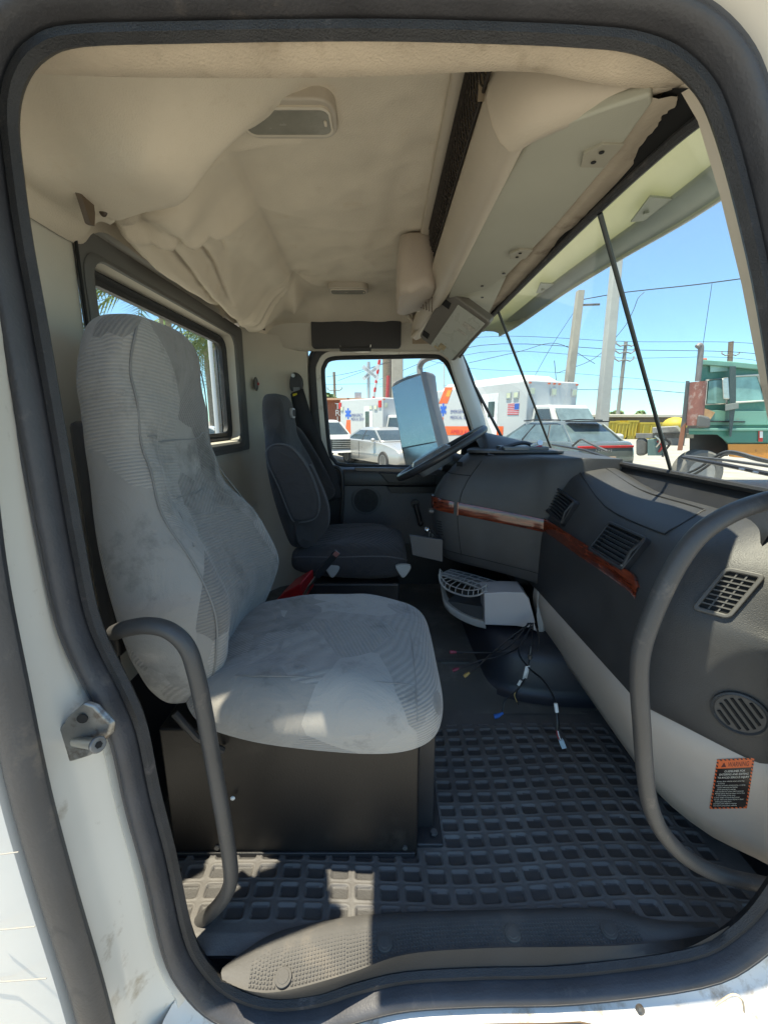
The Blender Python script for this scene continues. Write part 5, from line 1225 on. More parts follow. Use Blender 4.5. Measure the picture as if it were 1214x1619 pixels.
# driver side floor details: rail strip and pale threshold
m = MB(); m.box(.02, .36, 1.56, 1.59, -1.0, -.985); m.build('floor_rail', darksteel, cab)

# ---------------- wires ----------------
wh = thing('wiring_harness', 'loose black wires with coloured plugs dangling under the dashboard', 'cables', P(835, 990, Y=1.45))
wm = mat('wire_black', (.012, .012, .013), .35)
def wire(px, plug, pm, nm='wire', r=.0030):
    pts = cr([P(u, v, Y=y) for u, v, y in px], 6)
    w = MB(); w.tube(pts, r, 6); o = w.build(nm, wm, wh)
    if plug:
        d_ = (pts[-1] - pts[-2]).normalized(); k = MB(); k.tube([pts[-1] - d_ * .002, pts[-1] + d_ * .006, pts[-1] + d_ * .007, pts[-1] + d_ * .022], [.0045, .005, .0062, .0062], 8); k.build('plug', pm, o)
wire([(835, 985, 1.46), (815, 1012, 1.42), (790, 1030, 1.38), (755, 1032, 1.36), (720, 1031, 1.35)], 1, maroon)
wire([(840, 985, 1.46), (825, 1018, 1.42), (795, 1036, 1.38), (760, 1044, 1.36), (724, 1057, 1.34)], 1, maroon)
wire([(838, 985, 1.46), (810, 1006, 1.42), (775, 1035, 1.37), (757, 1052, 1.35), (741, 1064, 1.34)], 1, tan)
wire([(840, 990, 1.44), (820, 1028, 1.38), (835, 1055, 1.32), (858, 1075, 1.26), (874, 1100, 1.20), (879, 1120, 1.17)], 0, None, r=.0036)
wire([(879, 1120, 1.17), (881, 1140, 1.15), (881, 1155, 1.14)], 0, None, r=.0048)
m = MB(); m.tube([P(878, 1112, Y=1.165), P(880, 1126, Y=1.155)], .0062, 8); m.build('sleeve', whitep, wh)
for dx, mt_ in ((-1.2, red), (0, whitep), (1.2, wm)):
    m = MB(); m.tube(cr([P(881 + dx, 1154, Y=1.14), P(883 + dx * 2, 1163, Y=1.13), P(886 + dx, 1171, Y=1.125)], 4), .0016, 5); m.build('thin_wire', mt_, wh)
m = MB(); a, b_ = P(886, 1169, Y=1.125), P(891, 1182, Y=1.115); m.obox((a + b_) / 2, (b_ - a) / 2, (.007, 0, .002), (0, .005, 0)); m.build('connector', mat('clear_connector', (.40, .48, .52), .3), wh, bevel=.001)
wire([(842, 985, 1.44), (841, 1010, 1.38), (839, 1025, 1.36)], 0, None)
m = MB(); m.tube([P(839, 1022, Y=1.36), P(838, 1032, Y=1.355), P(837, 1040, Y=1.35)], [.004, .007, .006], 8); m.build('splice', blackp, wh)
m = MB(); m.tube([P(837.5, 1036, Y=1.345), P(837, 1041, Y=1.345)], .0078, 10); m.build('splice_ring', chrome, wh)
wire([(837, 1042, 1.35), (833, 1060, 1.33), (826, 1080, 1.30), (812, 1095, 1.28), (798, 1108, 1.26), (795, 1120, 1.25), (793, 1128, 1.24)], 0, None, r=.0026)
m = MB(); m.grid(ribbon([P(834, 1053, Y=1.32), P(829, 1073, Y=1.31)], .016, (1, 0, .2))); m.build('wire_label', whitep, wh, solid=.001)
m = MB(); m.tube([P(823, 1076, Y=1.30), P(819, 1083, Y=1.30)], .0055, 6); m.build('wire_tag', whitep, wh)
m = MB(); m.tube([P(795, 1127, Y=1.24), P(786, 1132, Y=1.235), P(781, 1133, Y=1.235)], [.004, .0075, .008], 8); m.build('plug', blue, wh)
wire([(828, 1078, 1.31), (818, 1090, 1.3), (815, 1102, 1.29), (819, 1114, 1.28)], 0, None, r=.0032)
m = MB(); m.tube(cr([P(815, 1092, Y=1.285), P(813, 1100, Y=1.28), P(817, 1110, Y=1.275)], 3), .0014, 5); m.build('thin_wire', tan, wh)
wire([(845, 985, 1.44), (852, 1010, 1.38), (848, 1030, 1.36)], 0, None, r=.0025)

# ---------------- grab handles at the doorway ----------------
def handle(px, r, label, foot=None):
    pts = cr([P(u, v, Y=y) for u, v, y in px], 8)
    m = MB(); m.tube(pts, r, 16); m.build('grab_handle', handle_m, tag=dict(label=label, cat='grab handle'))
handle([(182, 1000, .66), (196, 995, .64), (232, 989, .62), (268, 997, .61), (295, 1022, .608), (309, 1060, .608), (322, 1120, .612), (340, 1220, .62), (356, 1310, .628), (365, 1375, .635), (362, 1404, .64), (345, 1432, .65), (318, 1456, .665), (300, 1466, .68)], .0138, 'short bent grey grab handle on the left side of the doorway by the passenger seat')
handle([(1300, 778, .66), (1240, 786, .64), (1190, 798, .625), (1143, 818, .615), (1100, 850, .61), (1062, 905, .61), (1030, 975, .612), (1013, 1030, .615), (1010, 1080, .618), (1014, 1150, .622), (1019, 1220, .63), (1027, 1272, .636), (1046, 1315, .642), (1080, 1352, .65), (1120, 1376, .655), (1165, 1390, .66), (1215, 1400, .67)], .0145, 'long bent grey grab handle on the right side of the doorway before the dashboard')

# ---------------- warning sticker ----------------
corners = [(1133, 1200), (1192, 1197), (1180, 1277), (1121, 1278)]
def lowp(u, v):
    best = None
    for a in range(len(LOWROWS) - 1):
        pass
    return None
import mathutils
from mathutils.bvhtree import BVHTree
lp = bpy.data.objects['lower_panel']; off_ = ORG['lower_panel']
bv = BVHTree.FromPolygons([v.co + off_ for v in lp.data.vertices], [tuple(p.vertices) for p in lp.data.polygons])
def hitp(u, v):
    h = bv.ray_cast(Vector((0, 0, 0)), ray(u, v).normalized()); return h[0], h[1]
cs = [hitp(u, v)[0] for u, v in corners]
if cs[1] is None: cs[1] = cs[2] + (cs[0] - cs[3])
if all(c is not None for c in cs):
    n_ = (cs[1] - cs[0]).cross(cs[3] - cs[0]).normalized()
    if n_.y > 0: n_ = -n_
    def sp(s_, t, off=.0):
        u = (corners[0][0] * (1 - s_) + corners[1][0] * s_) * (1 - t) + (corners[3][0] * (1 - s_) + corners[2][0] * s_) * t
        v = (corners[0][1] * (1 - s_) + corners[1][1] * s_) * (1 - t) + (corners[3][1] * (1 - s_) + corners[2][1] * s_) * t
        h = hitp(u, v)[0]; b4 = cs[0].lerp(cs[1], s_).lerp(cs[3].lerp(cs[2], s_), t)
        if h is None or (h - b4).length > .02: h = b4
        return h + n_ * (.0014 + off)
    wl = thing('warning_sticker', 'black and orange warning sticker on the beige panel below the round speaker', 'sticker', cs[3])
    G = [[sp(i / 8, j / 10) for i in range(9)] for j in range(11)]
    MB().grid(G).build('backing', mat('sticker_black', (.012, .010, .012), .35), wl)
    om = mat('sticker_orange', (.75, .13, .03), .4, .1, 30)
    m = MB(); m.grid([[sp(.05 + .9 * i / 8, .03 + .155 * j / 2, .0005) for i in range(9)] for j in range(3)]); m.build('header_bar', om, wl)
    m = MB()
    def dash_strip(a, b_, k, wd):
        for i in range(k):
            t0 = i / k; t1 = (i + .55) / k
            p0 = (a[0] + (b_[0] - a[0]) * t0, a[1] + (b_[1] - a[1]) * t0); p1 = (a[0] + (b_[0] - a[0]) * t1, a[1] + (b_[1] - a[1]) * t1)
            dxy = wd; sk = .5 / k
            if abs(b_[0] - a[0]) > abs(b_[1] - a[1]): qd = [p0, p1, (min(1, p1[0] + sk * .7), p1[1] + dxy), (min(1, p0[0] + sk * .7), p0[1] + dxy)]
            else: qd = [p0, p1, (p1[0] + dxy, min(1, p1[1] + sk * .7)), (p0[0] + dxy, min(1, p0[1] + sk * .7))]
            m.add([sp(x, y, .0005) for x, y in qd], [(0, 1, 2, 3)])
    dash_strip((0, 0), (1, 0), 9, .028); dash_strip((0, .972), (1, .972), 9, .028); dash_strip((0, 0), (0, 1), 15, .045); dash_strip((.955, 0), (.955, 1), 15, .045)
    m.build('hazard_border', om, wl, smooth=False)
    txt = mat('sticker_white', (.78, .76, .66), .5)
    def stext(s_, x0, x1, yb, h, name, m_, off=.0011):
        """lettering laid on the curved sticker between x0 and x1, baseline yb, height h (fractions of the sticker)"""
        q = MB(); q.text(s_, 1, (0, 0, 0), (1, 0, 0), (0, 1, 0)); mx_ = max(p.x for p in q.v); mh = .72
        q.v = [sp(x0 + (x1 - x0) * p.x / mx_, yb - h * p.y / mh, off) for p in q.v]; return q
    q = stext('WARNING', .31, .87, .155, .10, '', None); q.build('header_text', mat('sticker_dark_red', (.12, .015, .01), .5), wl, smooth=False)
    m = MB(); m.add([sp(.13, .155, .0012), sp(.27, .155, .0012), sp(.20, .06, .0012)], [(0, 1, 2)]); m.build('hazard_triangle', MATS['sticker_dark_red'], wl)
    for s_, a_, b_, yb in (('GUIDELINES FOR', .24, .80, .262), ('ENTERING AND EXITING', .12, .90, .325), ('TO AVOID SERIOUS INJURY', .08, .93, .388)):
        stext(s_, a_, b_, yb, .042, '', None).build('title_text', txt, wl, smooth=False)
    body = [('Always face vehicle when entering,', .82), ('or exiting.', .30), ('Always maintain three points, no jump', .86), ('contact with steps and handles', .66), ('when entering or exiting.', .62), ('Use handles for three hand contacts', .84), ('Always place feet on steps and a foot', .88), ('in the middle of the step.', .64), ('Clean steps of mud and snow', .76), ('Do not climb with loose objects in hand', .86), ('before you climb down.', .56), ('Do NOT exit while in motion', .70), ('Do NOT jump from vehicle.', .72)]
    for i_, (s_, w_) in enumerate(body):
        stext(s_, .08 + .04 * (i_ in (1, 3, 4, 7, 10)), w_, .455 + .0405 * i_, .026, '', None).build('body_text', txt, wl, smooth=False)
# ================= outside =================
tyre = mat('tyre_black', (.03, .03, .032), .75, .2, 12); rimm = mat('wheel_rim_silver', (.45, .45, .45), .35, .1, 5, metal=.8)
carglass = mat('car_window', (.035, .05, .055), .08, .2, 2, spec=.8)
carwhite = mat('ambulance_white', (.50, .51, .51), .35, .03, 3, coat=.3)
orange = mat('ambulance_orange', (.75, .13, .03), .4); starblue = mat('star_blue', (.03, .13, .55), .5); textblue = mat('letter_blue', (.04, .06, .25), .5)
redl = mat('lamp_red', (.55, .02, .02), .25); amberl = mat('lamp_amber', (.70, .30, .03), .25); clearl = mat('lamp_clear', (.60, .62, .45), .2)
silver = mat('silver_paint', (.36, .36, .35), .3, .03, 3, metal=.35, coat=.5)
gunm = mat('suv_grey_paint', (.13, .155, .155), .25, .05, 3, metal=.3, coat=.8)
def wheel(T, x, y, r, w, side, name='wheel', spokes=7, rim=None):
    m = MB(); c = Vector((x, y, r)); s = -1 if side < 0 else 1
    def rg(rad, yy): return [Vector((x + rad * math.cos(2 * math.pi * i / 28), y + yy * s, r + rad * math.sin(2 * math.pi * i / 28))) for i in range(28)]
    m.loft([rg(r * .62, 0), rg(r * .66, .01), rg(r * .93, .01), rg(r, -.03), rg(r, -w), rg(r * .6, -w)], caps=False); o = m.build(name, tyre, T, local=True, ang=30)
    m = MB(); m.loft([rg(r * .64, .0), rg(r * .60, -.02), rg(r * .55, -.05), rg(r * .1, -.05)], caps=True); m.build('rim', darksteel, o, local=True, ang=30)
    m = MB()
    for k in range(spokes):
        a = 2 * math.pi * k / spokes; d = Vector((math.cos(a), 0, math.sin(a))); t = Vector((-math.sin(a), 0, math.cos(a)))
        m.obox(c + d * r * .34 + Vector((0, -.02 * s, 0)), d * r * .28, t * r * .06, Vector((0, .015, 0)))
    m.loft([rg(r * .65, .004), rg(r * .58, .004), rg(r * .58, -.03), rg(r * .65, -.03)], loop=True, caps=False)
    m.build('spokes', rim or rimm, o, local=True)
def carbody(T, prof, w, m_, name='body', inset=.07, tuck=.93):
    cx = sum(p[0] for p in prof) / len(prof); cz = sum(p[1] for p in prof) / len(prof); m = MB(); rings = []
    base = cr([(x, 0, z) for x, z in prof], 3, True)
    for y, k in ((-w / 2, tuck - .03), (-w / 2 + .02, tuck + .02), (-w / 2 + inset, .985), (-w / 2 + .25, 1), (w / 2 - .25, 1), (w / 2 - inset, .985), (w / 2 - .02, tuck + .02), (w / 2, tuck - .03)):
        rings.append([Vector((cx + (p.x - cx) * (1 - (1 - k) * .25), y, cz + (p.z - cz) * k)) for p in base])
    m.loft(rings); return fixn(m.build(name, m_, T, local=True, ang=45))
def cabin(T, bot, top, z0, z1, w0, w1, m_, glassm, splits=(), pillars=.05):
    """rounded greenhouse: glass band between the belt line and the roof, with pillars on it"""
    m = MB(); zr = z1 - .10; rings = []
    for t, z, k in ((0, z0, 1), (.06, z0 + .04, 1), (.5, (z0 + zr) / 2 + .02, 1.012), (.93, zr - .01, 1), (1, zr + .03, .975), (1.0, z1 - .025, .90), (1.0, z1 - .003, .74), (1.0, z1, .4)):
        xa = bot[0] + (top[0] - bot[0]) * t; xb = bot[1] + (top[1] - bot[1]) * t; w = w0 + (w1 - w0) * t; cx = (xa + xb) / 2
        bow = .10
        rings.append([Vector((cx + (a + math.copysign(bow * (1 - (2 * b / (w * k)) ** 2), a)) , b, z)) for a, b in rrect((xb - xa) * k - 2 * bow, w * k, .22 * k, 7)])
    n = len(rings[0])
    for i in range(len(rings) - 1):
        m.mi(1 if 1 <= i <= 2 else 0)
        m.loft([rings[i], rings[i + 1]], caps=False)
    m.mi(0); m.add(rings[-1], [tuple(range(n))])
    o = fixn(m.build('cabin', [m_, glassm], T, local=True, ang=50))
    # pillars
    for s in (-1, 1):
        for f in (0.0,) + tuple(splits) + (1.0,):
            pts = []
            for t in (.03, .5, .96):
                z = z0 + (zr - z0) * t; xa = bot[0] + (top[0] - bot[0]) * t; xb = bot[1] + (top[1] - bot[1]) * t; w = w0 + (w1 - w0) * t
                e = .10 if f in (0.0, 1.0) else 0
                x = xa + (xb - xa) * f + (e if f == 0 else -e if f == 1 else 0); y = s * (w / 2 - (.035 if e else -.008))
                pts.append(Vector((x, y, z)))
            q = MB(); q.tube(cr(pts, 4), .055 if f in (0.0, 1.0) else .035, 8, flat=.5, up=(0, 1, 0)); q.build('pillar', m_ if f in (0.0, 1.0) else blackp, T, local=True)
def place(T, x, y, rz): T.location = (x, y, 0); T.rotation_euler = (0, 0, rz); return T
def gthing(name, label, cat, x=0, y=0, rz=0, group=None):
    o = thing(name, label, cat, (x, y, -H), rz, group); return o
def lp_(o, *a): pass

# ---- silver white sedan ----
T = gthing('parked_sedan', 'silver white four door sedan parked beyond the driver window', 'car', .02, 16.3, math.atan2(-.85, .53))
carbody(T, [(-2.35, .35), (-2.40, .70), (-2.30, .98), (-1.9, 1.04), (-1.2, 1.02), (.6, .98), (1.3, .93), (2.0, .80), (2.36, .66), (2.40, .40), (2.25, .24), (1.9, .22), (0, .20), (-2.1, .24)], 1.82, silver)
cabin(T, (-1.75, 1.15), (-.95, .40), .97, 1.47, 1.70, 1.25, silver, carglass, (.52,))
for x in (-1.42, 1.38):
    for s in (-1, 1): wheel(T, x, s * .945, .33, .22, s)
for s in (-1, 1):
    m = MB(); m.ball((2.22, s * .66, .68), .16, .16, .07); m.build('headlight', mat('headlamp_amber', (.75, .62, .40), .2), T, local=True)
    m = MB(); m.ball((.78, s * .98, 1.03), .10, .08, .07); m.build('wing_mirror', silver, T, local=True)
    m = MB(); m.ball((-2.28, s * .72, .82), .10, .14, .10); m.build('tail_light', redl, T, local=True)
m = MB(); m.box(2.34, 2.42, -.5, .5, .50, .62); m.build('grille', blackp, T, local=True, bevel=.01)
for z in (-.1, .62):
    pass
m = MB(); m.box(-.42, -.40, -.925, -.915, .32, .95); m.build('door_seam', darksteel, T, local=True)
m = MB(); m.box(-1.25, 1.0, -.925, -.912, .52, .55); m.build('side_moulding', mat('moulding_grey', (.35, .35, .34), .4), T, local=True)

# ---- ambulances ----
def star(m, c, r, ax, up, off):
    c = Vector(c); ax = Vector(ax); up = Vector(up)
    for k in range(3):
        a = math.pi * k / 3; d = up * math.cos(a) + ax * math.sin(a); t = ax * math.cos(a) - up * math.sin(a)
        o = Vector(off) * (1 + .15 * k)
        m.add([c + d * r + t * r * .24 + o, c + d * r - t * r * .24 + o, c - d * r - t * r * .24 + o, c - d * r + t * r * .24 + o], [(0, 1, 2, 3)])
def ambulance(T, L, W, top, big=True, cabl=2.3):
    z0 = .62
    m = MB(); m.box(-L / 2, L / 2, -W / 2, W / 2, z0, top); m.build('box_body', carwhite, T, local=True, bevel=.06, seg=3)
    m = MB(); m.box(-L / 2 + .1, L / 2 + cabl - .4, -W / 2 + .3, W / 2 - .3, .40, z0 + .05); m.build('chassis', blackp, T, local=True)
    # cab
    x0 = L / 2; m = MB(); m.box(x0 - .05, x0 + 1.25, -W / 2 + .16, W / 2 - .16, .55, 1.32); m.box(x0 + 1.1, x0 + cabl, -W / 2 + .22, W / 2 - .22, .55, 1.28); m.build('cab_body', carwhite, T, local=True, bevel=.10, seg=3)
    ct = min(top - .55, 2.25) if big else 2.0
    m = MB(); a, b = -W / 2 + .20, W / 2 - .20
    m.loft([[Vector((x0 - .02, a, 1.25)), Vector((x0 + 1.45, a, 1.25)), Vector((x0 + 1.45, b, 1.25)), Vector((x0 - .02, b, 1.25))], [Vector((x0 - .02, a + .12, ct)), Vector((x0 + .78, a + .12, ct)), Vector((x0 + .78, b - .12, ct)), Vector((x0 - .02, b - .12, ct))]])
    m.build('cab_roof', carwhite, T, local=True, bevel=.08, seg=3)
    def on(s, t): # windscreen
        lo = Vector((x0 + 1.47, a + (b - a) * s, 1.27)); hi = Vector((x0 + .80, a + .12 + (b - a - .24) * s, ct)); return lo.lerp(hi, t) + Vector((.02, 0, .012))
    m = MB(); m.prism([on(.06, .06), on(.94, .06), on(.93, .86), on(.07, .86)], (.006, 0, .006)); m.build('windscreen', mat('screen_glass', (.16, .22, .23), .1, .3, 3, spec=.7), T, local=True, bevel=.004)
    for s in (-1, 1):
        y = s * (W / 2 - .20)
        m = MB(); m.prism([Vector((x0 + .15, y * 1.008, 1.32)), Vector((x0 + 1.2, y * 1.008, 1.32)), Vector((x0 + .80, (abs(y) - .10) * s * 1.008, ct - .14)), Vector((x0 + .18, (abs(y) - .10) * s * 1.008, ct - .14))], (0, .01 * s, 0)); m.build('side_window', carglass, T, local=True)
        wheel(T, -L / 2 + 1.1, s * (W / 2 - .05), .42, .4, s, spokes=8); wheel(T, x0 + 1.35, s * (W / 2 - .14), .42, .28, s, spokes=8)
    # warning lamps above the cab and along the side
    X = L / 2 + .004
    for i, y in enumerate((-W / 2 + .20, 0, W / 2 - .20)):
        m = MB(); m.box(X, X + .03, y - .14, y + .14, top - .52, top - .24); o = m.build('lamp_housing', mat('chrome_bezel', (.5, .5, .5), .3, metal=.6), T, local=True, bevel=.01)
        m = MB(); m.box(X + .03, X + .045, y - .10, y + .10, top - .48, top - .28); m.build('lamp', clearl, o, local=True, bevel=.006)
    for y in (-.25, 0, .25, -W / 2 + .08, W / 2 - .08):
        m = MB(); m.box(X, X + .03, y - .05, y + .05, top - .12, top - .07); m.build('marker_lamp', orange, T, local=True)
    Y = -W / 2 - .003
    for x in (L / 2 - .55, L / 2 - .95) + ((-L / 2 + .3,) if big else (-L / 2 + .25,)):
        m = MB(); m.box(x - .14, x + .14, Y - .03, Y, top - .62, top - .36); o = m.build('lamp_housing', MATS['chrome_bezel'], T, local=True, bevel=.01)
        m = MB(); m.box(x - .10, x + .10, Y - .042, Y - .03, top - .58, top - .40); m.build('lamp', clearl, o, local=True, bevel=.005)
    if not big:
        for x in (L / 2 - .2, -L / 2 + .05):
            m = MB(); m.box(x - .12, x + .12, Y - .04, Y, top - .5, top - .15); m.build('red_lamp', redl, T, local=True, bevel=.01)
    # side stripes, star, lettering
    sk = .16
    def band(x0_, x1_, za, zb, nm='orange_stripe', k=.38):
        m = MB(); m.add([(x0_ + (za - .6) * sk * k, Y - .004, za), (x1_ + (za - .6) * sk * k, Y - .004, za), (x1_ + (zb - .6) * sk, Y - .004, zb), (x0_ + (zb - .6) * sk, Y - .004, zb)], [(0, 1, 2, 3)]); m.build(nm, orange, T, local=True, smooth=False)
    return Y
def us_flag(T, x, z, w, h, Y):
    m = MB(); rd = mat('flag_red', (.55, .04, .05), .5); m.box(x, x + w, Y - .006, Y - .001, z, z + h); fl = m.build('flag', mat('flag_white', (.75, .75, .75), .5), T, local=True)
    for i in range(7): m = MB(); m.box(x, x + w, Y - .012, Y - .006, z + h * (2 * i) / 13, z + h * (2 * i + 1) / 13); m.build('stripe', rd, fl, local=True)
    m = MB(); m.box(x + w * .6, x + w, Y - .016, Y - .012, z + h * 6 / 13, z + h); m.build('canton', mat('flag_blue', (.04, .12, .45), .5), fl, local=True)
th = R(66); f_ = Vector((math.cos(th), -math.sin(th), 0)); lf = Vector((math.sin(th), math.cos(th), 0))
C1 = Vector((218 / 655 * 15.3, 15.3, 0)); L1, W1 = 6.4, 2.45; cen = C1 - f_ * L1 / 2 + lf * W1 / 2
T = gthing('big_ambulance', 'large white ambulance with orange stripes and a small flag behind the grey car', 'ambulance', cen.x, cen.y, -th)
TOP = 3.12
Y = ambulance(T, L1, W1, TOP, True)
us_flag(T, L1 / 2 - .98, 1.93, .62, .40, Y)
m = MB(); m.box(L1 / 2 - 2.6, L1 / 2 - 1.55, Y - .012, Y, .9, 2.75); m.build('side_door', mat('door_white', (.68, .69, .69), .35), T, local=True, bevel=.01)
m = MB(); m.box(L1 / 2 - 2.15, L1 / 2 - 1.75, Y - .024, Y - .012, 1.85, 2.45); m.build('door_window', carglass, T, local=True, bevel=.02)
m = MB(); m.loft([[Vector((-L1 / 2 + .2, -W1 / 2 + .25, TOP)), Vector((L1 / 2 - .6, -W1 / 2 + .25, TOP)), Vector((L1 / 2 - .6, W1 / 2 - .25, TOP)), Vector((-L1 / 2 + .2, W1 / 2 - .25, TOP))], [Vector((-L1 / 2 + .4, -W1 / 2 + .5, TOP + .30)), Vector((L1 / 2 - 1.0, -W1 / 2 + .5, TOP + .28)), Vector((L1 / 2 - 1.0, W1 / 2 - .5, TOP + .28)), Vector((-L1 / 2 + .4, W1 / 2 - .5, TOP + .30))]]); m.build('raised_roof', mat('roof_cream', (.66, .66, .60), .5), T, local=True, bevel=.03)
def bandp(T, Y, pts, nm='orange_stripe', m_=None):
    m = MB(); m.add([(x, Y - .005, z) for x, z in pts], [tuple(range(len(pts)))]); return m.build(nm, m_ or orange, T, local=True, smooth=False)
# local x from a photo column: solve on the side plane
def side_x(T, u, yl):
    M = T.rotation_euler.to_matrix(); a = (u - 607) / F
    # world = loc + M*(x, yl, 0); want X/Y = a/(CP+b SP) ~ a
    ex = M @ Vector((1, 0, 0)); ey = M @ Vector((0, 1, 0)); p0 = Vector((T.location.x, T.location.y, 0)) + ey * yl
    k = a / .99; return (k * p0.y - p0.x) / (ex.x - k * ex.y)
sx = lambda u: side_x(T, u, Y)
def zz(u, v):   # height for a photo row on the side plane
    M = T.rotation_euler.to_matrix(); p = Vector((T.location.x, T.location.y, 0)) + M @ Vector((sx(u), Y, 0)); q = P(u, v, Y=p.y); return q.z + H
bandp(T, Y, [(sx(u), zz(u, v)) for u, v in ((699, 612), (711, 612), (703, 638), (690, 638))]); bandp(T, Y - .001, [(sx(u), zz(u, v)) for u, v in ((688, 660), (698, 660), (693, 702), (683, 702))])
bandp(T, Y - .002, [(sx(u), zz(u, v)) for u, v in ((692, 674), (790, 674), (790, 688), (700, 688), (694, 702), (684, 702))])
bandp(T, Y - .003, [(sx(u), zz(u, v)) for u, v in ((703, 617), (709, 617), (706, 627), (700, 627))], 'side_lamp', amberl)
m = MB(); star(m, (sx(697), Y, zz(697, 648)), .30, (1, 0, 0), (0, 0, 1), (0, -.006, 0)); m.build('life_star', starblue, T, local=True, smooth=False)
def letter(T, s, x, z, size, Y, m_, sx_=1): m = MB(); m.text(s, size, (x, Y - .010, z), (1, 0, 0), (0, 0, 1), sx=sx_); m.build('lettering', m_, T, local=True, smooth=False)
letter(T, 'EMERGENCY', sx(708), zz(708, 654), .24, Y, textblue, 1.0); letter(T, 'MEDICAL SERVICES', sx(708), zz(708, 663), .24, Y, textblue, 1.0)
letter(T, 'AMBULANCE', sx(710), zz(710, 686), .30, Y - .004, mat('letter_red', (.55, .02, .06), .5), 1.1)
# second, smaller ambulance
T = gthing('small_ambulance', 'white ambulance with blue lettering parked behind the silver sedan', 'ambulance', 0, 0, 0)
th = R(50); f_ = Vector((math.cos(th), -math.sin(th), 0)); lf = Vector((math.sin(th), math.cos(th), 0)); C1 = Vector((-2 / 655 * 22, 22, 0)); L2, W2 = 3.9, 2.2; cen = C1 - f_ * L2 / 2 + lf * W2 / 2
T.location = (cen.x, cen.y, 0); T.rotation_euler = (0, 0, -th)
Y = ambulance(T, L2, W2, 2.88, False, 1.9)
bandp(T, Y, [(sx(u), zz(u, v)) for u, v in ((550, 664), (556, 664), (556, 688), (547, 688))])
m = MB(); star(m, (sx(552.5), Y, zz(552, 654)), .30, (1, 0, 0), (0, 0, 1), (0, -.006, 0)); m.build('life_star', starblue, T, local=True, smooth=False)
letter(T, 'EMERGENCY', sx(557), zz(557, 659), .24, Y, textblue, .8); letter(T, 'MEDICAL SERVICES', sx(557), zz(557, 665), .24, Y, textblue, .72)
m = MB(); m.box(sx(577), sx(590), Y - .02, Y, .8, 2.45); m.build('side_door', mat('door_white', (.68, .69, .69), .35), T, local=True, bevel=.01)
m = MB(); m.box(sx(579), sx(585), Y - .04, Y - .02, 1.2, 2.2); m.build('door_window', carglass, T, local=True, bevel=.02)

# ---- dark grey SUV, seen from behind ----
fw = Vector((-.28, .96, 0)); T = gthing('grey_suv', 'dark grey SUV with a red rear light bar, seen from behind through the windshield', 'car', 0, 0, 0)
rc_ = Vector((302 / 655 * 10.9, 10.9, 0)); rv_ = Vector((.96, .28, 0)); cen = rc_ + fw * 2.45 + rv_ * .97
T.location = (cen.x, cen.y, 0); T.rotation_euler = (0, 0, math.atan2(fw.y, fw.x))
carbody(T, [(-2.42, .45), (-2.46, .75), (-2.36, 1.08), (-2.1, 1.16), (-1.2, 1.14), (.5, 1.10), (1.2, 1.08), (2.0, .98), (2.40, .78), (2.45, .48), (2.3, .30), (0, .26), (-2.2, .30)], 1.94, gunm)
cabin(T, (-2.22, 1.25), (-1.55, .35), 1.10, 1.70, 1.84, 1.42, gunm, mat('suv_glass', (.09, .13, .14), .08, .3, 3, spec=.8), (.30, .66))
m = MB(); m.box(-1.82, -1.45, -.60, .60, 1.665, 1.70); m.build('roof_spoiler', blackp, T, local=True, bevel=.012)
m = MB(); m.box(-2.44, -2.36, -.90, .90, .99, 1.05); m.build('light_bar', redl, T, local=True, bevel=.01)
m = MB(); m.text('P O R S C H E', .09, (-2.475, .40, .90), (0, -1, 0), (0, 0, 1)); m.build('lettering', mat('badge_chrome', (.6, .6, .6), .3, metal=.8), T, local=True, smooth=False)
m = MB(); m.box(-2.50, -2.42, -.28, .28, .62, .76); m.build('number_plate', mat('plate_tan', (.45, .34, .26), .5), T, local=True, bevel=.006)
m = MB(); m.box(-2.50, -2.35, -.85, .85, .36, .56); m.build('rear_bumper', blackp, T, local=True, bevel=.04)
for s in (-1, 1):
    m = MB(); m.tube([Vector((-1.4, s * .72, 1.72)), Vector((-.4, s * .74, 1.745)), Vector((.3, s * .72, 1.70))], .02, 8); m.build('roof_rail', blackp, T, local=True)
    for x in (-1.45, 1.48): wheel(T, x, s * 1.0, .37, .28, s, spokes=5)
    m = MB(); m.ball((.92, s * 1.03, 1.14), .10, .08, .07); m.build('wing_mirror', gunm, T, local=True)

# ---- white pickup front at the left edge of the driver window ----
T = gthing('white_pickup', 'white pickup truck with chrome grille at the left edge of the driver window', 'pickup truck', -2.75, 19.0, R(-62))
carbody(T, [(-2.6, .5), (-2.6, 1.05), (-.6, 1.10), (.7, 1.12), (1.9, 1.10), (2.45, 1.02), (2.55, .6), (2.3, .45), (-2.4, .45)], 1.95, carwhite)
cabin(T, (-1.0, 1.15), (-.7, .45), 1.08, 1.75, 1.8, 1.4, carwhite, carglass, (.5,))
m = MB(); m.box(2.50, 2.62, -.62, .62, .62, 1.0); o = m.build('grille', blackp, T, local=True, bevel=.02)
for i in range(5): m = MB(); m.box(2.62, 2.64, -.58, .58, .66 + i * .075, .69 + i * .075); m.build('grille_bar', chrome, o, local=True)
for s in (-1, 1):
    for x in (-1.6, 1.6): wheel(T, x, s * 1.01, .38, .26, s)

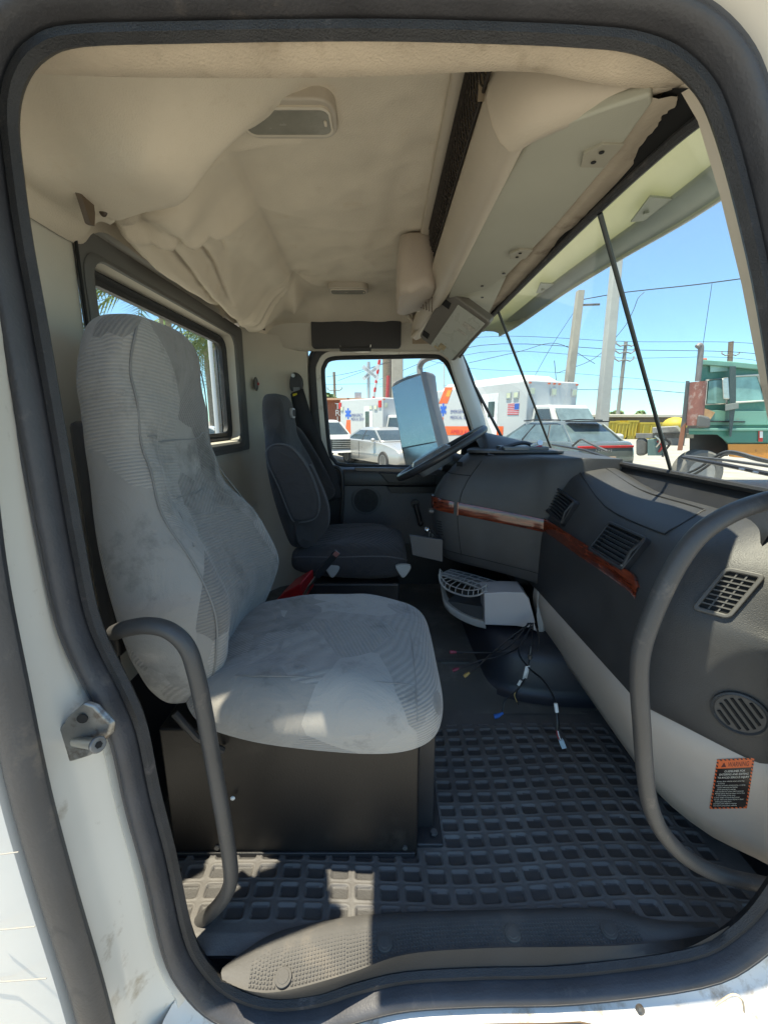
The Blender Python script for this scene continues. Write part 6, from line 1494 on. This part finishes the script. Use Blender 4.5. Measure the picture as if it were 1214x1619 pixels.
# ---- container behind ----
T = gthing('shipping_container', 'rusty brown shipping container with white letters behind the ambulances', 'container', 0, 0, 0)
a, b_ = P(500, 640, Y=29), P(552, 640, Y=27.5)
zc0, zc1 = .45, 3.15
m = MB(); rows = []
L_c = (Vector((b_.x, b_.y, 0)) - Vector((a.x, a.y, 0))); nC = 40
cont = mat('container_brown', (.27, .10, .06), .7, .15, 2, dirt=(.16, .06, .04), dscale=2)
m = MB()
base = [Vector((a.x + L_c.x * i / nC, a.y + L_c.y * i / nC + (.04 if i % 2 else 0), 0)) for i in range(nC + 1)]
m.grid([[p + Vector((0, 0, zc0)), p + Vector((0, 0, zc1))] for p in base]); m.build('wall', cont, T, local=True, smooth=False)
m = MB(); m.box(a.x, 1.6, 27.6, 30.2, zc1 - .12, zc1); m.build('roof', mat('container_roof', (.62, .36, .22), .6), T, local=True)
m = MB(); m.box(a.x + .05, 1.55, 29.2, 30.1, zc0, zc1 - .12); m.build('rear_wall', cont, T, local=True)
m = MB(); m.box(b_.x + .02, 1.5, 27.7, 29.2, zc0, zc1 - .12); m.build('end_wall', mat('container_end', (.45, .26, .18), .7), T, local=True)
for i, ch in enumerate('TRIT'):
    q = P(534, 642 + i * 10.5, Y=27.75); m = MB(); m.text(ch, .55, (q.x, q.y - .12, q.z + H - .2), (1, -.03, 0), (0, 0, 1), align='CENTER'); m.build('lettering', carwhite, T, local=True, smooth=False)
T.location = (0, 0, 0)

# ---- poles ----
conc = mat('pole_concrete', (.34, .32, .27), .9, .1, 3, .3, 40, dirt=(.38, .36, .30), dscale=2)
woodp = mat('pole_wood', (.20, .16, .12), .9, .2, 8)
steelp = mat('pole_steel', (.35, .36, .36), .5, .1, 3)
def sqpole(u0, v0, u1, v1, Y, w0, w1, label, m_=conc, name='utility_pole', zb=None):
    a = P(u0, v0, Y=Y); b_ = P(u1, v1, Y=Y); d_ = (b_ - a); k = (-H - a.z) / d_.z; g0 = a + d_ * k
    if zb: pass
    T = thing(name, label, 'pole', (g0.x, Y, -H)); 
    def sq(p, w): return [p + Vector((x * w / 2, y * w / 2, 0)) for x, y in ((-.86, -1), (.86, -1), (1, -.86), (1, .86), (.86, 1), (-.86, 1), (-1, .86), (-1, -.86))]
    m = MB(); m.loft([sq(g0, w1), sq(a, w0)]); m.build('shaft', m_, T, ang=20); return T, a
T, top = sqpole(917, 460, 899, 606, 21.0, .30, .42, 'shorter square concrete pole rising behind the ambulance roof')
m = MB(); m.tube([top + Vector((.2, 0, -.6)), top + Vector((1.0, .1, -.55))], .05, 8); m.build('insulator', darksteel, T)
m = MB(); m.tube(cr([top + Vector((-.28, -.3, -4.0)), top + Vector((-.36, -.32, -4.6)), top + Vector((-.22, -.3, -5.4))], 4), .02, 6); m.build('cable_loop', blackp, T)
sqpole(982, 330, 952, 652, 17.5, .30, .42, 'tall pale concrete pole, the nearer of the two beside the tall rod in the windshield', mat('pole_pale', (.42, .42, .39), .85, .08, 3, .3, 40, dirt=(.44, .44, .40), dscale=2))
sqpole(628, 480, 628, 640, 34.0, .85, .9, 'thick concrete pole standing right above the door mirror')
def rpole(u0, v0, u1, v1, Y, r, label, m_=woodp, name='utility_pole', arms=()):
    a = P(u0, v0, Y=Y); b_ = P(u1, v1, Y=Y); d_ = b_ - a; k = (-H - a.z) / d_.z; g0 = a + d_ * k
    T = thing(name, label, 'pole', g0); m = MB(); m.tube([g0, a], [r * 1.2, r], 10); m.build('shaft', m_, T)
    for (v, w) in arms:
        q = a + d_ * ((v - v0) / (v1 - v0)); arm = MB(); arm.tube([q + Vector((-w, 0, .12)), q + Vector((-w * .6, -.1, -.15)), q + Vector((0, -.15, 0)), q + Vector((w * .6, -.1, -.15)), q + Vector((w, 0, .12))], .07, 6); arm.build('cross_arm', m_, T)
        for s in (-1, 1): m = MB(); m.tube([q + Vector((s * w, 0, .1)), q + Vector((s * w, 0, .35))], .09, 6); m.build('insulator', steelp, T)
    return T
rpole(989, 540, 974, 675, 46, .17, 'thin utility pole with three curved cross arms beyond the tall concrete pole', mat('pole_grey', (.22, .22, .21), .9), arms=((545, 1.0), (556, 1.0), (568, 1.0)))
rpole(1155, 540, 1149, 640, 60, .30, 'short utility pole above the roof of the green truck', woodp, arms=((560, 1.2),))
rpole(612, 480, 613, 640, 40, .42, 'dark wooden pole left of the thick concrete pole in the driver window')
rpole(528, 588, 530, 640, 60, .18, 'small distant utility pole at the left of the driver window', woodp, arms=((616, 1.0),))
rpole(702, 575, 702, 620, 30, .05, 'thin white mast between the door mirror and the pillar', carwhite, 'mast')
rpole(614, 594, 612, 640, 38, .16, 'thin red pole beside the dark wooden pole', mat('pole_red', (.4, .05, .05), .6), 'signal_pole')
# crossing sign
c0 = P(586, 590, Y=26); g0 = P(582.5, 640, Y=26); 
T = thing('railroad_crossing_sign', 'white railroad crossbuck sign on a grey post seen through the driver window', 'road sign', (P(583, 640, Y=26).x, 26, -H))
m = MB(); m.tube([Vector((g0.x, 26, -H)), Vector((g0.x + .02, 26, P(582, 572, Y=26).z))], .10, 8); m.build('post', steelp, T)
for s, lab in ((1, 'RAILROAD'), (-1, 'CROSSING')):
    d_ = Vector((s * .78, 0, .62)).normalized(); t_ = Vector((-d_.z, 0, d_.x)); yo = -.14 if s > 0 else -.18
    m = MB(); m.obox(c0 + Vector((0, yo, 0)), d_ * .60, (0, .015, 0), t_ * .12); o = m.build('board', carwhite, T)
    d2 = d_ if d_.x > 0 else -d_
    m = MB(); up_ = Vector((-d2.z, 0, d2.x)); up_ = up_ if up_.z > 0 else -up_; m.text(lab, .17, c0 + Vector((0, yo - .02, 0)) - up_ * .05, d2, up_, align='CENTER'); m.build('lettering', blackp, o, smooth=False)
# raised gate arm
a = P(601, 562, Y=27); b_ = P(590, 634, Y=27)
T = thing('crossing_gate', 'raised red and white crossing gate arm beside the crossbuck sign', 'gate arm', (b_.x, 27, -H))
for i in range(10):
    p, q = b_.lerp(a, i / 10), b_.lerp(a, (i + 1) / 10); m = MB(); m.tube([p, q], .09, 6); m.build('arm_section', mat('gate_red', (.5, .05, .04), .6) if i % 2 == 0 else carwhite, T)
m = MB(); m.box(b_.x - .25, b_.x + .25, 26.8, 27.2, -H, b_.z + .05); m.build('gate_base', steelp, T)
m = MB(); p = P(566, 624, Y=28); m.box(p.x - .22, p.x + .22, 27.9, 28.1, p.z - .2, p.z + .15); m.tube([Vector((p.x, 28, -H)), Vector((p.x, 28, p.z))], .06, 6); m.build('signal_cabinet', mat('cabinet_grey', (.30, .33, .38), .6), tag=dict(label='small grey signal box on a post above the small ambulance', cat='signal box'))
# wires in the sky
wmat = mat('sky_wire', (.02, .022, .025), .6)
def skywire(px, Y0, r=.02, label=None):
    pts = cr([P(u, v, Y=(Y0 if not isinstance(Y0, tuple) else Y0[0] + (Y0[1] - Y0[0]) * i / (len(px) - 1))) for i, (u, v) in enumerate(px)], 6)
    m = MB(); m.tube(pts, r, 5); return m.build('power_line', wmat, tag=dict(label=label, cat='power line', group='power lines across the sky'))
WL = [([(600, 575), (760, 533), (990, 540), (1155, 541), (1260, 550)], 46, .022, 'topmost of the level wires behind the two windshield rods'),
 ([(600, 600), (760, 546), (986, 553), (1150, 556), (1260, 566)], 46, .03, 'second of the level wires, between the topmost and the one below it'),
 ([(600, 612), (760, 557), (985, 566), (1146, 565), (1260, 580)], 46, .022, 'third level wire, at the lowest cross arm of the thin utility pole'),
 ([(640, 560), (740, 582), (900, 590), (1082, 605)], 40, .016, 'faint wire crossing behind both concrete poles above the ambulance'),
 ([(700, 610), (915, 616), (1000, 615), (1090, 622)], 40, .028, 'lowest dark wire, level with the top of the grey car'),
 ([(918, 474), (975, 464), (1025, 458), (1100, 450), (1190, 438), (1290, 424)], (21, 15), .020, 'high wire climbing right from the shorter concrete pole'),
 ([(1018, 462), (1008, 472), (1000, 492), (984, 520), (940, 566), (880, 590)], 24, .016, 'curved wire falling left from the high wire'),
 ([(1125, 448), (1118, 495), (1110, 550)], 22, .012, 'thin vertical wire hanging down from the high wire'),
 ([(740, 574), (820, 556), (880, 543), (940, 575)], 30, .018, 'slanting wire rising to the shorter concrete pole'),
 ([(905, 496), (870, 550), (842, 600)], 25, .012, 'thin guy wire slanting down left of the shorter concrete pole'),
 ([(876, 570), (879, 602)], 17, .012, 'short thin antenna wire on the ambulance roof'),
 ([(516, 596), (560, 588), (640, 566)], 38, .02, 'upper slanting wire in the driver window'),
 ([(534, 602), (580, 585), (612, 572)], 38, .018, 'second slanting wire in the driver window'),
 ([(513, 608), (600, 607), (690, 612)], 45, .022, 'level wire behind the crossbuck sign')]
for px, Yw, r, lab in WL: skywire(px, Yw, r, lab)

# ---- green yard tractor ----
YT = 9.5
def tp_(u, v): return P(u, v, Y=YT)
green = mat('truck_green', (.05, .20, .15), .4, .12, 2, .1, 30, dirt=(.16, .30, .22), dscale=1.6, dthr=.56)
greenl = mat('truck_green_pale', (.16, .34, .27), .45, .12, 2, dirt=(.30, .22, .14), dscale=2.5, dthr=.60)
orangep = mat('truck_orange', (.62, .25, .04), .5, .1, 3, dirt=(.16, .07, .04), dscale=8, dthr=.60)
rustm = mat('rusty_red', (.24, .10, .08), .75, .3, 5, .4, 30, dirt=(.42, .34, .30), dscale=6, dthr=.52)
tt = thing('green_yard_truck', 'green yard truck with orange lower panel, tall exhaust and rust patches', 'truck', tp_(1150, 760) * 1.0 + Vector((0, 0, 0)))
def px_prism(pts, d0, d1, name, m_, bev=.02, parent=None):
    m = MB(); m.prism([tp_(u, v) + Vector((d0 * .76, d0, 0)) for u, v in pts], ((d1 - d0) * .76, d1 - d0, 0)); return m.build(name, m_, parent or tt, bevel=bev)
px_prism([(1106, 572), (1160, 576), (1300, 592), (1300, 703), (1150, 703), (1136, 688), (1108, 686), (1098, 660), (1103, 640)], .10, 2.2, 'cab', green)
px_prism([(1104, 568), (1165, 572), (1310, 588), (1310, 594), (1104, 576)], 0, 2.3, 'cab_roof', greenl)
px_prism([(1114, 648), (1300, 652), (1300, 672), (1108, 672)], .05, .12, 'side_panel', greenl, .01)
px_prism([(1100, 650), (1112, 645), (1130, 652), (1122, 664), (1100, 672)], .03, .10, 'rust_panel', mat('rust_tan', (.50, .30, .16), .8, .3, 6, dirt=(.62, .52, .30), dscale=6), .004)
px_prism([(1088, 677), (1300, 677), (1300, 681), (1088, 681)], -.05, .2, 'step_edge', greenl, .01)
px_prism([(1088, 681), (1300, 681), (1300, 700), (1150, 700), (1133, 687), (1088, 687)], .0, .25, 'fender', green, .01)
px_prism([(1150, 702), (1300, 702), (1300, 727), (1200, 727), (1152, 722)], .02, 2.1, 'lower_panel', orangep, .01)
px_prism([(1088, 687), (1133, 687), (1150, 702), (1152, 724), (1088, 724)], .5, 2.0, 'wheel_well', blackp, .01)
# windows with pale frames
wg = mat('truck_glass', (.20, .38, .36), .1, .4, 3, spec=.8)
def winp(pts, name):
    px_prism(pts, .06, .10, name, wg, .004)
    c = (sum(p[0] for p in pts) / len(pts), sum(p[1] for p in pts) / len(pts)); o = [((u - c[0]) * 1.06 + c[0], (v - c[1]) * 1.08 + c[1]) for u, v in pts]
    m = MB(); m.tube([tp_(u, v) + Vector((0, .05, 0)) for u, v in cr([(p[0], p[1], 0) for p in o], 1, True) for u, v in ((u, v),)] if False else [tp_(p[0], p[1]) + Vector((0, .05, 0)) for p in o], .028, 6, closed=True); m.build('window_frame', mat('frame_pale', (.55, .56, .50), .4), tt)
winp([(1120, 602), (1150, 599), (1150, 637), (1117, 638)], 'window'); winp([(1163, 596), (1200, 594), (1210, 632), (1163, 635)], 'window')
px_prism([(1122, 575), (1150, 579), (1150, 586), (1122, 588)], .06, .10, 'upper_window', mat('upper_glass', (.30, .50, .42), .2), .004)
px_prism([(1152, 580), (1162, 580), (1162, 640), (1155, 690), (1152, 690)], -.12, -.04, 'mirror_post', mat('post_dark', (.05, .08, .08), .5), .004)
px_prism([(1140, 600), (1150, 598), (1152, 632), (1142, 632)], -.2, -.14, 'wing_mirror', chrome, .02)
px_prism([(1145, 640), (1166, 637), (1166, 646), (1145, 650)], -.2, -.04, 'mirror_bracket', mat('bracket_grey', (.2, .22, .2), .5), .01)
px_prism([(1109, 563), (1117, 563), (1118, 569), (1108, 569)], .3, .45, 'beacon', mat('beacon_orange', (.75, .14, .04), .35), .01)
px_prism([(1198, 680), (1205, 680), (1205, 698), (1198, 698)], -.02, .02, 'side_lamp', redl, .005)
px_prism([(1200, 682), (1205, 682), (1205, 692), (1200, 692)], -.03, -.02, 'reflector', whitep, .002)
px_prism([(1120, 665), (1178, 666), (1177, 668), (1120, 667)], -.0, .05, 'trim_line', blackp, .002)
px_prism([(1103, 655), (1122, 660), (1122, 676), (1100, 676)], -.3, .0, 'air_cleaner', darkpan, .05)
m = MB(); m.tube([tp_(1092, 672) + Vector((0, -.1, 0)), tp_(1098, 604) + Vector((0, -.1, 0))], .155, 16); m.build('muffler', rustm, tt)
m = MB(); m.tube(cr([tp_(1097, 603) + Vector((0, -.1, 0)), tp_(1100, 575) + Vector((0, -.1, 0)), tp_(1102, 552) + Vector((0, -.1, 0)), tp_(1100, 547) + Vector((0, -.1, 0)), tp_(1096, 550) + Vector((0, -.1, 0))], 4), .055, 10); m.build('exhaust_pipe', mat('pipe_grey', (.18, .17, .17), .5, .2, 9), tt)
px_prism([(1083, 601), (1089, 601), (1082, 690), (1073, 712), (1070, 712), (1077, 660)], .1, .25, 'stack_guard', mat('guard_grey', (.16, .19, .21), .5), .01)
px_prism([(1076, 676), (1084, 668), (1078, 712), (1070, 712)], -.05, .1, 'mud_flap', mat('flap_rust', (.28, .12, .07), .8), .005)
m = MB(); c = tp_(1110, 737); c.z = -H + .525
for nm, r0, r1, mt_ in (('tyre', .52, .30, mat('worn_tyre', (.14, .135, .125), .9, .2, 8)), ):
    def rg(rad, yy): return [Vector((c.x + rad * math.cos(2 * math.pi * i / 36), c.y + yy, c.z + rad * math.sin(2 * math.pi * i / 36))) for i in range(36)]
    m = MB(); m.loft([rg(.30, .0), rg(.33, -.02), rg(.47, -.02), rg(.525, .03), rg(.525, .28), rg(.3, .30)], caps=False); tw = m.build('tyre', mt_, tt, ang=30)
    m = MB(); m.loft([rg(.31, -.01), rg(.28, .02), rg(.25, .12), rg(.08, .12), rg(.07, -.02)], caps=True); m.build('rim', mat('rim_dusty', (.30, .29, .27), .7, .2, 6), tw, ang=30)
# chassis frame behind the cab
px_prism([(1000, 686), (1095, 686), (1095, 694), (1000, 694)], .4, .5, 'frame_rail', mat('frame_grey', (.22, .21, .19), .7, .3, 9, dirt=(.30, .20, .13), dscale=7), .005)
px_prism([(1028, 676), (1066, 674), (1074, 684), (1028, 686)], .3, 1.2, 'fifth_wheel', mat('plate_grey', (.30, .30, .28), .6, .3, 9), .02)
px_prism([(1020, 696), (1045, 696), (1045, 722), (1020, 722)], .3, .9, 'battery_box', mat('box_green', (.10, .16, .15), .6), .01)
px_prism([(1000, 694), (1012, 692), (1020, 700), (1018, 722), (1000, 724)], .4, .7, 'rear_tyre', mat('worn_tyre', (.14, .135, .125), .9), .08)
for k, (u, v) in enumerate(((1052, 698), (1058, 706), (1064, 694), (1048, 690))):
    m = MB(); m.tube(cr([tp_(u, v) + Vector((0, .3, 0)), tp_(u + 6, v + 8) + Vector((0, .25, 0)), tp_(u + 2, v + 18) + Vector((0, .3, 0))], 4), .025, 6); m.build('air_hose', (red, darksteel, blackp, chrome)[k], tt)

# ---- long low shed with yellow skips beyond ----
T = thing('low_shed', 'long low shed with pale roof on the horizon left of the green truck', 'shed', (P(1010, 665, Y=44).x, 44, -H))
a = P(950, 655, Y=44); b_ = P(1100, 655, Y=44)
m = MB(); m.box(a.x - 2, b_.x + 8, 44, 50, -H, a.z - .25); m.build('wall', mat('shed_wall', (.14, .12, .10), .9, .2, 1), T)
m = MB(); m.box(a.x - 2.5, b_.x + 8.5, 43.3, 50.5, a.z - .30, a.z + .0); m.build('roof', mat('shed_roof', (.55, .52, .44), .8, .1, 1), T, bevel=.05)
yel = mat('skip_yellow', (.46, .35, .04), .6, .1, 1, dirt=(.35, .26, .05), dscale=1)
for i, (u0, u1, v0, v1, lab) in enumerate(((958, 976, 666, 682, 'yellow skip left of the thin utility pole'), (993, 1007, 665, 680, 'brightest square yellow skip, in the middle of the row'), (1012, 1045, 668, 684, 'long yellow skip right of the square one'), (976, 992, 668, 683, 'darker yellow skip just right of the thin utility pole'))):
    a = P(u0, v0, Y=40); b_ = P(u1, v1, Y=40); s_ = thing('yellow_skip', lab, 'skip', ((a.x + b_.x) / 2, 40, -H), group='yellow skips in front of the shed')
    m = MB(); w_ = b_.x - a.x; m.loft([[Vector((a.x + .15, 40.1, -H)), Vector((b_.x - .15, 40.1, -H)), Vector((b_.x - .15, 42, -H)), Vector((a.x + .15, 42, -H))], [Vector((a.x, 40, a.z)), Vector((b_.x, 40, a.z)), Vector((b_.x, 42.2, a.z)), Vector((a.x, 42.2, a.z))]]); m.build('body', yel, s_)
    m = MB(); m.box(a.x - .05, b_.x + .05, 39.94, 40.0, a.z - .12, a.z + .02); m.build('rim', yel, s_)
    for k in range(3): m = MB(); xx = a.x + w_ * (k + .5) / 3; m.box(xx - .05, xx + .05, 39.96, 40.06, a.z - 1.4, a.z - .12); m.build('rib', yel, s_)
T = thing('yellow_tank', 'round topped yellow tank beside the exhaust of the green truck', 'tank', (P(1065, 675, Y=30).x, 30, -H))
m = MB(); c = P(1066, 672, Y=30); m.ball(c, .75, .8, .55); m.build('shell', yel, T)
m = MB(); m.box(c.x - .6, c.x + .6, 29.6, 30.4, -H, c.z - .1); m.build('stand', darkpan, T)

# ---- outside door mirror ----
mr_ = thing('door_mirror', 'tall grey door mirror outside the driver window, dirty glass in two sections', 'mirror', P(660, 665, Y=2.95))
def mq(u, v, Y): return P(u, v, Y=Y)
gA = [mq(621, 613, 2.86), (mq(640, 603, 2.90)), mq(666, 594, 3.0), mq(690, 697, 3.0), mq(637, 707, 2.88)]
gB = [mq(638, 709, 2.88), mq(691, 699, 3.0), mq(700, 736, 3.0), mq(644, 738, 2.88)]
dmm = bpy.data.materials.new('dirty_mirror'); dmm.use_nodes = True; b = dmm.node_tree.nodes['Principled BSDF']; nt = dmm.node_tree
b.inputs['Metallic'].default_value = .85; b.inputs['Roughness'].default_value = .16
tc = nt.nodes.new('ShaderNodeTexCoord'); vo = nt.nodes.new('ShaderNodeTexVoronoi'); vo.inputs['Scale'].default_value = 75; nt.links.new(tc.outputs['Object'], vo.inputs['Vector'])
rp = nt.nodes.new('ShaderNodeValToRGB'); rp.color_ramp.elements[0].position = .08; rp.color_ramp.elements[0].color = (.52, .55, .55, 1); rp.color_ramp.elements[1].position = .26; rp.color_ramp.elements[1].color = (.24, .29, .30, 1); nt.links.new(vo.outputs['Distance'], rp.inputs[0]); nt.links.new(rp.outputs[0], b.inputs['Base Color'])
outl = [mq(618, 612, 2.84), mq(622, 603, 2.85), mq(645, 594, 2.90), mq(672, 586, 3.0), mq(680, 590, 3.02), mq(686, 640, 3.02), mq(703, 700, 3.02), mq(706, 745, 3.02), mq(642, 745, 2.86), mq(634, 710, 2.86)]
m = MB(); m.prism(outl, (.05, .09, 0)); m.build('housing', mirrorback, mr_, bevel=.015, seg=3)
ngA = (gA[1] - gA[0]).cross(gA[-1] - gA[0]).normalized(); ngA = ngA if ngA.y < 0 else -ngA
m = MB(); m.prism([p + Vector((-.008, -.035, 0)) for p in gA], (0, .008, 0)); m.build('main_glass', dmm, mr_)
m = MB(); m.prism([p + Vector((-.008, -.035, 0)) for p in gB], (0, .008, 0)); m.build('wide_glass', dmm, mr_)
m = MB(); m.tube(cr([mq(664, 592, 3.0), mq(664, 578, 3.0), mq(672, 568, 2.95), mq(690, 563, 2.85), mq(720, 566, 2.7)], 5), .022, 8); m.build('arm', mat('arm_grey', (.25, .25, .25), .4), mr_)
m = MB(); m.tube(cr([mq(690, 745, 3.0), mq(720, 760, 2.9), mq(760, 770, 2.7)], 5), .022, 8); m.build('arm', mat('arm_grey', (.25, .25, .25), .4), mr_)

# ---- wipers ----
wp = thing('near_wiper', 'black windshield wiper, the nearer one resting before the green truck', 'wiper', P(1140, 740, X=.97))
def wpt(u, v, X): return P(u, v, X=X)
m = MB(); m.tube([wpt(1079, 723, .94), wpt(1150, 736, .94), wpt(1290, 765, .94)], .0075, 6, flat=.8); m.build('blade', blackp, wp)
m = MB(); m.tube([wpt(1083, 721, .95), wpt(1150, 728, .95), wpt(1290, 748, .95)], .004, 6); m.build('blade_spine', darksteel, wp)
for u in (1168, 1190):
    m = MB(); m.tube([wpt(u, 741 + (u - 1168) * .22, .932), wpt(u + 9, 743 + (u - 1168) * .22, .932)], .0025, 6); m.build('rivet', chrome, wp)
for off in (0, 6):
    m = MB(); m.tube(cr([wpt(1060, 757 + off, .98), wpt(1100, 742 + off, .98), wpt(1130, 722 + off, .98), wpt(1150, 714 + off * .5, .98), wpt(1172, 717 + off * .5, .98), wpt(1200, 725 + off * .5, .98), wpt(1290, 745, .98)], 5), .004, 6); m.build('arm', darksteel, wp)
wp = thing('far_wiper', 'dark windshield wiper, the far one resting above the dashboard keys', 'wiper', P(930, 722, X=.95))
m = MB(); m.tube([wpt(873, 703, .94), wpt(925, 712, .94), wpt(985, 732, .94)], .0085, 6, flat=.7); m.build('blade', blackp, wp)
m = MB(); m.tube(cr([wpt(905, 705, .97), wpt(918, 695, .97), wpt(930, 700, .97), wpt(960, 714, .97)], 5), .006, 6); m.build('arm', darksteel, wp)

# ---- plants ----
leafm = mat('palm_leaf', (.10, .16, .05), .6, .3, 1.2, dirt=(.20, .20, .08), dscale=1.2)
trunkm = mat('palm_trunk', (.25, .21, .16), .9, .2, 6, .5, 30)
def palm(x, y, h, r, label, seed, nf=26):
    rs = random.Random(seed); T = thing('palm_tree', label, 'palm tree', (x, y, -H))
    lean = Vector((rs.uniform(-.4, .4), rs.uniform(-.4, .4), 0)); path = cr([Vector((x, y, -H)), Vector((x, y, -H + h * .5)) + lean * .4, Vector((x, y, -H + h)) + lean], 5)
    m = MB(); m.tube(path, [.20 - .008 * i for i in range(len(path))], 10); m.build('trunk', trunkm, T)
    top = path[-1]; m = MB()
    for k in range(nf):
        az = 2 * math.pi * k / nf * 2.4 + rs.uniform(-.2, .2); el = rs.uniform(-.3, 1.2); L_ = r * rs.uniform(.8, 1.1)
        d = Vector((math.cos(az), math.sin(az), 0)); pts = []
        for i in range(12):
            t = i / 11; pts.append(top + d * L_ * t * math.cos(el * (1 - t * .3)) * (1 - .1 * t) + Vector((0, 0, L_ * (math.sin(el) * t - .75 * t * t))))
        m.tube(pts, [.03 * (1 - i / 13) + .004 for i in range(12)], 4, caps=False)
        w = d.cross(Vector((0, 0, 1)))
        for i in range(1, 12):
            for q in (0, .5):
                if i == 11 and q: continue
                p = pts[i] if not q else pts[i].lerp(pts[min(11, i + 1)], .5); tt_ = i / 11
                for s in (-1, 1):
                    ll = r * .30 * math.sin(math.pi * min(1, tt_ * .8 + .12)) * rs.uniform(.8, 1.15)
                    dr = (w * s * .85 + d * .5 + Vector((0, 0, -.45 + rs.uniform(-.15, .15)))).normalized()
                    e = p + dr * ll; sd = dr.cross(Vector((0, 0, 1))).normalized() * .028
                    m.add([p - sd, p + sd, e], [(0, 1, 2)])
    m.build('crown', leafm, T, smooth=False)
q = P(235, 470, Y=11.0); palm(q.x + .5, 11.0, q.z + H + .3, 2.6, 'palm tree behind the truck, its fronds above the passenger headrest in the rear window', 3)
q = P(352, 600, Y=16.0); palm(q.x - .3, 16.0, q.z + H + 1.6, 3.1, 'palm tree with hanging fronds at the right end of the rear window', 5, 34)
q = P(330, 585, Y=24.0); palm(q.x, 24.0, q.z + H + 1.2, 3.0, 'more distant palm tree behind the other in the rear window', 8, 30)
for u, lab in ((337, 'thin pale post, the left of two in the rear window'), (350, 'darker thin post, the right of two in the rear window')):
    q = P(u, 600, Y=9.0); m = MB(); m.tube([Vector((q.x, 9, -H)), Vector((q.x, 9, 2.6))], .045, 8); m.build('fence_post', carwhite if u < 340 else steelp, tag=dict(label=lab, cat='post'))
T = gthing('rear_parked_car', 'white car parked behind the truck, low in the rear window', 'car', -8.6, 20.5, R(10))
carbody(T, [(-2.35, .35), (-2.40, .70), (-2.30, .98), (-1.9, 1.04), (-1.2, 1.02), (.6, .98), (1.3, .93), (2.0, .80), (2.36, .66), (2.40, .40), (2.25, .24), (1.9, .22), (0, .20), (-2.1, .24)], 1.82, carwhite)
cabin(T, (-1.75, 1.15), (-.95, .40), .97, 1.47, 1.70, 1.25, carwhite, carglass, (.52,))
for x in (-1.42, 1.38):
    for s in (-1, 1): wheel(T, x, s * .945, .33, .22, s)
def bush(name, label, x0, x1, y, z0, h, dep, n_, seed, cat='hedge', size=.16):
    rs = random.Random(seed); T = thing(name, label, cat, ((x0 + x1) / 2, y, -H)); m = MB(); m.tube([Vector(((x0 + x1) / 2, y, -H)), Vector(((x0 + x1) / 2 + .2, y, z0 + h * .6))], [.15, .05], 8); m.build('stem', trunkm, T)
    m = MB()
    for k in range(n_):
        t = rs.random(); x = x0 + (x1 - x0) * t; hh = h * (.55 + .45 * abs(math.sin(x * 2.1 + 1) * math.sin(x * .9)) ) * math.sin(math.pi * min(.97, max(.05, t))) ** .35
        p = Vector((x, y + rs.uniform(-dep, dep), z0 + hh * rs.random() ** .5)); a = Vector((rs.uniform(-1, 1), rs.uniform(-1, 1), rs.uniform(-1, 1))).normalized() * size; b = a.orthogonal().normalized() * size * .5
        m.add([p - a, p + b, p + a, p - b], [(0, 1, 2, 3)])
    m.build('foliage', leafm, T, smooth=False)
a = P(515, 640, Y=34); b_ = P(560, 640, Y=34)
bush('hedge', 'green treetop showing above the brown container', a.x - 2, b_.x + .2, 34, .6, 1.75, .8, 2600, 4, size=.22)
a = P(958, 655, Y=52); b_ = P(982, 655, Y=52)
bush('round_tree', 'small dark tree above the pale shed roof beside the concrete pole', a.x, b_.x, 52, -.4, 2.4, .8, 900, 9, 'tree', .3)
a = P(1003, 655, Y=60); b_ = P(1018, 655, Y=60)
bush('round_tree', 'smaller dark tree above the shed roof in the middle of the shed', a.x, b_.x, 60, -.4, 1.9, .8, 600, 10, 'tree', .3)
